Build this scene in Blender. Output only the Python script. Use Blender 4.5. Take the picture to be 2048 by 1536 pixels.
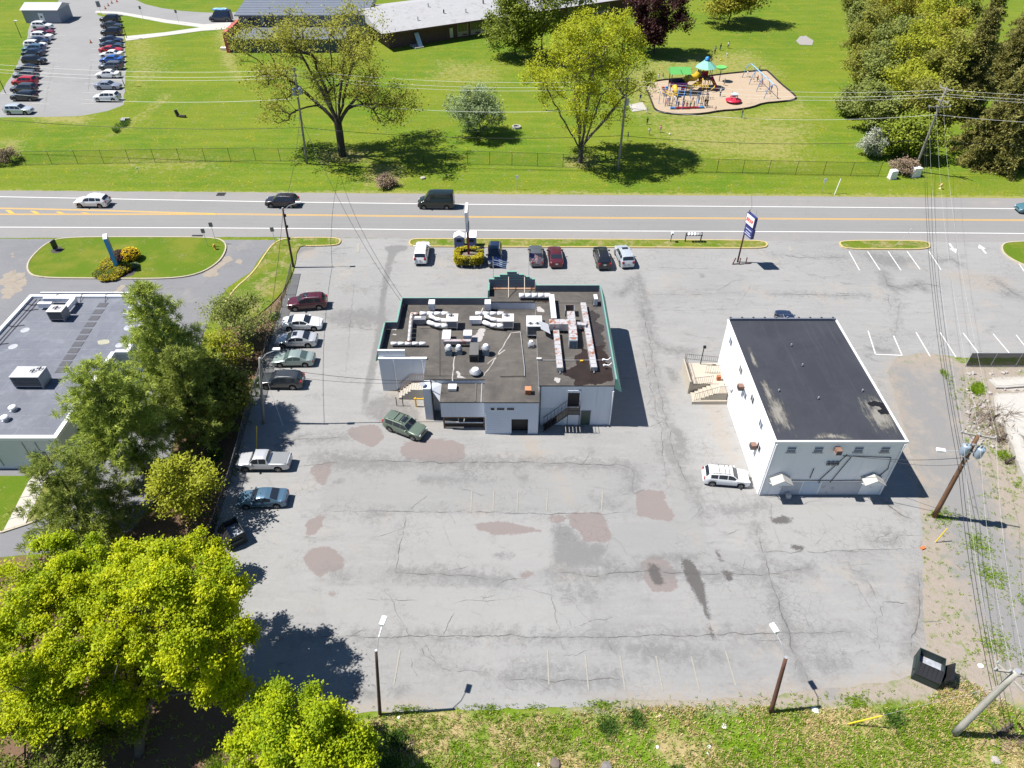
import bpy, bmesh, math, random
import numpy as np
from mathutils import Vector, Matrix, noise as mnoise, geometry as mgeo

for o in list(bpy.data.objects): bpy.data.objects.remove(o)
SC = bpy.context.scene
COL = SC.collection
PI = math.pi
R = math.radians

# ---------------------------------------------------------------- camera
CAM_H, FPX, PITCH = 46.0, 1422.0, R(40.8)
cam = bpy.data.cameras.new('camera'); cam.sensor_width = 36; cam.lens = FPX / 2048 * 36
cam.clip_start = .5; cam.clip_end = 6000
co = bpy.data.objects.new('camera', cam); COL.objects.link(co)
co.location = (0, 0, CAM_H); co.rotation_euler = (PI / 2 - PITCH, 0, 0)
SC.camera = co
# ---------------------------------------------------------------- sky, sun, exposure
SUN_EL, SUN_DIR = R(58.5), Vector((math.cos(R(58.5)), -.035, -math.sin(R(58.5))))
W = bpy.data.worlds.new('World'); SC.world = W; W.use_nodes = True
wn = W.node_tree; sky = wn.nodes.new('ShaderNodeTexSky'); sky.sky_type = 'NISHITA'
sky.sun_disc = False; sky.sun_elevation = SUN_EL; sky.sun_rotation = R(-90); sky.altitude = 100
sky.air_density = 1.0; sky.dust_density = .0; sky.ozone_density = 7
wn.links.new(sky.outputs[0], wn.nodes['Background'].inputs[0])
wn.nodes['Background'].inputs[1].default_value = .062
sl = bpy.data.lights.new('sun', 'SUN'); sl.energy = 5; sl.angle = R(.5); sl.color = (1, .962, .905)
so = bpy.data.objects.new('sun', sl); COL.objects.link(so)
so.rotation_euler = SUN_DIR.to_track_quat('-Z', 'Y').to_euler(); so.location = (-60, 20, 90)
vs = SC.view_settings; vs.view_transform = 'Standard'; vs.look = 'None'; vs.gamma = 1; vs.use_curve_mapping = False
vs.exposure = .80
SC.render.engine = 'CYCLES'
SC.cycles.max_bounces = 6; SC.cycles.transparent_max_bounces = 12
SC.render.resolution_x = 1024; SC.render.resolution_y = 768

# ---------------------------------------------------------------- survey: where a point seen in the photograph stands on the plane z
_c, _s = math.cos(PITCH), math.sin(PITCH)
def G(px, py, z=0.):
    u = (px - 1024) / FPX; v = (py - 768) / FPX
    t = (z - CAM_H) / (-_s - v * _c)
    return Vector((t * u, t * (_c - v * _s), z))
def proj(p):
    dz = p[2] - CAM_H; zc = p[1] * _c - dz * _s
    return 1024 + FPX * p[0] / zc, 768 - FPX * (p[1] * _s + dz * _c) / zc
def zat(base, py):                       # height above base at which the row py is reached
    lo, hi = 0., 40.
    for _ in range(40):
        m = (lo + hi) / 2
        if proj((base[0], base[1], m))[1] > py: lo = m
        else: hi = m
    return lo
def GP(pts, z=0.): return [tuple(G(x, y, z)[:2]) for x, y in pts]

# ---------------------------------------------------------------- materials
def nd(nt, t, **k):
    n = nt.nodes.new('ShaderNode' + t)
    for a, b in k.items():
        if a.startswith('i_'):
            n.inputs[a[2:].replace('_', ' ')].default_value = b
        else: setattr(n, a, b)
    return n
def mix(nt, f, a, b, mode='MIX'):
    n = nt.nodes.new('ShaderNodeMix'); n.data_type = 'RGBA'; n.blend_type = mode
    for s, v in ((0, f), (6, a), (7, b)):
        if isinstance(v, bpy.types.NodeSocket): nt.links.new(v, n.inputs[s])
        elif s == 0: n.inputs[0].default_value = v
        else: n.inputs[s].default_value = (*v[:3], 1)
    return n.outputs[2]
def ma(nt, op, a, b=0., c=None, clamp=False):
    n = nt.nodes.new('ShaderNodeMath'); n.operation = op; n.use_clamp = clamp
    for s, v in ((0, a), (1, b), (2, c)):
        if v is None: continue
        if isinstance(v, bpy.types.NodeSocket): nt.links.new(v, n.inputs[s])
        else: n.inputs[s].default_value = v
    return n.outputs[0]
def noise(nt, scale, detail=4, rough=.6, vec=None, dist=0.):
    n = nd(nt, 'TexNoise', i_Scale=scale, i_Detail=detail, i_Roughness=rough, i_Distortion=dist)
    if vec is None: vec = pos(nt)
    nt.links.new(vec, n.inputs['Vector']); return n.outputs['Fac']
def pos(nt):
    for n in nt.nodes:
        if n.bl_idname == 'ShaderNodeNewGeometry': return n.outputs['Position']
    return nd(nt, 'NewGeometry').outputs['Position']
def scaled(nt, sx, sy, sz, rz=0):
    m = nd(nt, 'Mapping'); m.inputs['Scale'].default_value = (sx, sy, sz); m.inputs['Rotation'].default_value = (0, 0, rz)
    nt.links.new(pos(nt), m.inputs['Vector']); return m.outputs[0]
def step(nt, x, a, b):                    # smooth ramp from a to b
    n = nd(nt, 'MapRange', interpolation_type='SMOOTHSTEP')
    n.inputs['From Min'].default_value = a; n.inputs['From Max'].default_value = b
    nt.links.new(x, n.inputs['Value']); return n.outputs['Result']
def newmat(name):
    m = bpy.data.materials.new(name); m.use_nodes = True
    nt = m.node_tree; return m, nt, nt.nodes['Principled BSDF']
MATS = {}
def M(name, col, rough=.75, metal=0., var=.12, scale=1.5, bump=0., bscale=30., spec=.4, dirt=None, dscale=.8, dth=.55, coat=0.):
    if name in MATS: return MATS[name]
    m, nt, b = newmat(name); MATS[name] = m
    c = Vector(col)
    f = noise(nt, scale, 6, .65)
    cc = mix(nt, f, tuple(c * (1 - var * 1.6)), tuple(c * (1 + var * 1.6)))
    if dirt:
        d = step(nt, noise(nt, dscale, 6, .7, dist=.4), dth, dth + .12)
        cc = mix(nt, d, cc, dirt)
    nt.links.new(cc, b.inputs['Base Color'])
    b.inputs['Roughness'].default_value = rough; b.inputs['Metallic'].default_value = metal
    b.inputs['Specular IOR Level'].default_value = spec
    if coat: b.inputs['Coat Weight'].default_value = coat; b.inputs['Coat Roughness'].default_value = .06
    if bump:
        bp = nd(nt, 'Bump', i_Strength=min(1, bump), i_Distance=.03)
        nt.links.new(noise(nt, bscale, 5, .7), bp.inputs['Height']); nt.links.new(bp.outputs[0], b.inputs['Normal'])
    return m
def paint(name, col, rough=.28, flake=.0):
    return M(name, col, rough, flake, var=.03, spec=.5, coat=.6)
def leafmat(name, c1, c2, trans=.35, rough=.6, k=1.6):
    c1 = tuple(Vector(c1) * k); c2 = tuple(Vector(c2) * k)
    m, nt, b = newmat(name); MATS[name] = m
    a = nd(nt, 'Attribute', attribute_name='tint')
    cc = mix(nt, a.outputs['Fac'], c1, c2)
    b.inputs['Roughness'].default_value = rough; b.inputs['Specular IOR Level'].default_value = .25
    nt.links.new(cc, b.inputs['Base Color'])
    t = nd(nt, 'BsdfTranslucent'); nt.links.new(cc, t.inputs[0])
    mx = nd(nt, 'MixShader'); mx.inputs[0].default_value = trans
    nt.links.new(b.outputs[0], mx.inputs[1]); nt.links.new(t.outputs[0], mx.inputs[2])
    nt.links.new(mx.outputs[0], nt.nodes['Material Output'].inputs[0])
    return m

# ---------------------------------------------------------------- mesh helpers
class MB:
    def __init__(s): s.v = []; s.f = []; s.m = []; s.mi = 0
    def add(s, vs, fs):
        o = len(s.v); s.v += [tuple(p) for p in vs]; s.f += [tuple(i + o for i in f) for f in fs]; s.m += [s.mi] * len(fs); return s
    def box(s, x0, x1, y0, y1, z0, z1):
        return s.add([(x0, y0, z0), (x1, y0, z0), (x1, y1, z0), (x0, y1, z0), (x0, y0, z1), (x1, y0, z1), (x1, y1, z1), (x0, y1, z1)],
                     [(3, 2, 1, 0), (4, 5, 6, 7), (0, 1, 5, 4), (1, 2, 6, 5), (2, 3, 7, 6), (3, 0, 4, 7)])
    def cbox(s, c, size, rz=0., ry=0., rx=0., taper=1.):
        m = Matrix.Translation(c) @ Matrix.Rotation(rz, 4, 'Z') @ Matrix.Rotation(ry, 4, 'Y') @ Matrix.Rotation(rx, 4, 'X')
        a, b, d = size[0] / 2, size[1] / 2, size[2] / 2
        vs = [m @ Vector((i * a * (taper if k > 0 else 1), j * b * (taper if k > 0 else 1), k * d)) for k in (-1, 1) for i, j in ((-1, -1), (1, -1), (1, 1), (-1, 1))]
        return s.add(vs, [(3, 2, 1, 0), (4, 5, 6, 7), (0, 1, 5, 4), (1, 2, 6, 5), (2, 3, 7, 6), (3, 0, 4, 7)])
    def prism(s, poly, z0, z1, bot=True):
        n = len(poly)
        if area(poly) < 0: poly = poly[::-1]
        vs = [(x, y, z0) for x, y in poly] + [(x, y, z1) for x, y in poly]
        fs = [tuple(range(n, 2 * n))] + [(i, (i + 1) % n, n + (i + 1) % n, n + i) for i in range(n)]
        if bot: fs.append(tuple(range(n - 1, -1, -1)))
        return s.add(vs, fs)
    def sheet(s, poly, z):
        if area(poly) < 0: poly = poly[::-1]
        return s.add([(x, y, z) for x, y in poly], [tuple(range(len(poly)))])
    def cdt(s, poly, z):                  # sheet with any outline, self-crossings resolved
        n = len(poly); v, _, fc, _, _, _ = mgeo.delaunay_2d_cdt([Vector(p) for p in poly], [(i, (i + 1) % n) for i in range(n)], [], 1, 1e-4)
        return s.add([(p.x, p.y, z) for p in v], [tuple(q) if area([v[i] for i in q]) > 0 else tuple(q[::-1]) for q in fc])
    def quad(s, *p): return s.add(p, [tuple(range(len(p)))])
    def tube(s, pts, r, n=6, r1=None, cap=True):
        pts = [Vector(p) for p in pts]; k = len(pts); r1 = r if r1 is None else r1
        vs = []; up = Vector((0, 0, 1))
        ref = None
        for i, p in enumerate(pts):
            d = (pts[min(i + 1, k - 1)] - pts[max(i - 1, 0)]).normalized()
            if ref is None: ref = d.cross(up) if abs(d.z) < .95 else d.cross(Vector((0, 1, 0)))
            a = (ref - d * ref.dot(d)).normalized(); ref = a; b = d.cross(a)
            rr = r + (r1 - r) * i / max(1, k - 1)
            for j in range(n):
                t = 2 * PI * j / n; vs.append(p + a * (rr * math.cos(t)) + b * (rr * math.sin(t)))
        fs = [(i * n + j, i * n + (j + 1) % n, (i + 1) * n + (j + 1) % n, (i + 1) * n + j) for i in range(k - 1) for j in range(n)]
        if cap: fs += [tuple(range(n - 1, -1, -1)), tuple(range((k - 1) * n, k * n))]
        return s.add(vs, fs)
    def lathe(s, c, prof, n=16, axis='Z'):
        vs = []
        for r, h in prof:
            for j in range(n):
                t = 2 * PI * j / n; x, y = r * math.cos(t), r * math.sin(t)
                v = (x, y, h) if axis == 'Z' else ((x, h, y) if axis == 'Y' else (h, x, y))
                vs.append((c[0] + v[0], c[1] + v[1], c[2] + v[2]))
        k = len(prof)
        fs = [(i * n + j, i * n + (j + 1) % n, (i + 1) * n + (j + 1) % n, (i + 1) * n + j) for i in range(k - 1) for j in range(n)]
        fs += [tuple(range(n - 1, -1, -1)), tuple(range((k - 1) * n, k * n))]
        return s.add(vs, fs)
    def cyl(s, c, r, h, n=14, r1=None): return s.lathe(c, [(r, 0), (r if r1 is None else r1, h)], n)
    def ribbon(s, pts, w, z, jit=0., rng=random):
        pts = [Vector((p[0], p[1], 0)) for p in pts]; k = len(pts); vs = []
        for i, p in enumerate(pts):
            d = (pts[min(i + 1, k - 1)] - pts[max(i - 1, 0)]).normalized(); nrm = Vector((-d.y, d.x, 0))
            ww = w * (1 + (rng.uniform(-jit, jit) if jit else 0)) / 2
            vs += [p + nrm * ww + Vector((0, 0, z)), p - nrm * ww + Vector((0, 0, z))]
        return s.add(vs, [(2 * i, 2 * i + 1, 2 * i + 3, 2 * i + 2) for i in range(k - 1)])
    def build(s, name, mats, parent=None, smooth=False, local=False):
        me = bpy.data.meshes.new(name)
        if not isinstance(mats, (list, tuple)): mats = [mats]
        v = s.v
        if parent is not None and not local:
            r = parent
            while r.parent: r = r.parent
            L = r.location
            v = [(a - L.x, b - L.y, c - L.z) for a, b, c in v]
        me.from_pydata(v, [], s.f)
        for m in mats: me.materials.append(m)
        if len(mats) > 1: me.polygons.foreach_set('material_index', s.m)
        if smooth: me.polygons.foreach_set('use_smooth', [True] * len(me.polygons))
        me.update()
        o = bpy.data.objects.new(name, me); COL.objects.link(o)
        if parent is not None: o.parent = parent
        return o
def area(p): return sum(p[i][0] * p[(i + 1) % len(p)][1] - p[(i + 1) % len(p)][0] * p[i][1] for i in range(len(p))) / 2
def tag(o, label=None, cat=None, group=None, kind=None):
    for k, v in (('label', label), ('category', cat), ('group', group), ('kind', kind)):
        if v: o[k] = v
    return o
def thing(name, label, cat, loc=(0, 0, 0), rz=0., group=None):
    o = bpy.data.objects.new(name, None); COL.objects.link(o); o.empty_display_size = .3
    o.location = loc; o.rotation_euler = (0, 0, rz); return tag(o, label, cat, group)
def struct(mb, name, mat, label=None, smooth=False):
    return tag(mb.build(name, mat, smooth=smooth), label, None, None, 'structure')
def copy_tree(o, parent=None):
    c = o.copy(); COL.objects.link(c)
    if parent is not None: c.parent = parent
    for ch in list(o.children): copy_tree(ch, c)
    return c
def resample(pts, d, closed=False, jit=0., rng=random):
    pts = [Vector((p[0], p[1], 0)) for p in pts]
    if closed: pts.append(pts[0])
    out = []
    for a, b in zip(pts, pts[1:]):
        k = max(1, int((b - a).length / d)); n = (b - a).normalized(); n = Vector((-n.y, n.x, 0))
        for i in range(k):
            q = a.lerp(b, i / k)
            if i or jit > 0: q = q + n * rng.uniform(-jit, jit)
            out.append((q.x, q.y))
    if not closed: out.append((pts[-1].x, pts[-1].y))
    return out
def fbm(x, y, s, o=0.): return mnoise.noise(Vector((x * s + o, y * s - o, o * .37)))
def ragged(pts, d=.16, closed=True, amp=(.22, .09), seed=0.):
    p = resample(pts, d, closed); n = len(p); out = []
    for i in range(n):
        q0 = p[i - 1] if (closed or i) else p[i]; q1 = p[(i + 1) % n] if (closed or i < n - 1) else p[i]
        t = Vector((q1[0] - q0[0], q1[1] - q0[1])).normalized(); k = amp[0] * fbm(*p[i], .9, seed) * 1.6 + amp[1] * fbm(*p[i], 4.5, seed + 9) * 1.6
        out.append((p[i][0] - t.y * k, p[i][1] + t.x * k))
    return out
def smoothpoly(pts, it=2, closed=True):
    for _ in range(it):
        o = []
        n = len(pts)
        for i in range(n if closed else n - 1):
            a, b = pts[i], pts[(i + 1) % n]
            o += [(a[0] * .75 + b[0] * .25, a[1] * .75 + b[1] * .25), (a[0] * .25 + b[0] * .75, a[1] * .25 + b[1] * .75)]
        pts = o if closed else [pts[0]] + o + [pts[-1]]
    return pts
def offset(poly, d):                      # inward for a counter-clockwise outline when d > 0
    if area(poly) < 0: poly = poly[::-1]
    n = len(poly); out = []
    for i in range(n):
        a, b, c = Vector(poly[i - 1]), Vector(poly[i]), Vector(poly[(i + 1) % n])
        e1 = (b - a).normalized(); e2 = (c - b).normalized()
        n1 = Vector((-e1.y, e1.x)); n2 = Vector((-e2.y, e2.x)); m = n1 + n2
        m = m / max(.35, m.length_squared / 2) if m.length > 1e-6 else n1
        out.append(tuple(b + m * d))
    return out
def npmesh(name, V, F, mat, parent=None, tint=None, smooth=False, org=None):
    V = np.asarray(V, dtype=np.float32).copy()
    if parent is not None:
        r = parent
        while r.parent: r = r.parent
        V -= np.array(r.location, dtype=np.float32)
    F = np.asarray(F, dtype=np.int32); k = F.shape[1]
    me = bpy.data.meshes.new(name)
    me.vertices.add(len(V)); me.vertices.foreach_set('co', V.ravel())
    me.loops.add(F.size); me.loops.foreach_set('vertex_index', F.ravel())
    me.polygons.add(len(F)); me.polygons.foreach_set('loop_start', np.arange(0, F.size, k, dtype=np.int32))
    if smooth: me.polygons.foreach_set('use_smooth', np.ones(len(F), dtype=bool))
    me.update(calc_edges=True)
    if tint is not None:
        a = me.attributes.new('tint', 'FLOAT', 'POINT'); a.data.foreach_set('value', np.asarray(tint, dtype=np.float32))
    me.materials.append(mat)
    o = bpy.data.objects.new(name, me); COL.objects.link(o)
    if parent is not None: o.parent = parent
    return o
# ================================================================ GROUND
rnd = random.Random(7)
def inside_soft(P, poly, w):              # 1 inside, 0 outside, soft edge of half-width w (metres)
    poly = np.array(poly); x, y = P[:, 0], P[:, 1]
    ins = np.zeros(len(P), bool); dmin = np.full(len(P), 1e9)
    n = len(poly)
    for i in range(n):
        x1, y1 = poly[i]; x2, y2 = poly[(i + 1) % n]
        cond = ((y1 > y) != (y2 > y))
        with np.errstate(divide='ignore', invalid='ignore'):
            xi = (x2 - x1) * (y - y1) / (y2 - y1 + 1e-12) + x1
        ins ^= cond & (x < xi)
        dx, dy = x2 - x1, y2 - y1
        t = np.clip(((x - x1) * dx + (y - y1) * dy) / (dx * dx + dy * dy + 1e-9), 0, 1)
        dmin = np.minimum(dmin, np.hypot(x - x1 - t * dx, y - y1 - t * dy))
    sd = np.where(ins, dmin, -dmin)
    return np.clip(sd / (2 * w) + .5, 0, 1)
ys = [-400., -100., 0., 8.]
y = 12.
while y < 250: ys.append(y); y += .28 + y * .006
ys += [300, 400, 700, 1500, 4000.]
cols = np.concatenate([[-40, -12, -4, -1.8], np.linspace(-1.08, 1.08, 240), [1.8, 4, 12, 40]])
rows = np.array(ys)
hw = 32 + np.maximum(rows, 0) * .52
X = cols[None, :] * hw[:, None]; Y = np.repeat(rows[:, None], len(cols), 1)
V = np.stack([X.ravel(), Y.ravel(), np.zeros(X.size)], 1)
nr, nc = len(rows), len(cols)
idx = np.arange(nr * nc).reshape(nr, nc)
F = np.stack([idx[:-1, :-1].ravel(), idx[:-1, 1:].ravel(), idx[1:, 1:].ravel(), idx[1:, :-1].ravel()], 1)

def gmat():
    m, nt, b = newmat('ground'); MATS['ground'] = m
    za = nd(nt, 'Attribute', attribute_name='za'); zb = nd(nt, 'Attribute', attribute_name='zb')
    sa = nd(nt, 'SeparateColor'); nt.links.new(za.outputs['Color'], sa.inputs[0])
    sb = nd(nt, 'SeparateColor'); nt.links.new(zb.outputs['Color'], sb.inputs[0])
    n1 = noise(nt, .05, 3); n2 = noise(nt, .35, 5, .65); n3 = noise(nt, 3.2, 5, .7); n4 = noise(nt, 14., 3, .7); n5 = noise(nt, 1.1, 6, .7, dist=.5)
    hi = ma(nt, 'MULTIPLY_ADD', n3, .55, ma(nt, 'MULTIPLY', n4, .45))
    lawn = mix(nt, step(nt, n1, .35, .65), (.098, .178, .012), (.165, .205, .018))
    lawn = mix(nt, ma(nt, 'MULTIPLY', step(nt, n2, .45, .72), .85), lawn, (.19, .205, .018))
    lawn = mix(nt, ma(nt, 'MULTIPLY', step(nt, noise(nt, .9, 6, .75, vec=scaled(nt, .35, 1, 1, .5)), .5, .68), .6), lawn, (.215, .215, .042))
    lawn = mix(nt, step(nt, n5, .52, .78), lawn, (.058, .125, .007))
    lawn = mix(nt, step(nt, n5, .5, .2), lawn, (.165, .20, .018))
    lawn = mix(nt, step(nt, hi, .38, .62), mix(nt, .55, lawn, (.035, .08, .004)), lawn)
    lawn = mix(nt, ma(nt, 'MULTIPLY', step(nt, noise(nt, 1., 3, .55, vec=scaled(nt, .05, .6, 1, .12), dist=.5), .46, .62), .26), lawn, (.185, .225, .02))
    # dandelions on the lawn
    vor = nd(nt, 'TexVoronoi', i_Scale=1.6); nt.links.new(pos(nt), vor.inputs['Vector'])
    dl = ma(nt, 'MULTIPLY', ma(nt, 'LESS_THAN', vor.outputs['Distance'], .15), step(nt, n2, .5, .62))
    lawn = mix(nt, ma(nt, 'MULTIPLY', dl, .75), lawn, (.48, .38, .01))
    dry = mix(nt, hi, (.21, .19, .055), (.36, .31, .13))
    def edge(att, lo=.25, k=.8):
        return step(nt, ma(nt, 'MULTIPLY_ADD', ma(nt, 'SUBTRACT', n5, .5), k * 1.3, ma(nt, 'MULTIPLY_ADD', ma(nt, 'SUBTRACT', n3, .5), k * .7, att)), .5 - lo, .5 + lo)
    c = mix(nt, ma(nt, 'MULTIPLY', edge(sb.outputs[0], .42, 2.2), .72), lawn, dry)
    # weeds: green clumps over straw
    straw = mix(nt, n3, (.20, .14, .06), (.50, .40, .22))
    weed = mix(nt, n4, (.055, .12, .008), (.17, .26, .015))
    wd = mix(nt, step(nt, ma(nt, 'MULTIPLY_ADD', noise(nt, .22, 4, .6), 1.0, ma(nt, 'MULTIPLY_ADD', n5, .45, ma(nt, 'MULTIPLY', n3, .35))), .78, .98), straw, weed)
    c = mix(nt, edge(sa.outputs[1]), c, wd)
    dirt = mix(nt, n3, (.215, .182, .15), (.335, .29, .245))
    dirt = mix(nt, step(nt, n4, .62, .72), dirt, (.46, .42, .37))
    dirt = mix(nt, ma(nt, 'MULTIPLY', step(nt, ma(nt, 'ADD', n5, ma(nt, 'MULTIPLY', n3, .3)), .68, .8), .8), dirt, (.15, .19, .05))
    c = mix(nt, edge(sa.outputs[2], .3, 1.3), c, dirt)
    gv = mix(nt, n4, (.15, .148, .146), (.265, .258, .25))
    gv = mix(nt, step(nt, n2, .5, .7), gv, (.26, .235, .21))
    c = mix(nt, edge(zb.outputs['Alpha'], .4, 1.3), c, gv)
    lit = mix(nt, n4, (.06, .04, .027), (.24, .15, .095))
    lit = mix(nt, step(nt, n3, .6, .72), lit, (.34, .25, .18))
    lit = mix(nt, ma(nt, 'MULTIPLY', step(nt, n5, .6, .75), .6), lit, (.07, .11, .02))
    c = mix(nt, edge(sa.outputs[0], .15), c, lit)
    pale = mix(nt, n3, (.30, .28, .25), (.44, .41, .37))
    c = mix(nt, edge(sb.outputs[1], .12, .5), c, pale)
    nt.links.new(c, b.inputs['Base Color']); b.inputs['Roughness'].default_value = .95; b.inputs['Specular IOR Level'].default_value = .1
    bp = nd(nt, 'Bump', i_Strength=.8, i_Distance=.08)
    nt.links.new(hi, bp.inputs['Height']); nt.links.new(bp.outputs[0], b.inputs['Normal'])
    return m
ground = npmesh('ground', V, F, gmat()); tag(ground, kind='structure')
za = np.zeros((len(V), 4), np.float32); zb = np.zeros((len(V), 4), np.float32)
def paint_zone(arr, ch, px, w=.8, val=1.):
    arr[:, ch] = np.maximum(arr[:, ch], val * inside_soft(V, GP(px), w))
# leaf litter under the trees on the left
paint_zone(za, 0, [(548, 600), (585, 560), (560, 650), (500, 860), (455, 1010), (480, 1130), (500, 1250), (560, 1440), (700, 1435), (690, 1536), (650, 1700), (-500, 1700), (-500, 1160), (100, 1110), (270, 1055), (330, 940), (400, 760), (440, 660), (500, 620)], .9)
# weedy bank below the lot
paint_zone(za, 1, [(690, 1428), (1130, 1420), (1480, 1408), (1620, 1415), (1850, 1410), (1900, 1330), (2000, 1420), (2500, 1500), (2500, 2200), (600, 2200)], .8)
paint_zone(za, 1, [(1845, 1030), (1900, 1020), (1930, 1130), (1900, 1300), (1850, 1290)], .9, .8)
paint_zone(za, 1, [(1845, 1270), (1930, 1290), (2010, 1400), (1890, 1420), (1850, 1390)], 1.2, .9)
paint_zone(za, 1, [(1960, 880), (2010, 960), (2100, 1050), (2100, 1130), (2000, 1000), (1940, 930)], 1.2, .75)
paint_zone(za, 1, [(1890, 1330), (2300, 1330), (2300, 1480), (1880, 1440)], 1., .75)
# dirt and gravel strip on the right
paint_zone(za, 2, [(1700, 690), (1850, 690), (1935, 728), (2400, 728), (2400, 1430), (1900, 1400), (1800, 1360), (1780, 1300), (1790, 1060), (1770, 930), (1730, 780)], .9)
paint_zone(za, 2, [(1130, 1425), (1250, 1400), (1600, 1360), (1850, 1360), (1900, 1400), (1700, 1412), (1500, 1420)], .7)
for s in ([(1780, 730), (1915, 735), (1940, 900), (2010, 1060), (2150, 1260), (2080, 1420), (1950, 1230), (1880, 1060), (1830, 920), (1800, 800)],): paint_zone(zb, 3, s, 1.8)
paint_zone(zb, 3, [(1640, 1370), (1680, 1365), (1670, 1400), (1640, 1400)], .5)
for s in ([(1985, 790), (2300, 770), (2300, 900), (2048, 880), (1990, 850)], [(1975, 755), (2300, 745), (2300, 775), (2000, 780)]): paint_zone(zb, 1, s, .6)
# bare and dry places on the lawn and along the verge
paint_zone(zb, 0, [(-300, 379), (300, 383), (1024, 384), (2048, 392), (2600, 400), (2600, 404), (-300, 388)], .5, 1)
for s, v in (([(1290, 240), (1500, 235), (1620, 250), (1600, 330), (1350, 300)], .62), ([(1300, 120), (1500, 100), (1560, 150), (1480, 230), (1600, 200), (1630, 230), (1500, 260), (1260, 230), (1230, 150)], .62),
             ([(435, 60), (460, 60), (470, 130), (480, 160), (450, 130)], .95), ([(225, 270), (300, 215), (330, 185), (340, 192), (260, 255), (190, 285)], .72), ([(60, 225), (180, 232), (170, 248), (80, 244)], .9),
             ([(740, 330), (800, 330), (800, 372), (730, 372)], .8), ([(640, 300), (735, 300), (735, 325), (640, 325)], .75), ([(1130, 315), (1190, 315), (1190, 335), (1130, 335)], .8),
             ([(250, 75), (300, 70), (330, 140), (260, 200)], .52), ([(0, 280), (40, 280), (40, 305), (0, 305)], .8), ([(240, 315), (420, 318), (420, 335), (240, 335)], .6),
             ([(880, 120), (1000, 130), (1000, 170), (850, 165)], .5)):
    paint_zone(zb, 0, s, 3.2 if v < .7 else 1.6, v)
for nm, arr in (('za', za), ('zb', zb)):
    a = ground.data.attributes.new(nm, 'FLOAT_COLOR', 'POINT'); a.data.foreach_set('color', arr.ravel())

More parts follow.
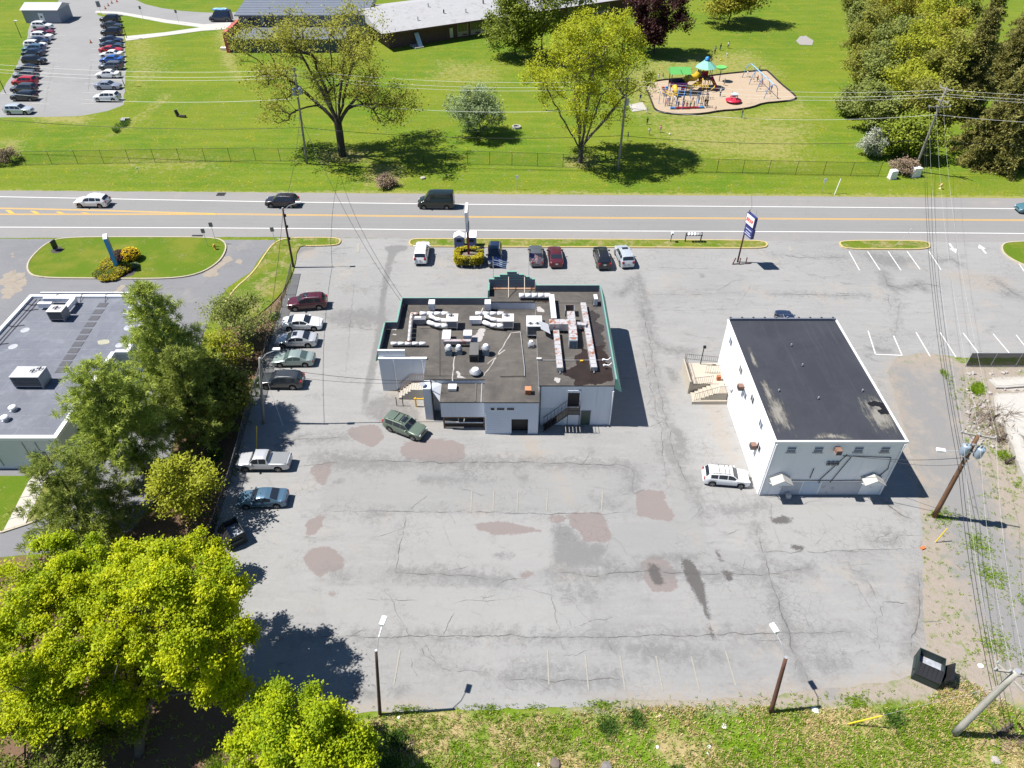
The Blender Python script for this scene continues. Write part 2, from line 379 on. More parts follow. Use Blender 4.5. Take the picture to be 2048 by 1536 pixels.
# ================================================================ ASPHALT
def asphalt(name, c0, c1, spot=(.16, .155, .15), crackle=.5, tan=0., grime=0., zones=False, streak=(.25, 1.6)):
    m, nt, b = newmat(name); MATS[name] = m
    n1 = noise(nt, .07, 4, .6); n2 = noise(nt, .5, 6, .7, dist=.6); n3 = noise(nt, 3.5, 6, .75); n4 = noise(nt, 26., 3, .7)
    st = noise(nt, 1., 5, .7, vec=scaled(nt, *streak, 1, .026 if streak[0] < .1 else 0), dist=.3)
    c = mix(nt, step(nt, n1, .3, .7), c0, c1)
    c = mix(nt, ma(nt, 'MULTIPLY', step(nt, st, .5, .75), .55), c, tuple(Vector(c1) * 1.13)); c = mix(nt, ma(nt, 'MULTIPLY', step(nt, st, .5, .28), .4), c, tuple(Vector(c0) * .86))
    c = mix(nt, ma(nt, 'MULTIPLY', step(nt, n2, .57, .75), .6), c, spot)
    if tan: c = mix(nt, ma(nt, 'MULTIPLY', step(nt, noise(nt, .18, 5, .7), .55, .7), tan), c, (.30, .26, .215))
    c = mix(nt, ma(nt, 'MULTIPLY', step(nt, n3, .38, .7), .28), c, tuple(Vector(c1) * 1.22))
    c = mix(nt, .22, c, mix(nt, n4, (.06, .06, .06), (.46, .46, .46)))
    if grime:
        gm = ma(nt, 'MULTIPLY', step(nt, noise(nt, .3, 6, .72, vec=scaled(nt, 1, 2.2, 1), dist=1.2), .54, .72), ma(nt, 'MULTIPLY', step(nt, n3, .35, .62), grime))
        c = mix(nt, gm, c, (.15, .147, .142))
        c = mix(nt, ma(nt, 'MULTIPLY', step(nt, noise(nt, 9., 4, .75), .64, .74), .3), c, (.12, .118, .115))
    if zones:                             # old repairs and stains, painted where they lie, edges broken by noise
        la = nd(nt, 'Attribute', attribute_name='la'); lb = nd(nt, 'Attribute', attribute_name='lb'); sa = nd(nt, 'SeparateColor'); sb = nd(nt, 'SeparateColor')
        nt.links.new(la.outputs['Color'], sa.inputs[0]); nt.links.new(lb.outputs['Color'], sb.inputs[0])
        n6 = noise(nt, 1.6, 6, .75, dist=.6); n7 = noise(nt, 7., 5, .75)
        def ed(x, k, lo): return step(nt, ma(nt, 'MULTIPLY_ADD', ma(nt, 'SUBTRACT', n6, .5), k, ma(nt, 'MULTIPLY_ADD', ma(nt, 'SUBTRACT', n7, .5), k * .7, x)), .5 - lo, .5 + lo)
        c = mix(nt, ma(nt, 'MULTIPLY', ed(sb.outputs[0], .7, .2), .55), c, (.272, .269, .26))
        c = mix(nt, ma(nt, 'MULTIPLY', ed(sb.outputs[1], .7, .2), .5), c, (.222, .222, .215))
        c = mix(nt, ma(nt, 'MULTIPLY', ed(sa.outputs[2], 2.2, .45), .75), c, mix(nt, n7, (.235, .20, .17), (.335, .29, .235)))
        c = mix(nt, ma(nt, 'MULTIPLY', ed(sa.outputs[0], 1.6, .12), .92), c, mix(nt, n7, (.165, .137, .128), (.232, .198, .188)))
        c = mix(nt, ma(nt, 'MULTIPLY', ed(sa.outputs[1], 2.0, .4), .8), c, mix(nt, n7, (.118, .115, .112), (.185, .182, .178)))
        c = mix(nt, ma(nt, 'MULTIPLY', ed(la.outputs['Alpha'], 1.4, .22), .9), c, mix(nt, n7, (.055, .051, .049), (.105, .098, .093)))
    if crackle:
        vo = nd(nt, 'TexVoronoi', feature='DISTANCE_TO_EDGE', i_Scale=1.7)
        vm = nd(nt, 'VectorMath', operation='ADD'); sc = nd(nt, 'VectorMath', operation='SCALE'); sc.inputs['Scale'].default_value = .55
        nn = nd(nt, 'TexNoise', i_Scale=1.8, i_Detail=4); nt.links.new(pos(nt), nn.inputs['Vector'])
        nt.links.new(nn.outputs['Color'], sc.inputs[0]); nt.links.new(pos(nt), vm.inputs[0]); nt.links.new(sc.outputs[0], vm.inputs[1])
        nt.links.new(vm.outputs[0], vo.inputs['Vector'])
        cr = ma(nt, 'MULTIPLY', step(nt, vo.outputs['Distance'], .035, .008), ma(nt, 'MULTIPLY', step(nt, noise(nt, .16, 3, .6), .5, .66), crackle))
        c = mix(nt, cr, c, (.07, .068, .065))
    nt.links.new(c, b.inputs['Base Color']); b.inputs['Roughness'].default_value = .9; b.inputs['Specular IOR Level'].default_value = .25
    bp = nd(nt, 'Bump', i_Strength=.35, i_Distance=.02); nt.links.new(n4, bp.inputs['Height']); nt.links.new(bp.outputs[0], b.inputs['Normal'])
    return m
A_LOT = asphalt('lot_asphalt', (.212, .209, .203), (.262, .258, .249), spot=(.168, .164, .158), tan=.62, grime=1., zones=True, crackle=.4)
A_ROAD = asphalt('road_asphalt', (.178, .175, .172), (.198, .194, .19), spot=(.16, .155, .152), crackle=.15, streak=(.018, 1.1), grime=.35)
A_SHOULDER = asphalt('shoulder_asphalt', (.20, .19, .185), (.225, .212, .205), spot=(.185, .17, .16), crackle=.25, tan=.45, streak=(.03, 1.3), grime=.4)
A_NEIGH = asphalt('neighbour_asphalt', (.125, .127, .138), (.162, .162, .17), spot=(.20, .19, .175), crackle=.3, tan=.35)
A_SCHOOL = asphalt('school_asphalt', (.20, .198, .196), (.235, .232, .228), crackle=.3)
CONC = M('concrete', (.42, .39, .34), .9, var=.12, scale=2, bump=.3, dirt=(.27, .25, .22), dth=.56)
KERBM = M('kerb_concrete', (.40, .35, .26), .85, var=.14, scale=1.2, bump=.3, dirt=(.26, .23, .19), dth=.6)
KERBY = M('yellow_kerb', (.46, .36, .15), .8, var=.15, scale=1.5, dirt=(.34, .29, .2), dscale=1.5, dth=.52)
WHITEP = M('white_marking', (.62, .62, .60), .7, var=.08, scale=4, dirt=(.42, .42, .41), dscale=3, dth=.62)
WORNW = M('worn_white_marking', (.46, .46, .45), .8, var=.12, scale=4, dirt=(.27, .27, .265), dscale=5, dth=.53)
YELP = M('yellow_marking', (.58, .34, .06), .7, var=.08, scale=4, dirt=(.44, .29, .1), dscale=3, dth=.62)
WORNY = M('worn_yellow_marking', (.285, .268, .225), .85, var=.15, scale=5, dirt=(.25, .245, .235), dscale=4, dth=.5)

lot_px = [(552, 476), (2260, 478), (2260, 712), (1930, 716), (1845, 706), (1790, 716), (1776, 745), (1800, 830), (1836, 960), (1846, 1060), (1846, 1240), (1852, 1300), (1838, 1345), (1800, 1362), (1680, 1375), (1600, 1385), (1480, 1396), (1400, 1402), (1250, 1402), (1180, 1412), (1080, 1416), (900, 1420), (760, 1424), (640, 1436), (500, 1440), (470, 1290), (455, 1150), (425, 1090), (440, 1010), (470, 900), (500, 790), (540, 680), (574, 580), (588, 545), (592, 498), (575, 492)]
_bd = resample(GP(lot_px), .5, True, .10, rnd); _n = len(_bd)
_g = np.stack(np.meshgrid(np.arange(-33, 66, .32), np.arange(19, 84, .32)), -1).reshape(-1, 2); _g += np.random.default_rng(0).uniform(-.04, .04, _g.shape)
_g = _g[inside_soft(_g, _bd, .15) >= 1]
_v, _, _f, _, _, _ = mgeo.delaunay_2d_cdt([Vector(p) for p in _bd] + [Vector(p) for p in _g.tolist()], [(i, (i + 1) % _n) for i in range(_n)], [], 1, 1e-4)
LV = np.array([(p.x, p.y, .004) for p in _v]); _f = np.array(_f); _q = LV[_f][:, :, :2]
_fl = np.cross(_q[:, 1] - _q[:, 0], _q[:, 2] - _q[:, 0]) < 0; _f[_fl] = _f[_fl][:, ::-1]
lot = tag(npmesh('parking_lot', LV, _f, A_LOT), kind='structure')
la, lb = np.zeros((len(LV), 4), np.float32), np.zeros((len(LV), 4), np.float32)
neigh_px = [(-400, 476), (553, 480), (528, 505), (500, 545), (455, 575), (425, 620), (405, 680), (385, 770), (350, 880), (315, 990), (265, 1060), (170, 1100), (-400, 1150)]
neigh = struct(MB().sheet(resample(GP(neigh_px), .8, True, .05, rnd), .006), 'neighbour_car_park', A_NEIGH)
north = [(-500, 379), (0, 381), (512, 385), (1024, 389), (1536, 392), (2048, 397), (2500, 402)]
south = [(2500, 490), (2048, 484), (1536, 481), (1024, 479), (512, 474), (0, 476), (-500, 480)]
road = struct(MB().sheet(resample(GP(north), 1.2, False, .06, rnd) + resample(GP(south), 1.2, False, .05, rnd), .010), 'road', A_SHOULDER)
WN = [(-500, 384), (0, 393.5), (512, 403.5), (1024, 410), (1536, 413.5), (2048, 417.5), (2500, 422)]
WS = [(-500, 452), (0, 454.5), (512, 456), (1024, 461.5), (1536, 463), (2048, 467), (2500, 472)]
YL = [(430, 428.3), (512, 429), (1024, 435), (1536, 437.3), (2048, 440.5), (2500, 445)]
def px_line(name, pts, w, z, mat, parent, d=2., off=0.):
    p = resample(smoothpoly(GP(pts), 2, False), d)
    if off: p = [(a, b + off) for a, b in p]
    return MB().ribbon(p, w, z).build(name, mat, parent)
def lane(mb_pts): return resample(smoothpoly(GP(mb_pts), 2, False), 3)
a_, b_ = lane(WN), lane(WS)
MB().sheet(a_ + b_[::-1], .014).build('traffic_lane', A_ROAD, road)
px_line('edge_line', WN, .16, .018, WHITEP, road); px_line('edge_line', WS, .16, .018, WHITEP, road)
px_line('centre_line', YL, .13, .018, YELP, road, off=.14); px_line('centre_line', YL, .13, .018, YELP, road, off=-.14)
for off in (-.11, .11):
    px_line('median_line', [(-500, 409), (0, 416.5), (200, 421), (330, 425), (432, 428.0)], .13, .018, YELP, road, off=off)
    px_line('median_line', [(-500, 428), (0, 429), (200, 428.8), (330, 428.7), (432, 428.5)], .13, .022, YELP, road, off=off)
for x in (-80, -30, 22, 72, 122, 172, 222):
    t = 412.5 + (x + 80) * .0325
    MB().quad(*[G(a, b, .026) for a, b in ((x - 12, t + 4.2), (x - 2, t + 4.4), (x + 8, 427), (x - 2, 427))]).build('median_hatch', YELP, road)
GRATE = M('iron_grate', (.06, .06, .065), .6, .6)
def grate(px, py, w, l, label, rz=0., n=6, frame=None):
    c = G(px, py, .03); t = thing('storm_drain', label, 'drain', c)
    f = MB()
    for sx in (-1, 1): f.cbox(c + Vector((sx * w / 2, 0, 0)), (.08, l + .08, .04), 0)
    for sy in (-1, 1): f.cbox(c + Vector((0, sy * l / 2, 0)), (w, .08, .04), 0)
    f.build('frame', frame or GRATE, t)
    for i in range(n): MB().cbox(c + Vector((-w / 2 + (i + .5) * w / n, 0, 0)), (w / n * .55, l - .08, .03)).build('bar', GRATE, t)
    MB().cbox(c - Vector((0, 0, .012)), (w - .1, l - .1, .01)).build('sump', M('black_void', (.01, .01, .01)), t)
grate(442, 388.5, 1.1, .9, 'iron storm drain in the far verge of the road left of the black SUV')
grate(394, 472.3, 1.3, .55, 'iron storm drain at the road edge beside the kerbed lawn island')

# --- paved patches, slabs and stains on the lot (old repairs with their own edges)
def patchmat(name, c, v=.12, rough=.9): return M(name, c, rough, var=v, scale=1.6, bump=.25, bscale=24, dirt=tuple(Vector(c) * .78), dscale=.9, dth=.58, spec=.25)
WORN = patchmat('worn_tan', (.26, .225, .185), .16)
lay = [0]
CH = dict(pink=(la, 0, .24), dark=(la, 1, .5), tan=(la, 2, .9), wet=(la, 3, .3), pale=(lb, 0, .25), mid=(lb, 1, .25))
def patch(px, kind, val=1., w=None):
    arr, ch, w0 = CH[kind]; p = GP(px) if kind in ('pink', 'pale', 'mid') else smoothpoly(GP(px), 1); lo = np.min(p, 0) - 2; hi = np.max(p, 0) + 2
    s = np.nonzero((LV[:, 0] > lo[0]) & (LV[:, 0] < hi[0]) & (LV[:, 1] > lo[1]) & (LV[:, 1] < hi[1]))[0]
    arr[s, ch] = np.maximum(arr[s, ch], val * inside_soft(LV[s], p, w or w0))
slab = patch
slab([(652, 925), (930, 922), (1262, 936), (1268, 1022), (1000, 1022), (640, 1022)], 'mid')
slab([(812, 1026), (1100, 1030), (1106, 1100), (1100, 1130), (1060, 1148), (1000, 1152), (790, 1143)], 'pale')
slab([(1336, 938), (1398, 940), (1415, 1090), (1500, 1110), (1512, 1143), (1215, 1120), (1222, 1050), (1345, 1040)], 'mid')
slab([(1500, 1055), (1490, 1020), (1590, 1010), (1840, 1015), (1838, 1098), (1512, 1103)], 'pale')
slab([(640, 1170), (1060, 1175), (1180, 1160), (1180, 1270), (660, 1273)], 'pale')
for px in ([(800, 897), (812, 884), (850, 877), (905, 880), (927, 888), (931, 905), (925, 920), (898, 926), (850, 922), (815, 919), (802, 910)],
           [(693, 862), (703, 855), (748, 848), (757, 853), (768, 872), (764, 882), (744, 895), (724, 886), (700, 875)],
           [(619, 936), (632, 927), (667, 922), (661, 945), (648, 970), (637, 967), (627, 952)],
           [(612, 1045), (630, 1033), (648, 1028), (646, 1048), (632, 1068), (612, 1072)],
           [(608, 1110), (625, 1096), (655, 1092), (672, 1102), (690, 1125), (685, 1140), (665, 1143), (640, 1155), (620, 1140), (608, 1125)],
           [(949, 1050), (962, 1046), (1000, 1042), (1030, 1047), (1062, 1054), (1086, 1062), (1040, 1068), (985, 1071), (975, 1063), (956, 1061)],
           [(1138, 1030), (1148, 1024), (1205, 1025), (1210, 1040), (1224, 1072), (1214, 1084), (1168, 1084), (1160, 1065), (1140, 1052)],
           [(1270, 984), (1285, 979), (1326, 982), (1332, 1008), (1350, 1030), (1342, 1044), (1300, 1036), (1274, 1030)],
           [(1282, 1122), (1300, 1114), (1332, 1116), (1345, 1135), (1357, 1160), (1352, 1180), (1308, 1186), (1290, 1165)],
           [(1100, 1030), (1140, 1030), (1120, 1046), (1102, 1045)]):
    patch(px, 'pink')
patch([(1040, 1148), (1055, 1140), (1072, 1146), (1060, 1158), (1030, 1160)], 'pink', .8)
patch([(648, 1183), (680, 1183), (675, 1196), (650, 1195)], 'pink', .7)
patch([(982, 1393), (990, 1392), (1000, 1412), (990, 1414)], 'pink', .8)
patch([(888, 922), (925, 910), (930, 918), (912, 926)], 'pink', .8)
# trench repair west of the restaurant
patch([(770, 491), (815, 490), (815, 500), (790, 506), (774, 575), (768, 625), (775, 645), (760, 690), (752, 745), (738, 790), (722, 830), (728, 770), (745, 700), (755, 640), (762, 575), (778, 503), (770, 502)], 'dark', 1, .15)
patch([(722, 812), (760, 790), (800, 790), (850, 825), (830, 860), (770, 850), (735, 835)], 'dark', .75)
patch([(768, 780), (800, 775), (850, 830), (880, 855), (860, 862), (800, 830), (775, 815)], 'tan', .8)
for px in ([(1105, 1048), (1138, 1050), (1165, 1090), (1215, 1085), (1215, 1112), (1190, 1125), (1240, 1118), (1250, 1130), (1110, 1140), (1108, 1090)],
           [(1268, 545), (1283, 548), (1296, 600), (1310, 640), (1302, 650), (1292, 610), (1276, 570)], [(1276, 620), (1294, 614), (1296, 640), (1278, 632)],
           [(1260, 1114), (1395, 1105), (1395, 1120), (1340, 1125), (1290, 1115)], [(1560, 1190), (1575, 1230), (1600, 1300), (1622, 1370), (1605, 1372), (1580, 1310), (1560, 1245), (1545, 1190)],
           [(1330, 735), (1350, 740), (1360, 760), (1345, 765)], [(830, 955), (870, 950), (915, 955), (880, 962), (845, 967)], [(735, 1027), (770, 1022), (765, 1032), (740, 1040)],
           [(985, 1105), (1025, 1108), (1022, 1115), (990, 1113)], [(665, 963), (685, 960), (685, 966), (668, 969)], [(1345, 845), (1365, 860), (1375, 890), (1370, 910), (1350, 880), (1340, 860)],
           [(700, 1380), (740, 1375), (760, 1388), (745, 1398), (705, 1395)], [(780, 1377), (815, 1370), (822, 1380), (800, 1392), (778, 1392)], [(925, 1150), (985, 1155), (975, 1165), (940, 1168)],
           [(560, 470), (600, 495), (640, 494), (600, 505), (585, 520)], [(690, 625), (735, 622), (770, 640), (720, 640)], [(1730, 690), (1790, 700), (1782, 708), (1735, 700)]):
    patch(px, 'dark', 1.)
for px in ([(1360, 1116), (1380, 1118), (1398, 1140), (1408, 1170), (1412, 1200), (1422, 1235), (1418, 1244), (1402, 1210), (1385, 1180), (1370, 1150)], [(1422, 1245), (1430, 1262), (1428, 1285), (1420, 1262)],
           [(1300, 1124), (1318, 1130), (1322, 1155), (1332, 1165), (1318, 1174), (1302, 1160), (1294, 1140)], [(1445, 1138), (1460, 1142), (1470, 1162), (1455, 1165)], [(1432, 1095), (1440, 1110), (1448, 1125), (1438, 1122)],
           [(1540, 1036), (1560, 1031), (1588, 1036), (1580, 1047), (1562, 1050), (1542, 1044)], [(1578, 1090), (1605, 1088), (1608, 1100), (1582, 1100)]):
    patch(px, 'wet')
patch([(1045, 872), (1062, 872), (1085, 915), (1068, 918)], 'tan')
patch([(1100, 930), (1115, 930), (1140, 985), (1150, 1010), (1135, 1010), (1115, 965)], 'tan', .65)
patch([(1390, 745), (1415, 740), (1440, 810), (1460, 880), (1480, 930), (1455, 925), (1420, 850)], 'tan', .8)
patch([(1770, 700), (1830, 705), (1800, 740), (1782, 800), (1812, 870), (1800, 880), (1765, 770)], 'tan', .45)
patch([(1870, 540), (1990, 545), (2040, 570), (1990, 590), (1900, 560)], 'tan', .6)
patch([(600, 500), (640, 498), (625, 515), (600, 520)], 'tan', .9)
patch([(1150, 1145), (1190, 1142), (1182, 1200), (1150, 1170)], 'mid')
for px in ([(600, 905), (700, 900), (860, 925), (780, 945), (640, 940)], [(830, 950), (930, 950), (1000, 965), (860, 972)], [(720, 1015), (790, 1012), (780, 1040), (730, 1045)], [(900, 1140), (1060, 1150), (1000, 1172), (880, 1165)], [(1090, 1160), (1230, 1180), (1180, 1215), (1100, 1190)], [(1130, 820), (1210, 865), (1120, 880)],
           [(1290, 880), (1375, 870), (1385, 930), (1330, 930)], [(1400, 1010), (1520, 1000), (1560, 1020), (1460, 1040)], [(640, 1130), (720, 1140), (700, 1170), (650, 1160)], [(1250, 1270), (1420, 1290), (1500, 1330), (1250, 1330)], [(640, 620), (780, 615), (770, 660), (660, 655)], [(1170, 980), (1260, 1010), (1200, 1030)], [(1600, 1290), (1720, 1320), (1640, 1360)], [(1020, 1310), (1200, 1340), (1050, 1365)], [(1700, 500), (1850, 515), (1780, 545)]): patch(px, 'dark', .74, .9)
for px in ([(1150, 1402), (1260, 1388), (1330, 1380), (1420, 1392), (1500, 1375), (1600, 1372), (1700, 1362), (1800, 1340), (1850, 1330), (1850, 1395), (1600, 1405), (1300, 1412)], [(640, 1400), (700, 1392), (760, 1405), (840, 1402), (900, 1412), (760, 1428), (640, 1436)], [(1832, 1180), (1850, 1170), (1850, 1300), (1836, 1330), (1828, 1260)], [(1768, 720), (1790, 716), (1800, 790), (1840, 930), (1846, 1010), (1830, 1000), (1790, 840)]): patch(px, 'tan', .9)
# neighbour's pale worn spots
for i, px in enumerate(([(0, 548), (40, 540), (55, 560), (30, 600), (0, 590)], [(225, 590), (240, 572), (248, 572), (238, 600)], [(475, 520), (482, 515), (486, 522), (478, 526)], [(20, 505), (28, 502), (32, 512), (22, 516)], [(400, 552), (455, 510), (460, 520), (420, 560)])):
    MB().cdt(ragged(smoothpoly(GP(px), 1), .2, True, (.5, .25), i * 7.), .009 + .002 * i).build('asphalt_patch', WORN, neigh)

# --- cracks: thin, jagged, darker strips
CRACK = M('crack_tar', (.105, .102, .098), .9, var=.3, scale=6)
CRACKF = M('faint_crack', (.145, .142, .138), .9, var=.25, scale=6)
def crack(pts, w=.09, m=None, jit=.085, parent=None, fork=True):
    sd = rnd.uniform(0, 200); p = ragged(GP(pts), .13, False, (jit * 1.5, jit * .55), sd); n = len(p)
    lay[0] = (lay[0] + 1) % 5; z = .0205 + lay[0] * .0015; vs = []
    for i in range(n):
        a, b = p[max(0, i - 1)], p[min(n - 1, i + 1)]; t = Vector((b[0] - a[0], b[1] - a[1])).normalized()
        ww = w * .42 * max(.10, .55 + 1.1 * fbm(*p[i], 1.7, sd) + .5 * fbm(*p[i], 6., sd)) * min(1, 5 * i / n + .1, 5 * (n - 1 - i) / n + .1)
        vs += [(p[i][0] - t.y * ww, p[i][1] + t.x * ww, z), (p[i][0] + t.y * ww, p[i][1] - t.x * ww, z)]
    MB().add(vs, [(2 * i, 2 * i + 1, 2 * i + 3, 2 * i + 2) for i in range(n - 1)]).build('crack', m or CRACK, parent or lot)
    if parent is None and w > .05:         # grime gathers along the joint
        q = np.array(p[::4]); lo, hi = q.min(0) - 1.5, q.max(0) + 1.5; s = np.nonzero((LV[:, 0] > lo[0]) & (LV[:, 0] < hi[0]) & (LV[:, 1] > lo[1]) & (LV[:, 1] < hi[1]))[0]
        if len(s):
            dm = np.full(len(s), 9.)
            for x_, y_ in q: dm = np.minimum(dm, np.hypot(LV[s, 0] - x_, LV[s, 1] - y_))
            la[s, 1] = np.maximum(la[s, 1], np.clip(.62 - dm * .42, 0, 1) * (.85 + .4 * math.sin(sd)))
    if fork and w > .055 and n > 20:
        for _ in range(max(1, n // 45)):
            k = rnd.randrange(5, n - 5); a = math.atan2(p[k + 1][1] - p[k][1], p[k + 1][0] - p[k][0]) + rnd.choice((-1, 1)) * rnd.uniform(.5, 1.3); L = rnd.uniform(.8, 2.6)
            q = [proj((p[k][0] + math.cos(a) * L * f, p[k][1] + math.sin(a) * L * f, 0)) for f in (0, .5, 1)]
            crack(q, w * .5, CRACKF, jit, parent, False)
for pts, w in (([(560, 1275), (760, 1274), (1020, 1272), (1180, 1274), (1230, 1274), (1410, 1270), (1560, 1265), (1720, 1266)], .10), ([(1020, 1358), (1120, 1360), (1240, 1358)], .09), ([(690, 922), (760, 922), (900, 925), (1060, 925), (1240, 930), (1262, 937), (1268, 985)], .12),
               ([(645, 1022), (815, 1022), (1100, 1028), (1270, 1026)], .08), ([(814, 1024), (802, 1080), (790, 1143)], .07), ([(790, 1143), (870, 1148), (1000, 1158)], .07), ([(1500, 1103), (1620, 1104), (1835, 1097)], .06),
               ([(1512, 1050), (1545, 1175), (1570, 1240), (1585, 1300), (1625, 1372)], .12), ([(1700, 1150), (1750, 1230), (1760, 1300), (1795, 1340)], .06), ([(1730, 1150), (1760, 1210), (1770, 1250)], .08), ([(1760, 1203), (1815, 1205)], .08),
               ([(1275, 560), (1300, 690), (1330, 830), (1350, 920), (1400, 1010), (1415, 1040)], .08), ([(1130, 575), (1160, 700)], .04), ([(1240, 590), (1255, 580), (1265, 560)], .06), ([(1295, 640), (1310, 690), (1340, 700), (1380, 702)], .06),
               ([(1395, 1100), (1420, 1110), (1520, 1150), (1560, 1190)], .05), ([(1110, 1145), (1190, 1150), (1290, 1142), (1520, 1150), (1620, 1135)], .07), ([(1285, 690), (1298, 760), (1320, 850), (1335, 980)], .07),
               ([(1770, 1005), (1800, 1030), (1830, 1040)], .2), ([(1740, 1082), (1780, 1065), (1798, 1070), (1790, 1080), (1750, 1087)], .07), ([(1300, 535), (1400, 537), (1440, 536)], .05), ([(1280, 588), (1360, 590), (1480, 585)], .06),
               ([(1290, 620), (1400, 620), (1500, 618)], .04), ([(1440, 580), (1470, 560), (1490, 560)], .05), ([(1500, 572), (1490, 590), (1480, 600)], .05), ([(1540, 586), (1640, 590), (1740, 592)], .06), ([(1540, 508), (1600, 515), (1700, 515)], .08),
               ([(1765, 545), (1775, 570), (1800, 578), (1840, 565), (1850, 580)], .12), ([(1820, 575), (1850, 568), (1880, 572)], .1), ([(1990, 560), (2020, 580), (2040, 595)], .12), ([(1778, 590), (1780, 620)], .08), ([(1770, 600), (1800, 600), (1795, 640), (1790, 670)], .06),
               ([(1870, 520), (1905, 520), (1920, 530)], .07), ([(640, 505), (700, 508)], .05), ([(700, 1200), (760, 1200), (840, 1202)], .04), ([(905, 1205), (960, 1200), (1010, 1202)], .05), ([(765, 1170), (800, 1240), (830, 1300)], .06), ([(825, 1275), (850, 1310), (890, 1340), (980, 1345)], .06),
               ([(1100, 1170), (1110, 1230), (1120, 1280), (1128, 1310)], .05), ([(1215, 1275), (1222, 1300)], .09), ([(1040, 1175), (1090, 1185), (1140, 1200), (1190, 1250)], .04), ([(590, 935), (700, 920)], .05), ([(556, 900), (570, 880), (700, 876)], .06),
               ([(1400, 870), (1440, 960), (1470, 1020)], .05), ([(1540, 1000), (1550, 1060), (1560, 1100)], .05), ([(1640, 1040), (1650, 1060), (1630, 1095)], .05), ([(1690, 1110), (1700, 1140), (1730, 1150)], .06), ([(1130, 690), (1180, 760)], .03),
               ([(690, 780), (700, 640), (710, 560)], .04), ([(640, 660), (700, 655), (760, 660)], .04), ([(880, 1030), (900, 1090), (960, 1140)], .03), ([(1820, 1310), (1835, 1230), (1840, 1150)], .15), ([(1500, 985), (1600, 1010), (1640, 1000)], .05)):
    crack(pts, w * .85, CRACKF if w < .065 else None)
rc = random.Random(3)
for i in range(46):                      # short faint cracks everywhere
    x, y = rc.uniform(640, 1820), rc.uniform(500, 1380)
    if 740 < x < 1290 and 560 < y < 880 or 1420 < x < 1850 and 630 < y < 1000: continue
    a = rc.choice((0, 0, 0, 1, .6)) + rc.uniform(-.3, .3); L = rc.uniform(20, 90)
    crack([(x, y), (x + L * .5 * math.cos(a), y + L * .5 * math.sin(a) + rc.uniform(-6, 6)), (x + L * math.cos(a), y + L * math.sin(a))], rc.uniform(.03, .05), CRACKF, .12)
for pts in ([(120, 585), (220, 588), (300, 575), (400, 578)], [(395, 580), (440, 540), (480, 520)], [(10, 560), (60, 575)]): crack(pts, .07, M('pale_crack', (.25, .22, .18)), .15, neigh)

# --- stall lines and arrows
def stall(a, b, w=.11, m=None, z=.027): MB().ribbon(resample(GP([a, b]), .5), w, z, .12, rnd).build('stall_line', m or WHITEP, lot)
for a, b in (((1698, 503), (1719, 541)), ((1735, 503), (1760, 541)), ((1776, 503), (1802, 541)), ((1814, 503), (1840, 539)), ((1858, 503), (1882, 540)), ((2038, 528), (2060, 560))): stall(a, b)
for a, b in (((1736, 662), (1751, 709)), ((1787, 672), (1804, 711)), ((1832, 665), (1860, 713)), ((1880, 665), (1912, 715)), ((1926, 666), (1956, 706)), ((1986, 668), (2018, 706)), ((2032, 670), (2060, 706)), ((1751, 709), (1804, 711))): stall(a, b)
for x in (944, 988, 1036, 1095, 1205): stall((x, 982), (x - 2, 1022), .1, WORNY)
for x, y in ((1095, 1300), (1172, 1310), (1243, 1312), (1316, 1312), (1388, 1313), (1458, 1302), (794, 1300)): stall((x - (x - 1100) * .02, y), (x + (x - 1000) * .03, y + 70), .1, WORNY)
stall((717, 487), (716, 505), .35, WORNY); stall((1578, 493), (1582, 503), .3, WORNY)
def arrow(px, py, tx, ty):
    a, b = G(px, py, .03), G(tx, ty, .03); d = (b - a).normalized(); n = Vector((-d.y, d.x, 0)); L = (b - a).length
    MB().add([a + n * .12, a - n * .12, a - n * .12 + d * L * .55, a - n * .45 + d * L * .55, b, a + n * .45 + d * L * .55, a + n * .12 + d * L * .55], [(0, 1, 2, 3, 4, 5, 6)]).build('lane_arrow', WHITEP, lot)
arrow(1899, 487, 1912, 506); arrow(1972, 507, 1958, 489)

for nm, arr in (('la', la), ('lb', lb)):
    at = lot.data.attributes.new(nm, 'FLOAT_COLOR', 'POINT'); at.data.foreach_set('color', arr.ravel())
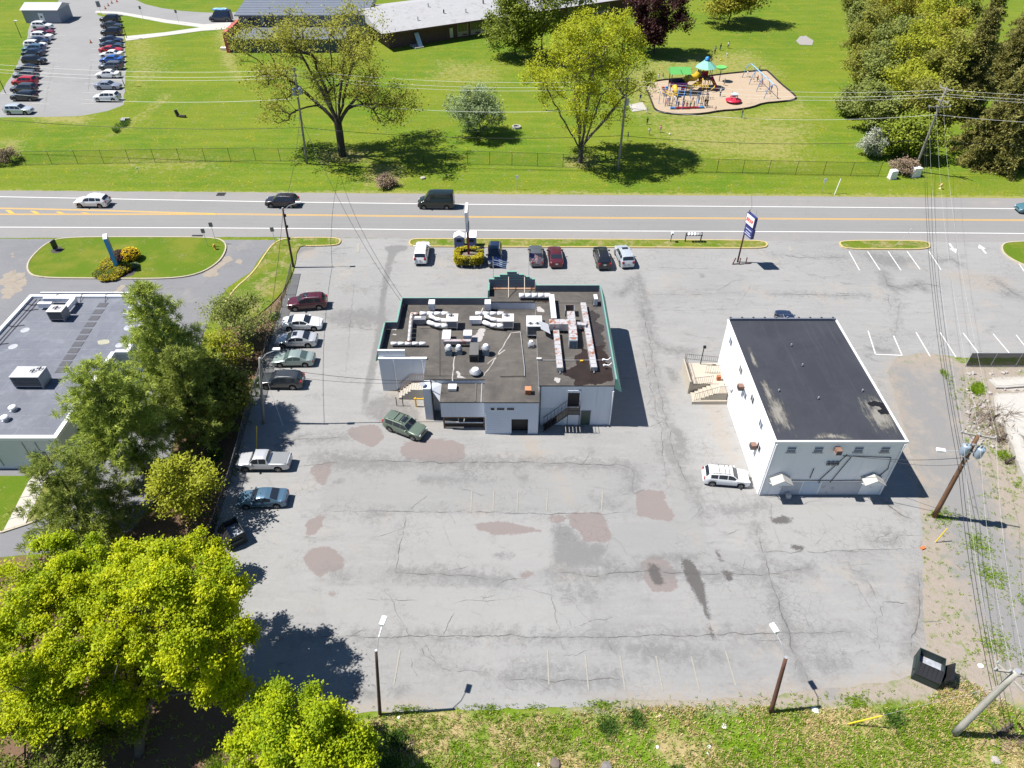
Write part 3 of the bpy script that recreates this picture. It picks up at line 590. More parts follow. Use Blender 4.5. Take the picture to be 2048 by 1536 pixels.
# --- kerbed islands
def kerb_ring(poly, w, h, name, mat, parent=None):
    if area(poly) < 0: poly = poly[::-1]
    inn = offset(poly, w); n = len(poly); mb = MB()
    o2 = offset(poly, .02)
    vs = [(x, y, 0) for x, y in poly] + [(x, y, h) for x, y in o2] + [(x, y, h) for x, y in inn] + [(x, y, h - .08) for x, y in inn]
    fs = []
    for k in range(3):
        for i in range(n): fs.append((k * n + i, k * n + (i + 1) % n, (k + 1) * n + (i + 1) % n, (k + 1) * n + i))
    mb.add(vs, fs); return mb.build(name, mat, parent)
def lawnmat(name, dryness):
    m, nt, b = newmat(name)
    n1 = noise(nt, .25, 4, .6); n2 = noise(nt, .6, 5, .7, dist=.5); n3 = noise(nt, 4, 5, .7); n4 = noise(nt, 16, 3, .7)
    c = mix(nt, n4, (.05, .10, .006), (.13, .195, .016)); c = mix(nt, step(nt, n1, .4, .65), c, mix(nt, n4, (.09, .12, .01), (.20, .215, .03)))
    c = mix(nt, ma(nt, 'MULTIPLY', step(nt, n2, .55, .72), .7), c, (.055, .115, .006))
    d = mix(nt, n3, (.20, .165, .07), (.36, .29, .15))
    c = mix(nt, ma(nt, 'MULTIPLY', step(nt, ma(nt, 'MULTIPLY_ADD', n3, .4, ma(nt, 'MULTIPLY', n2, .6)), .60 - dryness, .76 - dryness), .85), c, d)
    nt.links.new(c, b.inputs['Base Color']); b.inputs['Roughness'].default_value = .95; b.inputs['Specular IOR Level'].default_value = .1
    bp = nd(nt, 'Bump', i_Strength=.8, i_Distance=.06); nt.links.new(n4, bp.inputs['Height']); nt.links.new(bp.outputs[0], b.inputs['Normal'])
    return m
LAWN_A, LAWN_B = lawnmat('island_lawn', .14), lawnmat('green_lawn', .06)
def island(px, lawn, kmat, w=.2, sm=2, name='grass_island', h=.15):
    p = GP(px)
    if sm: p = smoothpoly(p, sm)
    p = resample(p, 1.2, True)
    o = struct(MB().sheet(offset(p, w * .9), h - .04), name, lawn)
    kerb_ring(p, w, h, 'kerb', kmat, o); return o
isl1 = island([(816, 487), (822, 478.5), (860, 478), (1200, 479.5), (1500, 481), (1532, 484), (1537, 492), (1528, 497.5), (1490, 498), (1200, 496), (860, 495), (822, 494)], LAWN_A, KERBY)
isl2 = island([(1675, 488), (1684, 482), (1770, 481.5), (1852, 482.5), (1863, 491), (1856, 500.5), (1770, 500), (1690, 500)], LAWN_A, KERBY)
isl3 = island([(2000, 492), (2012, 484), (2080, 483), (2300, 485), (2300, 560), (2080, 545), (2030, 525), (2004, 508)], LAWN_B, KERBM)
isl4 = island([(52, 545), (56, 520), (95, 484), (135, 474.5), (300, 474.5), (430, 475), (452, 484), (455, 500), (440, 526), (400, 550), (340, 560), (200, 559), (75, 558)], LAWN_B, KERBM)
# grass tongue between the two car parks
tongue_px = [(549, 486), (575, 477.5), (640, 477), (676, 478), (681, 484), (672, 491.5), (610, 492), (596, 496), (588, 540), (572, 575), (548, 605), (505, 640), (450, 660), (430, 640), (460, 585), (505, 548), (530, 508)]
tongue = struct(MB().sheet(resample(smoothpoly(GP(tongue_px), 1), 1, True, .03, rnd), .10), 'grass_strip', LAWN_A)
kp = resample(smoothpoly(GP([(432, 640), (462, 585), (507, 547), (532, 507), (550, 485), (577, 477), (640, 476.5), (677, 477.5), (682, 484), (674, 492), (612, 493)]), 2, False), .8)
kb = MB()
for (a, b) in zip(kp, kp[1:]):
    d = Vector((b[0] - a[0], b[1] - a[1], 0)); kb.cbox(((a[0] + b[0]) / 2, (a[1] + b[1]) / 2, .07), (d.length + .02, .18, .15), math.atan2(d.y, d.x))
kb.build('kerb', KERBY, tongue)
# left building's front lawn, path and kerb
lawn_l = struct(MB().sheet(resample(smoothpoly(GP([(-250, 952), (64, 953), (40, 1005), (8, 1062), (-250, 1075)]), 0), 1, True), .09), 'front_lawn', LAWN_B)
lawn_m = struct(MB().sheet(GP([(96, 953), (150, 953), (140, 985), (118, 1008), (88, 1033), (55, 1046)]), .09), 'lawn_strip', LAWN_A)
path_l = struct(MB(), 'path', CONC)
for i in range(5):
    a, b = i / 5 + .004, (i + 1) / 5 - .004
    q = [((1 - t) * x0 + t * x1, (1 - t) * y0 + t * y1) for t, (x0, y0, x1, y1) in ((a, (64, 953, 8, 1062)), (a, (97, 953, 52, 1048)), (b, (97, 953, 52, 1048)), (b, (64, 953, 8, 1062)))]
    MB().prism(GP(q), .0, .10).build('paving_slab', CONC, path_l)
kb = MB(); kp = resample(GP([(-250, 1078), (5, 1065), (55, 1049), (90, 1035), (120, 1010), (142, 986), (150, 955)]), .7)
for a, b in zip(kp, kp[1:]):
    d = Vector((b[0] - a[0], b[1] - a[1], 0)); kb.cbox(((a[0] + b[0]) / 2, (a[1] + b[1]) / 2, .06), (d.length + .02, .18, .13), math.atan2(d.y, d.x))
struct(kb, 'kerb', KERBM)

# ================================================================ SCHOOL SIDE
school_lot_px = [(-60, 236), (70, 234), (160, 232), (215, 222), (247, 210), (250, 160), (252, 110), (247, 75), (238, 42), (195, 30), (190, 8), (200, -20), (120, -20), (112, 40), (60, 46), (52, 90), (25, 150), (0, 185), (-60, 200)]
school_lot = struct(MB().sheet(resample(GP(school_lot_px), 1.5, True, .12, rnd), .004), 'school_car_park', A_SCHOOL)
drive = struct(MB().sheet(resample(smoothpoly(GP([(150, -25), (240, -25), (275, 5), (340, 20), (420, 26), (470, 25), (620, 10), (620, 45), (480, 46), (400, 50), (330, 44), (250, 30), (190, 28)]), 1), 2, True), .008), 'school_drive', A_SCHOOL)
walkmat = M('pale_walk', (.42, .40, .37), .9, var=.08, dirt=(.33, .31, .28), dth=.6)
struct(MB().prism(GP([(250, 73), (330, 65), (400, 55), (330, 46), (235, 28), (190, 26), (192, 22), (240, 24), (335, 40), (408, 49), (462, 45), (462, 58), (405, 62), (330, 72), (252, 82)]), 0, .06), 'sidewalk', walkmat)
struct(MB().sheet(GP([(520, -8), (600, -8), (620, 4), (530, 12), (490, 10)]), .012), 'forecourt', walkmat)
for x, y in ((108, 57), (118, 71), (118, 84), (108, 98), (102, 110), (100, 121), (105, 133), (94, 148), (90, 164), (88, 179), (86, 208)):
    MB().ribbon(GP([(x - 22, y - 1), (x + 14, y + .5)]), .12, .02).build('stall_line', WORNW, school_lot)
for x, y in ((188, 98), (186, 110), (186, 120), (184, 131), (182, 150), (176, 168), (172, 186), (168, 208)):
    MB().ribbon(GP([(x - 6, y), (x + 30, y - 1.5)]), .12, .02).build('stall_line', WORNW, school_lot)
for pts in ([(110, 120), (100, 160), (88, 225)], [(182, 120), (176, 190)], [(95, 152), (180, 152)], [(95, 163), (175, 163)]): crack(pts, .08, CRACKF, .1, school_lot)
slab_s = struct(MB().prism(GP([(1592, 82), (1600, 73), (1612, 72), (1627, 82), (1624, 91), (1600, 90)]), 0, .07), 'concrete_pad', M('grey_pad', (.27, .25, .235), .9, var=.1))
# playground pad
pad_px = smoothpoly([(1290, 176), (1300, 167), (1318, 162), (1350, 159), (1400, 156), (1440, 150), (1490, 145), (1530, 141.5), (1536, 144), (1560, 168), (1585, 188), (1593, 197), (1585, 202), (1560, 205), (1525, 208), (1505, 216), (1475, 221), (1440, 223), (1408, 229), (1370, 231), (1330, 228), (1310, 222), (1303, 205), (1297, 188)], 1)
MULCH = M('rubber_mulch', (.37, .285, .20), .95, var=.1, scale=.8, bump=.5, bscale=12, dirt=(.30, .235, .16), dscale=.4, dth=.55)
pad = struct(MB().sheet(GP(pad_px), .05), 'playground_surface', MULCH)
pp = resample(GP(pad_px), 1.2, True)
TIMB = M('black_border', (.025, .023, .025), .7)
for i in range(len(pp)):
    a, b = pp[i], pp[(i + 1) % len(pp)]; d = Vector((b[0] - a[0], b[1] - a[1], 0))
    MB().cbox(((a[0] + b[0]) / 2, (a[1] + b[1]) / 2, .15), (d.length + .04, .16, .3), math.atan2(d.y, d.x)).build('border_timber', TIMB, pad)
# ================================================================ BUILDINGS
WHITEW = M('white_wall', (.66, .66, .65), .7, var=.04, scale=.8, dirt=(.52, .51, .48), dscale=.6, dth=.62)
SHADEBLUE = M('shade_blue_wall', (.55, .585, .645), .75, var=.05, scale=.7, dirt=(.46, .49, .54), dscale=.5, dth=.6)  # white wall tinted with the blue of its shade
def wallmat(name, col, k=.5):
    m, nt, b_ = newmat(name); MATS[name] = m
    st = noise(nt, 1., 6, .7, vec=scaled(nt, 2.6, 2.6, .22)); n2_ = noise(nt, .9, 6, .7); n3_ = noise(nt, 7., 4, .7); cc = Vector(col)
    q = mix(nt, ma(nt, 'MULTIPLY', step(nt, st, .5, .78), k), col, tuple(cc * .72)); q = mix(nt, ma(nt, 'MULTIPLY', step(nt, n2_, .55, .75), k * .8), q, tuple(cc * .84)); q = mix(nt, ma(nt, 'MULTIPLY', n3_, .12), q, tuple(cc * .6))
    nt.links.new(q, b_.inputs['Base Color']); b_.inputs['Roughness'].default_value = .75; return m
WHITEW = wallmat('streaked_white', (.78, .78, .78), .35); SHADEBLUE = wallmat('streaked_shade_blue', (.57, .60, .655), .45)  # restaurant wall: blue of the shade is put into white paint
GREEN = M('green_metal', (.15, .34, .26), .5, var=.08, scale=1.2, dirt=(.24, .36, .28), dth=.62, dscale=1.2)
TRIMW = M('white_trim', (.75, .75, .76), .55, var=.03)
DARKO = M('dark_opening', (.012, .013, .016), .5, var=.2)
GLASS = M('dark_glass', (.025, .035, .05), .08, var=.2, spec=.6)
def flatroof(name, c0, c1, streak=(.5, .8), spots=None, seams=None, rust=None):
    m, nt, b = newmat(name); MATS[name] = m
    n1 = noise(nt, .22, 5, .7, dist=.5); n2 = noise(nt, 1.4, 6, .75); n3 = noise(nt, 14, 4, .7)
    st = noise(nt, 1, 5, .7, vec=scaled(nt, streak[0], streak[1], 1))
    c = mix(nt, step(nt, n1, .35, .65), c0, c1)
    c = mix(nt, ma(nt, 'MULTIPLY', step(nt, st, .5, .75), .6), c, tuple(Vector(c1) * 1.5))
    c = mix(nt, ma(nt, 'MULTIPLY', step(nt, n2, .55, .75), .4), c, tuple(Vector(c0) * .6))
    if spots: c = mix(nt, step(nt, n2, .70, .76), c, spots)
    c = mix(nt, .25, c, mix(nt, n3, tuple(Vector(c0) * .4), tuple(Vector(c1) * 2)))
    if seams:
        bk = nd(nt, 'TexBrick', i_Scale=1.); bk.offset = .5
        bk.inputs['Brick Width'].default_value = seams[0]; bk.inputs['Row Height'].default_value = seams[1]; bk.inputs['Mortar Size'].default_value = seams[2]
        bk.inputs['Color1'].default_value = (0, 0, 0, 1); bk.inputs['Color2'].default_value = (0, 0, 0, 1); bk.inputs['Mortar'].default_value = (1, 1, 1, 1)
        nt.links.new(pos(nt), bk.inputs['Vector'])
        c = mix(nt, ma(nt, 'MULTIPLY', bk.outputs['Color'], ma(nt, 'ADD', .15, step(nt, n2, .4, .7))), c, seams[3])
    nt.links.new(c, b.inputs['Base Color']); b.inputs['Roughness'].default_value = .85; b.inputs['Specular IOR Level'].default_value = .3
    bp = nd(nt, 'Bump', i_Strength=.3, i_Distance=.02); nt.links.new(n3, bp.inputs['Height']); nt.links.new(bp.outputs[0], b.inputs['Normal'])
    return m
ROOF_R = flatroof('restaurant_roof', (.044, .041, .039), (.10, .09, .079), (.5, 1.2), (.20, .185, .17))
ROOF_W = flatroof('black_roof', (.027, .029, .037), (.038, .041, .05), (2.2, .12), None)
ROOF_G = flatroof('grey_membrane', (.108, .115, .14), (.146, .154, .178), (.6, .6), (.21, .216, .23), (4.2, 1.55, .03, (.2, .206, .225)))
RUSTY = M('rusty_duct', (.50, .49, .49), .5, .35, var=.12, scale=2, dirt=(.33, .11, .045), dscale=1.4, dth=.50)
RUSTD = M('rust_metal', (.36, .12, .05), .8, .1, var=.3, scale=4)
DUCTW = M('white_duct', (.70, .69, .70), .5, var=.06, scale=2, dirt=(.50, .46, .44), dscale=2, dth=.63)
UNITW = M('unit_casing', (.62, .58, .53), .5, var=.06, scale=2, dirt=(.48, .42, .36), dth=.6)
UNITG = M('unit_grey', (.22, .22, .24), .5, .2, var=.1)
GALV = M('galvanised', (.48, .49, .51), .45, .5, var=.08, scale=3)
COIL = M('coil_grille', (.06, .065, .075), .6, .3, var=.15, scale=8)
BLACKM = M('black_metal', (.02, .02, .022), .5, .3)
PUDDLE = M('damp_roof', (.028, .019, .015), .35, var=.35, scale=1.2)
WOOD = M('brown_wood', (.20, .105, .045), .8, var=.25, scale=4)
SCUFF = M('roof_patch_paint', (.34, .32, .31), .8, var=.2, scale=6)

def wall(mb, a, b, z0, z1, t=.2):         # straight wall slab between two plan points, thickness to the left of a->b
    a, b = Vector(a), Vector(b); d = (b - a).normalized(); n = Vector((-d.y, d.x)) * t
    return mb.prism([tuple(a), tuple(b), tuple(b + n), tuple(a + n)], z0, z1)

# ---------------------------------------------------------------- restaurant
L_Z, R_Z = 3.9, 4.85
rest = thing('restaurant_building', 'single-storey restaurant with black flat roof crowded with ducts and green parapet', 'building', (0, 55, 0))
Lp = [(-11.35, 61.4), (-2.3, 61.4), (-2.3, 60.6), (2.4, 60.6), (2.4, 49.45), (-6.6, 49.45), (-8.05, 49.45), (-8.05, 52.5), (-12.55, 52.5), (-12.55, 57.1), (-11.35, 57.1)]
Rp = [(2.403, 47.5), (9.05, 47.5), (9.05, 62.4), (2.403, 62.4)]
Ep = [(-2.3, 60.603), (2.4, 60.603), (2.4, 63.0), (-2.3, 63.0)]
Cp = [(-2.45, 46.3), (2.36, 46.3), (2.36, 49.447), (-2.45, 49.447)]
Sp = [(-6.4, 46.95), (-2.453, 46.95), (-2.453, 49.447), (-6.4, 49.447)]
for p, z in ((Lp, L_Z), (Rp, R_Z), (Ep, R_Z)):
    MB().prism(p, 0, z - .12, False).build('wall', SHADEBLUE, rest)
    MB().prism(offset(p, -.03), z - .12, z).build('roof', ROOF_R, rest)
# kitchen block with a doorway
w = MB(); w.box(-2.45, -.05, 46.3, 46.5, 0, 3.83); w.box(1.45, 2.36, 46.3, 46.5, 0, 3.83); w.box(-.05, 1.45, 46.3, 46.5, 1.85, 3.83); w.box(2.16, 2.36, 46.5, 49.447, 0, 3.83); w.box(-2.45, -2.25, 46.5, 49.447, 0, 3.83)
w.build('wall', M('kitchen_shade_blue', (.53, .575, .65), .75, var=.04, scale=.7), rest)  # white kitchen wall, its blue shade put into the colour
MB().box(-.05, 1.45, 46.75, 46.8, 0, 1.85).build('doorway', DARKO, rest)
MB().prism(offset(Cp, -.04), 3.835, 3.95).build('roof', ROOF_R, rest)
for x0, x1, m in ((-1.95, -1.5, DARKO), (-1.4, -.62, COIL), (-.5, .25, COIL)):
    f = MB().box(x0, x1, 46.27, 46.3, 2.95, 3.3).build('window', TRIMW, rest)
    MB().box(x0 + .05, x1 - .05, 46.255, 46.27, 3.0, 3.26).build('pane', m, f)
for i in range(9): MB().box(-2.45 + .01, -1.2 + .12 * ((i * 5) % 4), 46.285, 46.299, .45 + i * .26, .47 + i * .26).build('sunlit_lap', TRIMW, rest)  # white lap strips, grazing sunlight on the wall put into their colour
# lean-to with slatted fence under it
MB().prism(offset(Sp, -.05), 3.28, 3.4).build('roof', ROOF_R, rest)
MB().box(-6.4, -2.47, 46.9, 47.02, 1.55, 3.28).build('fascia_panel', SHADEBLUE, rest)
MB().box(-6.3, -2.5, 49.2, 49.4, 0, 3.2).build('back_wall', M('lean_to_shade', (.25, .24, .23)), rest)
for i in range(16):
    x = -6.2 + i * .225
    MB().box(x, x + .20, 47.55 + .01 * (i % 2), 47.6 + .01 * (i % 2), .75, 1.6 - .03 * (i % 3)).build('plank', WOOD, rest)
MB().box(-6.25, -2.5, 47.1, 47.16, .1, .62).build('dark_board', M('stained_board', (.025, .02, .018), .8, var=.3, scale=3), rest)
MB().box(-6.25, -2.5, 47.0, 47.08, .70, .76).build('rail', TRIMW, rest)
for x in (-6.3, -2.62): MB().box(x, x + .14, 47.0, 47.14, 0, 3.28).build('post', M('rusty_post', (.16, .09, .06), .8, var=.3), rest)
MB().tube([(-2.75, 46.85, 3.42), (-2.75, 49.4, 3.42)], .05, 6).build('roof_pipe', GALV, rest)
MB().box(-3.35, -3.22, 46.95, 49.4, 3.402, 3.46).build('roof_batten', M('batten', (.10, .095, .09)), rest)
# small white vestibule on the west of the lean-to
w = MB(); w.box(-8.05, -7.35, 48.2, 49.446, 0, 3.8); w.build('vestibule', SHADEBLUE, rest)
MB().quad((-7.30, 48.22, 3.75), (-6.45, 47.3, 3.0), (-6.45, 49.4, 3.35), (-7.30, 49.4, 3.78)).build('awning_sheet', M('awning_sheet', (.62, .64, .66), .5, var=.05), rest)
# west front block: wall extension and upper panel
MB().box(-12.6, -8.05, 52.30, 52.495, 0, 3.98).build('front_wall', SHADEBLUE, rest)
MB().box(-12.62, -8.03, 52.26, 52.52, 3.98, 4.05).build('wall_cap', TRIMW, rest)
MB().box(-12.6, -10.1, 52.55, 52.7, 3.95, 4.75).build('upper_panel', SHADEBLUE, rest)
MB().box(-12.62, -10.08, 52.52, 52.73, 4.75, 4.80).build('panel_cap', TRIMW, rest)
for x in (-11.2, -8.5): MB().tube([(x, 52.27, .2), (x, 52.27, 3.9)], .05, 6).build('downpipe', TRIMW, rest)
MB().cbox((-10.9, 52.2, .12), (.5, .25, .24)).build('wall_base_vent', DARKO, rest)
# green mansard parapets: a wedge outside the wall, inner upright face, cap
def mansard(a, b, zr, h, out, drop, green=True, capw=.12):
    a, b = Vector(a), Vector(b); d = (b - a).normalized(); n = Vector((d.y, -d.x))   # outward = right of a->b
    zt = zr + h
    pr = [(Vector((0, 0)), zr - .3), (n * 0, zt), (n * capw, zt), (n * out, zr - drop), (n * (out - .05), zr - drop - .06)]
    mb = MB(); k = len(pr)
    vs = [tuple(a + o) + (z,) for o, z in pr] + [tuple(b + o) + (z,) for o, z in pr]
    fs = [(i, (i + 1) % k, k + (i + 1) % k, k + i) for i in range(k)] + [tuple(range(k - 1, -1, -1)), tuple(range(k, 2 * k))]
    mb.add(vs, fs); mb.build('parapet_cladding', GREEN if green else SHADEBLUE, rest)
    q = MB()
    inn = -n * .05
    q.add([tuple(a + inn) + (zr,), tuple(b + inn) + (zr,), tuple(b + inn) + (zt + .02,), tuple(a + inn) + (zt + .02,), tuple(a) + (zt + .02,), tuple(b) + (zt + .02,), tuple(a) + (zr,), tuple(b) + (zr,)], [(1, 0, 3, 2), (2, 3, 4, 5), (4, 6, 7, 5), (0, 1, 7, 6), (0, 6, 4, 3), (1, 2, 5, 7)])
    q.build('parapet_back', M('parapet_back', (.13, .145, .165), .7, var=.15, scale=1.5, dirt=(.2, .18, .16), dth=.62), rest)
mansard((9.1, 47.45), (9.1, 62.4), R_Z, .75, .65, .7)
mansard((-12.55, 57.1), (-12.55, 52.75), L_Z, .8, .45, .5)
mansard((-11.35, 57.2), (-12.55, 57.2), L_Z, .8, .3, .5)
mansard((-11.35, 61.4), (-11.35, 57.3), L_Z, .8, .5, .5)
mansard((-2.35, 61.45), (-11.35, 61.45), L_Z, .8, .35, .6)
mansard((9.1, 62.45), (2.45, 62.45), R_Z, .75, .35, .6)
mansard((-2.35, 63.0), (-2.35, 61.5), R_Z, .75, .2, .6)
mansard((2.47, 62.5), (2.47, 63.0), R_Z, .75, .15, .6)
# stepped gable over the entrance
for hx, z in ((2.4, 5.95), (1.85, 6.25), (1.25, 6.5), (.5, 6.85)):
    MB().box(-hx, hx, 62.98 + z * .005, 63.16 - z * .004, R_Z, z).build('gable_step', M('gable_face', (.12, .15, .19), .6, var=.1, scale=2), rest)
    MB().box(-hx - .02, hx + .02, 62.96 + z * .005, 63.2, z, z + .05).build('gable_cap', GREEN, rest)
MB().tube([(-2.3, 62.85, R_Z + .08), (2.4, 62.85, R_Z + .08)], .09, 6).build('gable_base_pipe', M('orange_pipe', (.46, .30, .20), .7, var=.2, dirt=(.3, .13, .07), dth=.5), rest)
for x in (-.35, 1.3): MB().tube([(x, 61.3, R_Z + .03), (x, 62.95, 6.3)], .045, 5).build('gable_brace', M('pale_pole', (.55, .46, .38)), rest)
# east front wall: tall door with steel stair, ground door
for x0, x1, z0, z1, nm in ((5.0, 6.05, 2.35, 4.0, 'upper_door'), (6.35, 7.15, .05, 1.75, 'lower_door')):
    f = MB().box(x0 - .06, x1 + .06, 47.45, 47.5, z0 - .05, z1 + .06).build(nm, TRIMW if nm[0] == 'u' else UNITG, rest)
    MB().box(x0, x1, 47.43, 47.45, z0, z1).build('door_leaf', DARKO if nm[0] == 'u' else M('green_door', (.05, .075, .06), .3, var=.4, scale=3), f)
MB().box(4.95, 6.15, 47.40, 47.5, 4.12, 4.3).build('lintel_box', SHADEBLUE, rest)
for x0, x1 in ((2.55, 4.0), (4.0, 4.95), (6.2, 7.6), (7.6, 8.95)):
    MB().box(x0 + .02, x1 - .02, 47.475, 47.5, 2.2, 4.75).build('wall_panel', SHADEBLUE, rest)
for x in (2.6, 3.35, 4.1): MB().box(x, x + .7, 47.48, 47.5, .1, 2.12).build('wall_panel', M('lower_panel', (.45, .51, .57), .7, var=.08), rest)
MB().tube([(2.55, 47.42, .1), (2.55, 47.42, 4.8), (2.45, 47.42, 4.9)], .035, 6).build('downpipe', BLACKM, rest)
MB().tube([(9.02, 47.42, .1), (9.02, 47.42, 4.2)], .06, 6).build('downpipe', TRIMW, rest)
stair = thing('steel_stair', 'black steel stair and landing up to the dark door on the restaurant east end', 'stair', (4.5, 46.9, 0))
MB().box(4.95, 6.1, 46.5, 47.38, 2.2, 2.26).build('landing', BLACKM, stair)
for x in (5.0, 6.05): MB().tube([(x, 46.52, 0), (x, 46.52, 3.2)], .03, 5).build('post', BLACKM, stair)
for z in (2.7, 3.2):
    MB().tube([(5.0, 46.52, z), (6.05, 46.52, z)], .022, 5).build('rail', BLACKM, stair)
    MB().tube([(6.05, 46.52, z), (6.05, 47.4, z)], .022, 5).build('rail', BLACKM, stair)
for i in range(8): MB().tube([(5.1 + i * .13, 46.52, 2.26), (5.1 + i * .13, 46.52, 3.2)], .012, 4).build('baluster', BLACKM, stair)
for i in range(10):
    x, z = 2.9 + i * .205, .2 + i * .2
    MB().box(x, x + .24, 46.5, 47.35, z, z + .035).build('tread', BLACKM, stair)
for y_ in (46.48, 47.36):
    MB().tube([(2.85, y_, .1), (5.0, y_, 2.2)], .05, 4).build('stringer', BLACKM, stair)
    MB().tube([(2.85, y_, 1.0), (5.0, y_, 3.15)], .022, 5).build('handrail', BLACKM, stair)
    for i in range(7): MB().tube([(2.95 + i * .31, y_, .2 + i * .3), (2.95 + i * .31, y_, 1.1 + i * .3)], .014, 4).build('baluster', BLACKM, stair)
# side steps at the west service door
ws = thing('service_steps', 'concrete service steps with brown railing beside the restaurant west wall', 'steps', (-9, 51.3, 0))
BRN = M('brown_rail', (.30, .19, .12), .6, var=.15)
for i in range(5): MB().box(-10.9 + i * .3, -8.1, 51.0, 52.25, i * .24 if i else 0, (i + 1) * .24).build('step', CONC, ws) if i == 0 else MB().box(-10.9 + i * .3, -8.1 - .002 * i, 51.0 + .002 * i, 52.25 - .002 * i, i * .24, (i + 1) * .24).build('step', CONC, ws)
MB().tube([(-10.9, 52.2, 1.0), (-9.7, 52.2, 2.1), (-8.1, 52.2, 2.1)], .03, 5).build('handrail', BRN, ws)
MB().tube([(-10.9, 51.05, 1.0), (-9.7, 51.05, 2.1), (-8.1, 51.05, 2.1)], .03, 5).build('handrail', BRN, ws)
for i in range(18):
    x = -10.85 + i * .16; zz = .25 + max(0, min(5, (x + 10.9) / .3)) * .2
    for y_ in (52.2, 51.05): MB().tube([(x, y_, zz), (x, y_, min(2.1, 1.0 + max(0, x + 10.9) * .92))], .015, 4).build('baluster', BRN, ws)
bb = thing('bollard_frame', 'yellow steel guard frame in front of the service steps', 'bollard', (-8.7, 50.2, 0))
YSTEEL = M('yellow_steel', (.60, .36, .03), .5, var=.1)
for x in (-9.15, -8.3): MB().cyl((x, 50.0, 0), .09, 1.1, 8).build('post', YSTEEL, bb)
MB().tube([(-9.3, 50.0, 1.0), (-8.15, 50.0, 1.0)], .06, 6).build('crossbar', YSTEEL, bb)
for k, x in enumerate((-11.0, -10.4)):
    gl = thing('steel_bollard', ('left' if k == 0 else 'right') + ' of two thin dark posts at the foot of the service steps', 'bollard', (x, 50.2, 0), group='dark posts by the service steps')
    MB().tube([(x, 50.1, 0), (x, 50.1, 1.05)], .04, 6).build('post', BLACKM, gl); MB().cyl((x, 50.1, 1.05), .05, .03, 8).build('cap', BLACKM, gl)

# damp patch, scuffs, seams on the roof
def roofsheet(name, px, z, mat, dz=.012, jit=.1, sm=1):
    p = [tuple(G(a, b, z)[:2]) for a, b in px]
    if sm: p = smoothpoly(p, sm)
    return MB().cdt(ragged(p, .1, True, (.35 if jit > .05 else .1, .16), px[0][0]), z + dz).build(name, mat, rest)
roofsheet('damp_patch', [(1152, 770), (1145, 758), (1136, 745), (1142, 735), (1150, 722), (1152, 708), (1168, 698), (1180, 700), (1200, 690), (1212, 692), (1228, 768)], R_Z, PUDDLE)
roofsheet('damp_patch', [(1178, 625), (1190, 620), (1198, 640), (1206, 660), (1214, 700), (1195, 712), (1180, 680), (1172, 650)], R_Z, M('damp_roof2', (.036, .030, .029), .5, var=.3), .008)
roofsheet('damp_patch', [(1066, 600), (1100, 599), (1128, 603), (1090, 605), (1066, 604)], R_Z, PUDDLE, .010)
for i, px in enumerate(([(926, 690), (948, 668), (962, 660), (972, 655), (968, 672), (950, 690)], [(1072, 612), (1082, 610), (1085, 622), (1078, 625)], [(907, 755), (912, 742), (920, 742), (922, 752), (930, 757)], [(1108, 756), (1112, 762), (1122, 764), (1118, 754)], [(784, 654), (793, 655), (793, 660), (786, 658)], [(785, 668), (793, 669), (790, 672)])):
    roofsheet('roof_scuff', px, R_Z if i in (1, 3) else L_Z, SCUFF, .016, .12)
for a, b, z in (((904, 762), (910, 708), L_Z), ((967, 752), (992, 716), L_Z), ((992, 716), (1021, 667), L_Z), ((975, 728), (1010, 700), L_Z), ((1021, 667), (1040, 664), L_Z)):
    MB().ribbon(resample([G(*a, z)[:2], G(*b, z)[:2]], .4, False, .05, rnd), .09, z + .02, .4, rnd).build('sealant_line', M('pale_sealant', (.36, .33, .31)), rest)
for a, b, z in (((880, 660), (880, 753), L_Z), ((840, 657), (925, 659), L_Z), ((925, 659), (1040, 660), L_Z), ((850, 752), (970, 752), L_Z), ((1000, 606), (1190, 606), R_Z)):
    MB().ribbon(resample([G(*a, z)[:2], G(*b, z)[:2]], 1.), .07, z + .014).build('roof_seam', M('roof_seam', (.022, .021, .02)), rest)
MB().tube([G(1041, 664, L_Z + .12), G(1049, 737, L_Z + .12), G(1049, 752, L_Z + .12)], .035, 5).build('conduit', GALV, rest)
MB().tube([G(1049, 752, L_Z + .1), G(1000, 753, L_Z + .1)], .03, 5).build('conduit', BLACKM, rest)
MB().tube([G(1085, 720, R_Z + .12), G(1215, 720, R_Z + .12)], .022, 5).build('conduit', GALV, rest)
MB().cbox(G(1078, 718, R_Z + .12), (.45, .2, .2)).build('junction_box', UNITW, rest)
MB().cbox(G(1163, 722, R_Z + .1), (.28, .18, .15)).build('junction_box', YSTEEL, rest)

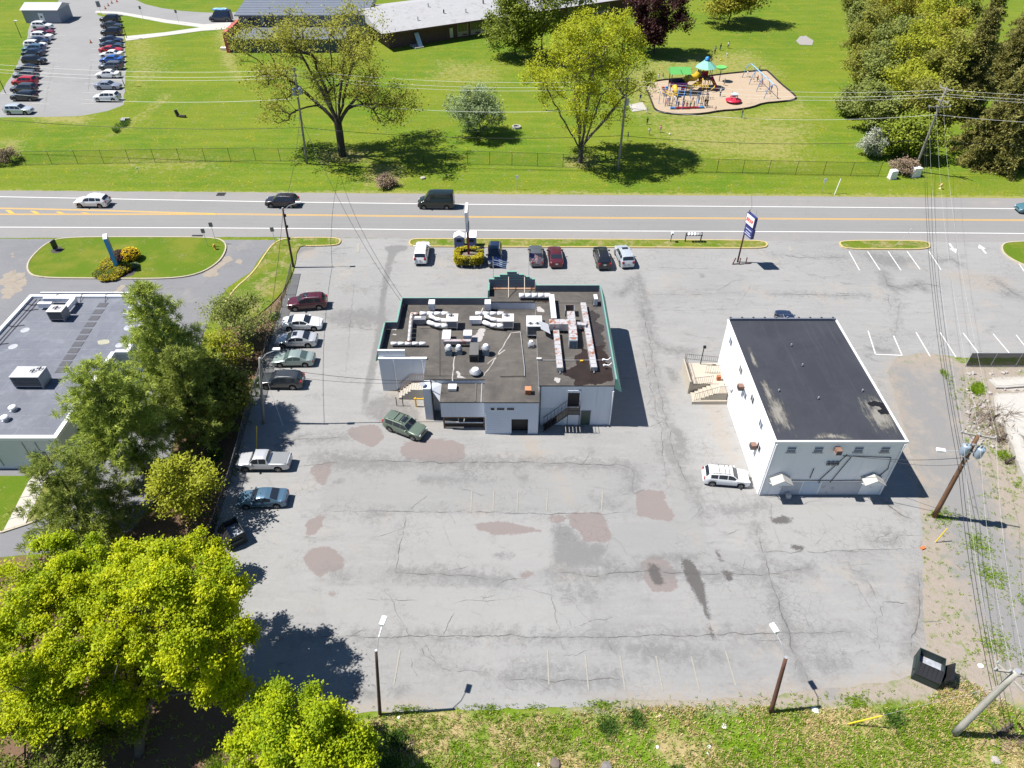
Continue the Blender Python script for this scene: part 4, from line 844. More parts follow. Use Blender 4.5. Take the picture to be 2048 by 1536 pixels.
# ---------------------------------------------------------------- roof equipment (each its own thing)
def fanring(c, r, parent, m=COIL):
    f = MB().lathe(c, [(r, 0), (r, .05), (r * .88, .05), (r * .86, .015), (.02, .012)], 18).build('fan_guard', GALV, parent)
    for k in range(4): MB().cbox((c[0] + math.cos(k * PI / 2) * r * .42, c[1] + math.sin(k * PI / 2) * r * .42, c[2] + .03), (r * .8, r * .34, .015), k * PI / 2, .0, .25).build('fan_blade', BLACKM, f)
    MB().cyl((c[0], c[1], c[2] + .02), r * .16, .05, 10).build('fan_hub', BLACKM, f)
    return f
def rtu(px, py, z, w, l, h, label, fans, top=UNITW, side=UNITW, grille=COIL, grp=None, rz=0.):
    c = G(px, py, z + .3); t = thing('rooftop_unit', label, 'rooftop unit', (c.x, c.y, z), group=grp)
    x, y = c.x, c.y; z0 = z + .25; z1 = z0 + h
    for sx in (-1, 1): MB().box(x + sx * (w / 2 - .1) - .05, x + sx * (w / 2 - .1) + .05, y - l / 2, y + l / 2, z + .02, z0).build('support_rail', UNITG, t)
    MB().box(x - w / 2, x + w / 2, y - l / 2, y + l / 2, z0, z1 - .05).build('casing', side, t)
    MB().box(x - w / 2 - .03, x + w / 2 + .03, y - l / 2 - .03, y + l / 2 + .03, z1 - .05, z1).build('top_panel', top, t)
    g = MB().box(x - w / 2 + .08, x + w / 2 - .08, y - l / 2 - .02, y - l / 2, z0 + .1, z1 - .12).build('grille', grille, t)
    for i in range(5): MB().box(x - w / 2 + .08, x + w / 2 - .08, y - l / 2 - .03, y - l / 2 - .02, z0 + .15 + i * (h - .3) / 5, z0 + .17 + i * (h - .3) / 5).build('louvre', UNITG, g)
    MB().box(x + w / 2, x + w / 2 + .015, y - l * .3, y + l * .1, z0 + .12, z1 - .18).build('access_panel', side, t)
    for fx, fy, r in fans: fanring((x + fx, y + fy, z1), r, t)
    return t, (x, y, z0, z1)
u1, d1 = rtu(905, 648, L_Z, 1.1, 1.25, .85, 'cream air unit with one fan on the restaurant roof, left of its twin', [(-.1, .32, .3)], grille=UNITG, grp='cream air units on the restaurant roof')
u2, d2 = rtu(1016, 648, L_Z, 1.1, 1.25, .85, 'cream air unit with one fan on the restaurant roof, right of its twin', [(-.1, .32, .3)], grille=UNITG, grp='cream air units on the restaurant roof')
u3, d3 = rtu(1068, 660, L_Z + .1, 1.45, 1.7, 1.15, 'white twin-fan air unit feeding the rusty ducts on the restaurant roof', [(-.35, -.45, .27), (.33, -.45, .27)], top=DUCTW, side=DUCTW)
def duct(name, px, z, w, h, label, mat=RUSTY, seg=.55, cat='duct', grp=None):   # box duct along a pixel polyline, one part per sheet-metal section
    pts = [G(a, b, z + h / 2) for a, b in px]
    t = thing(name, label, cat, (pts[0].x, pts[0].y, z), group=grp)
    for a, b in zip(pts, pts[1:]):
        d = b - a; k = max(1, round(d.length / seg)); ang = math.atan2(d.y, d.x)
        for i in range(k):
            c = a.lerp(b, (i + .5) / k)
            MB().cbox(c, (d.length / k - .015, w, h), ang).build('section', mat, t)
            MB().cbox(a.lerp(b, (i + 1) / k), (.03, w + .05, h + .05), ang).build('flange', GALV, t)
    for i in range(0, len(pts)):
        if i % 1 == 0: MB().cbox((pts[i].x, pts[i].y, z / 2 + (R_Z if z > R_Z else L_Z) / 2), (.1, w, max(.02, z - (R_Z if z > R_Z else L_Z))), 0).build('support', UNITG, t)
    return t
def pipe(px, z, r, mat, label, name='round_duct', grp=None, n=10):
    pts = [G(a, b, z) for a, b in px]; t = thing(name, label, 'duct', (pts[0].x, pts[0].y, z), group=grp)
    for a, b in zip(pts, pts[1:]):
        d = b - a; k = max(1, round(d.length / .7))
        for i in range(k): MB().tube([a.lerp(b, i / k), a.lerp(b, (i + 1) / k - .02)], r, n).build('section', mat, t, True)
    for p in pts[1:-1]: MB().lathe(p, [(.01, -r), (r * .7, -r * .75), (r * 1.05, 0), (r * .7, r * .75), (.01, r)], 10).build('elbow', mat, t, True)
    return t
duct('box_duct', [(1103, 592), (1108, 640)], R_Z + .35, .5, .4, 'long white box duct running from the front parapet to the rusty cross duct', DUCTW)
pipe([(1038, 591), (1102, 591)], R_Z + .45, .26, DUCTW, 'fat white round duct lying near the stepped gable')
duct('box_duct', [(1112, 663), (1120, 739)], R_Z + .15, .55, .4, 'rust-streaked box duct, left of the pair reaching the south roof edge')
duct('box_duct', [(1166, 608), (1188, 738)], R_Z + .15, .55, .4, 'longest rust-streaked box duct beside the green east parapet')
duct('box_duct', [(1098, 650), (1138, 650)], R_Z + .3, .8, .8, 'wide rusty cross duct leaving the white twin-fan unit', RUSTY, .8)
duct('box_duct', [(1150, 650), (1172, 652)], R_Z + .3, .45, .5, 'short rusty link duct meeting the longest box duct', RUSTY, .6)
duct('box_duct', [(1141, 627), (1147, 680)], R_Z + .45, .75, .6, 'rusty duct with an upright intake end in the middle of the east roof', RUSTY, .6)
t = thing('intake_box', 'tall open-topped metal intake box north of the rusty duct', 'vent', (G(1139, 628, R_Z).x, G(1139, 628, R_Z).y, R_Z))
c = G(1139, 628, R_Z)
for sx in (-1, 1): MB().box(c.x + sx * .45 - .03, c.x + sx * .45 + .03, c.y - .45, c.y + .5, R_Z + .02, R_Z + .75).build('side_panel', UNITG, t)
MB().box(c.x - .45, c.x + .45, c.y + .46, c.y + .52, R_Z + .02, R_Z + .78).build('back_panel', M('intake_brown', (.16, .12, .1)), t)
MB().quad(G(1077, 640, R_Z + .9), G(1096, 648, R_Z + .9), G(1101, 668, R_Z + .85), G(1082, 658, R_Z + .85)).build('hood_panel', GALV, u3)
t = thing('duct_outlet', 'grey box outlet hanging at the south end of the rusty intake duct', 'duct', G(1146, 690, R_Z))
c = G(1146, 684, R_Z + .5); MB().cbox((c.x, c.y, R_Z + .5), (.78, .75, .95)).build('casing', GALV, t); MB().cbox((c.x, c.y - .38, R_Z + .45), (.66, .02, .8)).build('mouth', M('blue_grey_mesh', (.12, .16, .2)), t); MB().cbox((c.x, c.y, R_Z + 1.0), (.4, .4, .03)).build('rust_plate', RUSTD, t)
# flexible ducts of the two cream units
for k, dx in ((0, 0), (1, 111)):
    side = 'left' if k == 0 else 'right'
    pipe([(840 + dx, 627), (898 + dx, 627)], L_Z + .75, .2, DUCTW, f'straight white duct at the north side of the {side} cream unit')
    pipe([(860 + dx, 632), (872 + dx, 638), (896 + dx, 642)], L_Z + .6, .2, DUCTW, f'bent upper flexible duct of the {side} cream unit')
    pipe([(856 + dx, 644), (872 + dx, 650), (896 + dx, 652)], L_Z + .5, .22, DUCTW, f'bent lower flexible duct of the {side} cream unit')
    t = thing('plenum_box', f'white plenum box on the ducts of the {side} cream unit', 'duct', G(865 + dx, 620, L_Z)); c = G(865 + dx, 622, L_Z)
    MB().cbox((c.x, c.y, L_Z + .75), (.62, .8, .8)).build('casing', DUCTW, t); MB().cbox((c.x, c.y - .1, L_Z + 1.16), (.4, .4, .02)).build('lid', UNITW, t); MB().cbox((c.x, c.y, L_Z + .18), (.4, .5, .34)).build('curb', UNITG, t)
    t = thing('plenum_box', f'grey lower plenum box west of the {side} cream unit', 'duct', G(841 + dx, 646, L_Z)); c = G(841 + dx, 648, L_Z)
    MB().cbox((c.x, c.y, L_Z + .5), (1.2, .6, .5)).build('casing', UNITG if k == 0 else DUCTW, t); MB().cbox((c.x - .2, c.y + .1, L_Z + .765), (.6, .3, .03)).build('lid', DUCTW, t); MB().cbox((c.x, c.y, L_Z + .13), (.8, .4, .24)).build('curb', UNITG, t)
pipe([(838, 628), (824, 628), (822, 640), (818, 685)], L_Z + .55, .19, RUSTY, 'rust-spotted round duct bending south on the west roof')
pipe([(782, 687), (853, 687)], L_Z + .35, .17, DUCTW, 'white round duct crossing at the south end of the rust-spotted one')
MB().tube([G(966, 616, L_Z + .3), G(953, 645, L_Z + .1)], .04, 5).build('loose_pole', UNITW, thing('loose_pole', 'pale loose pole lying left of the right cream unit', 'pole', G(953, 645, L_Z)))
# kitchen extract cluster
def extractor(px, py, z, label, r=.38, h=.9, body=True):
    c = G(px, py, z); t = thing('exhaust_fan', label, 'exhaust fan', c)
    if body:
        MB().cbox((c.x, c.y, z + h * .3), (.62, .62, h * .6)).build('curb', M('blue_grey_curb', (.20, .25, .30), .5, .2), t)
    else: MB().cbox((c.x, c.y, z + .06), (.6, .6, .12)).build('curb', UNITG, t)
    zb = z + (h * .6 if body else .12)
    MB().lathe((c.x, c.y, zb), [(r * .7, 0), (r, .12), (r * 1.02, .2), (r * .75, .3), (r * .72, .42), (r * .3, .5)], 16).build('fan_housing', GALV, t, True)
    MB().lathe((c.x, c.y, zb + .44), [(r * .55, 0), (r * .55, .06), (.03, .09)], 14).build('cap', DUCTW, t)
extractor(898, 708, L_Z, 'left of the pair of upblast exhaust fans on blue-grey curbs'); extractor(918, 706, L_Z, 'right of the pair of upblast exhaust fans on blue-grey curbs', .34, .7)
extractor(972, 708, L_Z, 'lone upblast exhaust fan east of the tall grey shaft', .42, 1.0); extractor(951, 748, L_Z, 'broad white mushroom vent near the lean-to roof', .55, .5, False); extractor(1062, 692, R_Z - .9, 'small white roof vent south of the twin-fan unit', .32, .4, False)
t = thing('extract_shaft', 'tall dark-topped rectangular shaft between the exhaust fans', 'duct', G(948, 725, L_Z)); c = G(949, 712, L_Z)
MB().cbox((c.x, c.y, L_Z + .45), (.85, 1.9, .9)).build('casing', M('shaft_grey', (.12, .115, .11), .6, var=.15), t); MB().cbox((c.x, c.y - .96, L_Z + .4), (.7, .02, .6)).build('mouth', DARKO, t)
t = thing('extract_hood', 'white hood and cross duct behind the pair of exhaust fans', 'duct', G(895, 675, L_Z)); c = G(894, 682, L_Z)
MB().cbox((c.x, c.y, L_Z + .55), (.8, 1.5, .5)).build('casing', DUCTW, t); c = G(936, 680, L_Z); MB().cbox((c.x, c.y, L_Z + .6), (.8, .9, .6)).build('end_box', DUCTW, t); c = G(915, 692, L_Z); MB().cbox((c.x, c.y, L_Z + .5), (2.6, .35, .4)).build('cross_duct', M('rusty_cross', (.4, .36, .36), .5, .2, dirt=(.3, .12, .08), dth=.5, dscale=2), t)
t = thing('roof_hatch', 'white box vent on the lean-to roof', 'vent', G(906, 780, 3.4)); c = G(905, 778, 3.4)
MB().cbox((c.x, c.y, 3.6), (.75, .7, .25)).build('hood', DUCTW, t); MB().cbox((c.x, c.y, 3.44), (.6, .55, .09)).build('curb', BLACKM, t)
t = thing('brick_chimney', 'square rust-orange chimney pot on the kitchen roof', 'chimney', G(1056, 788, 3.95)); c = G(1056, 786, 3.95)
MB().cbox((c.x, c.y, 4.2), (.5, .5, .5)).build('stack', RUSTD, t); MB().cbox((c.x, c.y, 4.48), (.56, .56, .06)).build('cap', M('orange_cap', (.5, .2, .1), .8), t)
t = thing('condenser', 'narrow white condenser against the east parapet', 'air conditioner', G(1190, 612, R_Z)); c = G(1190, 608, R_Z)
MB().cbox((c.x, c.y, R_Z + .5), (.35, .85, .8)).build('casing', DUCTW, t); MB().cbox((c.x - .18, c.y, R_Z + .5), (.02, .6, .6)).build('grille', COIL, t); MB().cbox((c.x, c.y, R_Z + .05), (.45, .9, .1)).build('base', BLACKM, t)
for k, (x, y) in enumerate(((1213, 718), (1218, 729))):
    t = thing('floodlight', ('upper' if k == 0 else 'lower') + ' small white floodlight arm on the east parapet', 'floodlight', G(x, y, R_Z), group='floodlights on the east parapet'); c = G(x + 4, y, R_Z + .5)
    MB().tube([(9.0, c.y, R_Z + .7), (8.75, c.y - .1, R_Z + .5), (8.45, c.y, R_Z + .45)], .04, 5).build('arm', TRIMW, t); MB().cbox((8.35, c.y, R_Z + .42), (.2, .16, .14), .3).build('lamp', TRIMW, t)
for k, (x, y) in enumerate(((845, 714), (776, 719))): pass
# service mast with weather head on the vestibule
t = thing('service_mast', 'black service mast with cross arm on the restaurant west corner', 'mast', (-7.6, 49.2, 0))
MB().tube([(-7.25, 48.1, .0), (-7.25, 48.15, 3.8)], .05, 6).build('conduit', BLACKM, t); MB().tube([(-7.25, 48.15, 3.8), (-7.25, 48.15, 4.9)], .05, 6).build('mast', BLACKM, t); MB().tube([(-7.9, 48.15, 4.75), (-6.7, 48.15, 4.65)], .03, 5).build('cross_arm', BLACKM, t); MB().lathe((-8.1, 48.6, 3.9), [(.02, 0), (.25, .1), (.3, .16)], 12).build('dish', GALV, t)

# flags on the entrance
def flag(name, base, top, label, stripes):
    t = thing(name, label, 'flag', base); b, p = Vector(base), Vector(top)
    MB().tube([b, p], .03, 6).build('pole', GALV, t); MB().lathe(p, [(.02, 0), (.06, .04), (.02, .1)], 8).build('finial', M('gold', (.6, .4, .1), .3, .8), t)
    stripes(t, b, p)
BLU = M('flag_blue', (.02, .06, .32), .7, var=.1); RED = M('flag_red', (.45, .03, .04), .7, var=.1); WHT = M('flag_white', (.75, .75, .75), .7, var=.03); NAVY = M('flag_navy', (.02, .03, .14), .7)
def cloth(t, o, W, Hh, rows, canton, sag=.25):
    # o = upper hoist corner, cloth hangs towards +x with drooping fly
    def P(u, v, d=0.): return Vector((o.x + W * u + .04 * math.sin(6 * v), o.y + .10 * math.sin(5 * u + 1) + d, o.z - Hh * v - sag * u * u * W))
    n = len(rows)
    for i, m in enumerate(rows):
        mb = MB()
        for k in range(6):
            a, b = k / 6, (k + 1) / 6
            mb.quad(P(a, i / n), P(b, i / n), P(b, (i + 1) / n), P(a, (i + 1) / n))
        mb.build('stripe', m, t)
    for (u0, u1, v0, v1, m, d) in canton:
        mb = MB(); mb.quad(P(u0, v0, -d), P(u1, v0, -d), P(u1, v1, -d), P(u0, v1, -d)); mb.build('canton', m, t)
def greek(t, b, p):
    cloth(t, p + Vector((.03, 0, -.05)), 1.35, 1.0, [BLU, WHT] * 4 + [BLU], [(0, .42, 0, .556, BLU, .02), (0, .42, .222, .333, WHT, .035), (.168, .252, 0, .556, WHT, .035)])
def usa(t, b, p):
    cloth(t, p + Vector((.03, 0, -.05)), 1.3, 1.0, [RED, WHT] * 6 + [RED], [(0, .42, 0, .538, NAVY, .02)], .35)
flag('greek_flag', (-1.95, 63.35, R_Z + .4), (-1.95, 63.9, R_Z + 3.2), 'blue and white striped flag with a cross flying at the restaurant entrance', greek)
flag('american_flag', (1.75, 63.35, R_Z + .4), (1.75, 64.3, R_Z + 3.5), 'stars and stripes flag flying at the restaurant entrance', usa)

# ---------------------------------------------------------------- white two-storey building
wb = thing('white_building', 'white two-storey block with black flat roof east of the restaurant', 'building', (25.8, 47, 0))
X0, X1, Y0, Y1, ZW = 20.6, 30.9, 39.1, 55.3, 6.3
MB().box(X0, X1, Y0, Y1, 0, ZW - .05).build('wall', WHITEW, wb)
MB().box(X0 + .1, X1 - .1, Y0 + .1, Y1 - .1, ZW - .05, ZW).build('roof', ROOF_W, wb)
for x0, x1, y0, y1 in ((X0 - .06, X0 + .1, Y0 - .06, Y1 + .06), (X1 - .1, X1 + .06, Y0 - .06, Y1 + .06)):
    MB().box(x0, x1, y0, y1, ZW - .12, ZW + .07).build('roof_edge', TRIMW, wb)
MB().box(X0 + .1, X1 - .1, Y0 - .08, Y0 + .1, ZW - .13, ZW + .06).build('gutter', TRIMW, wb)
MB().box(X0 + .1, X1 - .1, Y1 - .1, Y1 + .08, ZW - .1, ZW + .25).build('roof_edge', M('grey_coping', (.16, .17, .2), .5), wb)
for i in range(10): MB().cbox((X0 + .2 + i * 1.08, Y1 + .06, ZW + .3), (.16, .12, .14)).build('coping_clip', UNITG, wb)
PATCHW = M('roof_pale_patch', (.16, .15, .135), .8, var=.4, scale=1.1)
def wsheet(px, m, dz, jit=.2): MB().cdt(ragged(smoothpoly([tuple(G(a, b, ZW)[:2]) for a, b in px], 1), .08, True, (.25, .12), 3.), ZW + dz).build('roof_patch', m, wb)
PM, nt_, b_p = newmat('worn_roof_patch'); _at = nd(nt_, 'Attribute', attribute_name='tint')
_nz = noise(nt_, 2.0, 6, .75, vec=scaled(nt_, 2.4, .4, 1)); _n2 = noise(nt_, 1.3, 5, .7); _fa = step(nt_, ma(nt_, 'MULTIPLY_ADD', _at.outputs['Fac'], .42, ma(nt_, 'MULTIPLY_ADD', _nz, .75, ma(nt_, 'MULTIPLY', _n2, .35))), .66, .95)
_tr = nd(nt_, 'BsdfTransparent'); _mx = nd(nt_, 'MixShader'); b_p.inputs['Base Color'].default_value = (.20, .188, .165, 1); b_p.inputs['Roughness'].default_value = .85
nt_.links.new(_fa, _mx.inputs[0]); nt_.links.new(_tr.outputs[0], _mx.inputs[1]); nt_.links.new(b_p.outputs[0], _mx.inputs[2]); nt_.links.new(_mx.outputs[0], nt_.nodes['Material Output'].inputs[0])
for k_, px in enumerate(([(1558, 882), (1535, 850), (1522, 800), (1530, 770), (1562, 780), (1588, 830), (1600, 878)], [(1700, 790), (1745, 770), (1780, 800), (1812, 860), (1816, 880), (1745, 882), (1720, 840)], [(1512, 755), (1530, 745), (1548, 790), (1556, 825), (1536, 820)], [(1600, 880), (1640, 862), (1700, 866), (1720, 881)], [(1486, 680), (1502, 690), (1525, 752), (1508, 742)])):
    p_ = [G(x_, y_, ZW) for x_, y_ in px]; ce = sum(p_, Vector()) / len(p_); vv = [tuple(ce)] + [tuple(q_) for q_ in p_]; vv = [(x_, y_, ZW + .008 + .002 * k_) for x_, y_, _ in vv]; n_ = len(p_)
    npmesh('roof_patch', vv, [(0, 1 + i_, 1 + (i_ + 1) % n_) for i_ in range(n_)], PM, wb, [1.] + [0.] * n_)
wsheet([(1738, 806), (1752, 800), (1772, 806), (1784, 828), (1766, 830), (1756, 822), (1762, 815), (1745, 812)], M('black_tar', (.012, .011, .011), .4, var=.3), .016, .12)
for x, y in ((1582, 692), (1604, 732), (1557, 783), (1636, 798), (1724, 783)):
    c = G(x, y, ZW); t = MB().cyl((c.x, c.y, ZW), .06, .25, 8).build('roof_pipe', GALV, wb); MB().cyl((c.x, c.y, ZW), .12, .03, 8).build('pipe_boot', BLACKM, t)
BLUEGL = M('blind_glass', (.06, .10, .17), .15, var=.2, scale=3, spec=.6)
for i, x in enumerate((1582, 1636, 1716, 1769)):        # front windows
    c = G(x, 901, 5.3); xx = 20.6 + (c.x - 20.6)
    f = MB().box(xx - .38, xx + .38, Y0 - .03, Y0, 5.15, 5.75).build('window', TRIMW, wb)
    MB().box(xx - .33, xx + .33, Y0 - .045, Y0 - .03, 5.2, 5.7).build('pane', BLUEGL, f); MB().box(xx - .33, xx + .33, Y0 - .055, Y0 - .045, 5.43, 5.47).build('mullion', TRIMW, f); MB().box(xx - .42, xx + .42, Y0 - .1, Y0 - .05, 5.08, 5.13).build('sill', UNITG, f)
for i, (y_, z_) in enumerate(((53.2, 4.95), (49.2, 4.8), (46.9, 3.9), (45.2, 4.9), (42.3, 4.7), (41.4, 2.9))):    # west windows
    f = MB().box(X0 - .03, X0, y_ - .45, y_ + .45, z_, z_ + .75).build('window', TRIMW, wb)
    MB().box(X0 - .045, X0 - .03, y_ - .38, y_ + .38, z_ + .06, z_ + .69).build('pane', BLUEGL if i % 2 == 0 else GLASS, f); MB().box(X0 - .055, X0 - .045, y_ - .03, y_ + .03, z_ + .06, z_ + .69).build('mullion', TRIMW, f)
def wall_ac(p, dx, label):
    t = thing('window_air_conditioner', label, 'air conditioner', p)
    MB().cbox(p, (.45, .5, .36)).build('casing', M('rust_brown', (.20, .115, .085), .7, var=.3, scale=5), t); MB().cbox(Vector(p) + Vector(dx) * .26, (.36 if dx[0] == 0 else .03, .03 if dx[0] == 0 else .4, .26)).build('grille', COIL, t); MB().cbox(Vector(p) - Vector((0, 0, .26)), (.5, .5, .06)).build('bracket', UNITG, t)
wall_ac((X0 - .3, 47.6, 4.6), (-1, 0, 0), 'rusty red air conditioner high on the sunlit west wall'); wall_ac((X0 - .3, 41.9, 3.0), (-1, 0, 0), 'small brown air conditioner on the west wall above the white SUV'); wall_ac((25.6, Y0 - .3, 5.6), (0, -1, 0), 'rusty orange air conditioner between the front windows')
# ground-floor front: doors, hoods, conduits, meters
GREYL = M('grey_lower_wall', (.47, .47, .49), .8, var=.08, scale=1, dirt=(.33, .31, .32), dth=.55)
MB().box(X0 + .9, 24.0, Y0 - .012, Y0, .05, 1.55).build('wall_panel', GREYL, wb); MB().box(25.6, 29.2, Y0 - .012, Y0, .05, 1.6).build('wall_panel', GREYL, wb)
MB().box(24.1, 25.5, Y0 - .016, Y0, .05, 1.6).build('wall_panel', M('blue_panel', (.46, .52, .60), .7), wb)
def doorhood(x, label):
    d = MB().box(x - .45, x + .45, Y0 - .04, Y0 - .013, .05, 2.0).build('door', TRIMW, wb); MB().cbox((x + .32, Y0 - .07, 1.0), (.06, .06, .06)).build('handle', GALV, d)
    h = thing('door_hood', label, 'awning', (x, Y0, 2.3)); z = 2.25
    for s in (-1, 1): MB().add([(x, Y0 - .02, z + .55), (x, Y0 - 1.0, z + .55), (x + s * .85, Y0 - 1.0, z), (x + s * .85, Y0 - .02, z), (x, Y0 - .02, z + .49), (x, Y0 - 1.0, z + .49), (x + s * .85, Y0 - 1.0, z - .06), (x + s * .85, Y0 - .02, z - .06)], [(0, 1, 2, 3), (7, 6, 5, 4), (0, 4, 5, 1), (1, 5, 6, 2), (2, 6, 7, 3), (3, 7, 4, 0)]).build('roof_slope', M('hood_sheet', (.36, .35, .33), .6, var=.08), h)
    MB().add([(x - .8, Y0 - .98, z), (x + .8, Y0 - .98, z), (x, Y0 - .98, z + .5)], [(0, 1, 2)]).build('gable_board', TRIMW, h)
    for s in (-1, 1): MB().tube([(x + s * .7, Y0 - .95, z), (x + s * .7, Y0 - .04, z - .7)], .03, 5).build('brace', TRIMW, h)
doorhood(21.9, 'white gabled door hood at the west end of the front wall'); doorhood(29.4, 'tan gabled door hood at the east end of the front wall')
for pts in ([(26.6, 4.9), (25.3, 2.0), (25.3, 1.5)], [(27.0, 4.6), (26.2, 1.6)], [(26.3, 4.75), (30.2, 4.55), (30.4, 3.2), (29.9, 2.2)], [(24.4, 2.1), (24.4, 3.3)], [(22.8, 1.85), (26.4, 1.8), (29, 1.85)]):
    MB().tube([(a, Y0 - .06, b) for a, b in pts], .03, 5).build('conduit', BLACKM, wb)
for x in (25.4, 25.75, 26.1): MB().cbox((x, Y0 - .08, 3.9), (.25, .14, .4)).build('meter_box', UNITG, wb); MB().lathe((x, Y0 - .2, 3.95), [(.09, 0), (.09, .06), (.02, .07)], 10, 'Y').build('meter', BLACKM, wb)
for x in (X0 + .12, X1 - .15): MB().tube([(x, Y0 - .08, 0.1), (x, Y0 - .08, ZW - .2)], .06, 6).build('downpipe', TRIMW, wb)
MB().cbox((23.05, Y0 - .3, .2), (.35, .35, .4)).build('planter', M('planter_white', (.6, .55, .5)), wb)
# entrance stair on the west side of the white building
st = thing('entrance_stairs', 'cream concrete entrance steps with iron railings west of the white building', 'stairs', (19, 51, 0))
CREAM = M('cream_concrete', (.40, .355, .29), .85, var=.08, bump=.2)
pa = [G(1384, 678, 1.1)[:2], G(1450, 676, 1.1)[:2]]
MB().prism([(17.3, 52.0), (20.55, 52.0), (20.55, 55.2), (17.3, 55.2)], 0, 1.15).build('landing', CREAM, st)
MB().prism([(17.1, 51.85), (17.3, 51.85), (17.3, 55.35), (17.1, 55.35)], 0, 1.55).build('side_wall', CREAM, st)
for i in range(6): MB().box(17.35 + i * .36, 20.5 - .003 * i, 50.55 + .003 * i, 51.995 - .003 * i, i * .19 + .001, (i + 1) * .19).build('step', CREAM, st)
MB().prism([(17.2, 50.3), (20.55, 50.3), (20.55, 50.54), (17.2, 50.54)], 0, .35).build('side_wall', CREAM, st)
IRON = M('iron_rail', (.14, .11, .1), .6, .3)
def rail(pts, n, parent, m, h=.95, name='railing'):
    r0 = MB()
    r0.tube([Vector(p) + Vector((0, 0, h)) for p in pts], .025, 5); r0.tube([Vector(p) + Vector((0, 0, .12)) for p in pts], .018, 4)
    o = r0.build(name, m, parent)
    for a, b in zip(pts, pts[1:]):
        a, b = Vector(a), Vector(b)
        for i in range(n + 1): p = a.lerp(b, i / n); MB().tube([p, p + Vector((0, 0, h))], .013, 4).build('baluster', m, o)
rail([(17.2, 51.9, 1.55), (17.2, 55.25, 1.55), (20.5, 55.25, 1.15)], 16, st, IRON, .7)
rail([(19.0, 53.6, 1.15), (20.4, 53.6, 1.15)], 6, st, IRON); rail([(17.4, 50.42, .3), (19.6, 50.42, 1.2), (20.5, 50.42, 1.2)], 10, st, IRON); rail([(17.5, 52.0, .9), (19.3, 52.0, 1.2)], 9, st, IRON)
MB().cbox((20.05, 52.6, 1.4), (.35, .35, .5)).build('rust_box', RUSTD, st)
t = thing('lamp_post', 'short black post light on the entrance landing', 'lamp', (18.8, 55.0, 1.15)); MB().tube([(18.8, 55.0, 1.15), (18.8, 55.0, 3.2)], .05, 6).build('post', BLACKM, t); MB().cbox((18.85, 55.0, 3.3), (.25, .2, .25)).build('lamp_head', BLACKM, t)
t = thing('wall_dish', 'white dish unit low on the west wall by the entrance steps', 'satellite dish', (20.4, 50.3, 2.2)); MB().lathe((20.3, 50.2, 2.3), [(.05, 0), (.35, .1), (.42, .22), (.4, .24), (.05, .1)], 14, 'X').build('dish', TRIMW, t); MB().tube([(20.6, 50.2, 2.2), (20.3, 50.2, 2.3)], .04, 5).build('arm', GALV, t)

# ---------------------------------------------------------------- flat-roofed building on the left
lb = thing('flat_roof_building', 'low building with grey membrane roof and white parapet at the left edge', 'building', (-44, 52, 0))
Zl = 3.6
lbp = [(-51.2, 63.4), (-38.75, 63.4), (-38.75, 59.1), (-37.3, 59.1), (-36.75, 53.6), (-38.1, 53.6), (-38.1, 42.0), (-51.2, 42.0)]
MB().prism(lbp, 0, Zl - .12, False).build('wall', M('light_wall', (.60, .62, .63), .8, var=.05, dirt=(.5, .52, .53), dth=.6), lb)
MB().prism(offset(lbp, .1), Zl - .12, Zl - .02).build('roof', ROOF_G, lb)
kr = offset(lbp, -.03); n = len(kr)
for i in range(n):
    a, b = Vector(lbp[i]), Vector(lbp[(i + 1) % n]); d = (b - a).normalized(); nn = Vector((-d.y, d.x)) * .32
    if area(lbp) < 0: nn = -nn
    MB().prism([tuple(a + d * .002 - nn * .15), tuple(b - d * .002 - nn * .15), tuple(b - d * .002 + nn), tuple(a + d * .002 + nn)], Zl - .1 + .003 * (i % 2), Zl + .22 + .003 * (i % 2)).build('parapet', TRIMW, lb)
MB().box(-50.6, -40.2, 64.1, 64.25, Zl - .15, Zl + .0).build('canopy_bar', TRIMW, lb)
for i, x in enumerate((-48.3, -45.7, -43.1, -40.6)): MB().tube([(x + .3, 64.1, Zl), (x, 63.3, Zl + .3), (x + .25, 62.3, Zl + .02)], .03, 5).build('stay_wire', BLACKM, lb)
for y_ in (62.0, 61.0, 58.2, 55.2, 52.2): MB().tube([(-51.3, y_, Zl + .2), (-50.2, y_ - .3, Zl + .06), (-49.2, y_, Zl + .04)], .03, 5).build('stay_wire', BLACKM, lb)
for x in (-50.3, -49.9): MB().tube([(x, 62.8, Zl + .03), (x, 43, Zl + .03)], .03, 4).build('roof_cable', BLACKM, lb)
for i in range(11):
    px, py = 205 - i * 8.2, 610 + i * 13.0
    c = G(px, py, Zl); MB().cbox((c.x, c.y, Zl - .005), (.95, .75, .035), .0).build('walkway_pad', M('walk_pad', (.085, .085, .095), .9, var=.15), lb)
for px, py, r in ((253, 625, .38), (258, 655, .5), (239, 690, .4), (50, 660, .42), (26, 693, .42), (262, 613, .3)):
    c = G(px, py, Zl); MB().lathe((c.x, c.y, Zl - .02), [(r, 0), (r, .012), (r * .6, .013), (r * .6, .002)], 16).build('roof_disc', M('pale_disc', (.36, .37, .39), .8), lb)
MB().sheet(resample(smoothpoly([tuple(G(a, b, Zl)[:2]) for a, b in ((192, 684), (205, 678), (220, 680), (218, 688), (198, 690))], 1), .3, True, .1, rnd), Zl - .008).build('roof_stain', M('yellow_stain', (.33, .32, .24), .9, var=.2), lb)
for k, x in enumerate((-44.0, -41.2, -40.1)): MB().box(x, x + .05, 41.94, 42.0, .4, Zl - .3).build('wall_joint', M('joint_line', (.3, .32, .34)), lb)
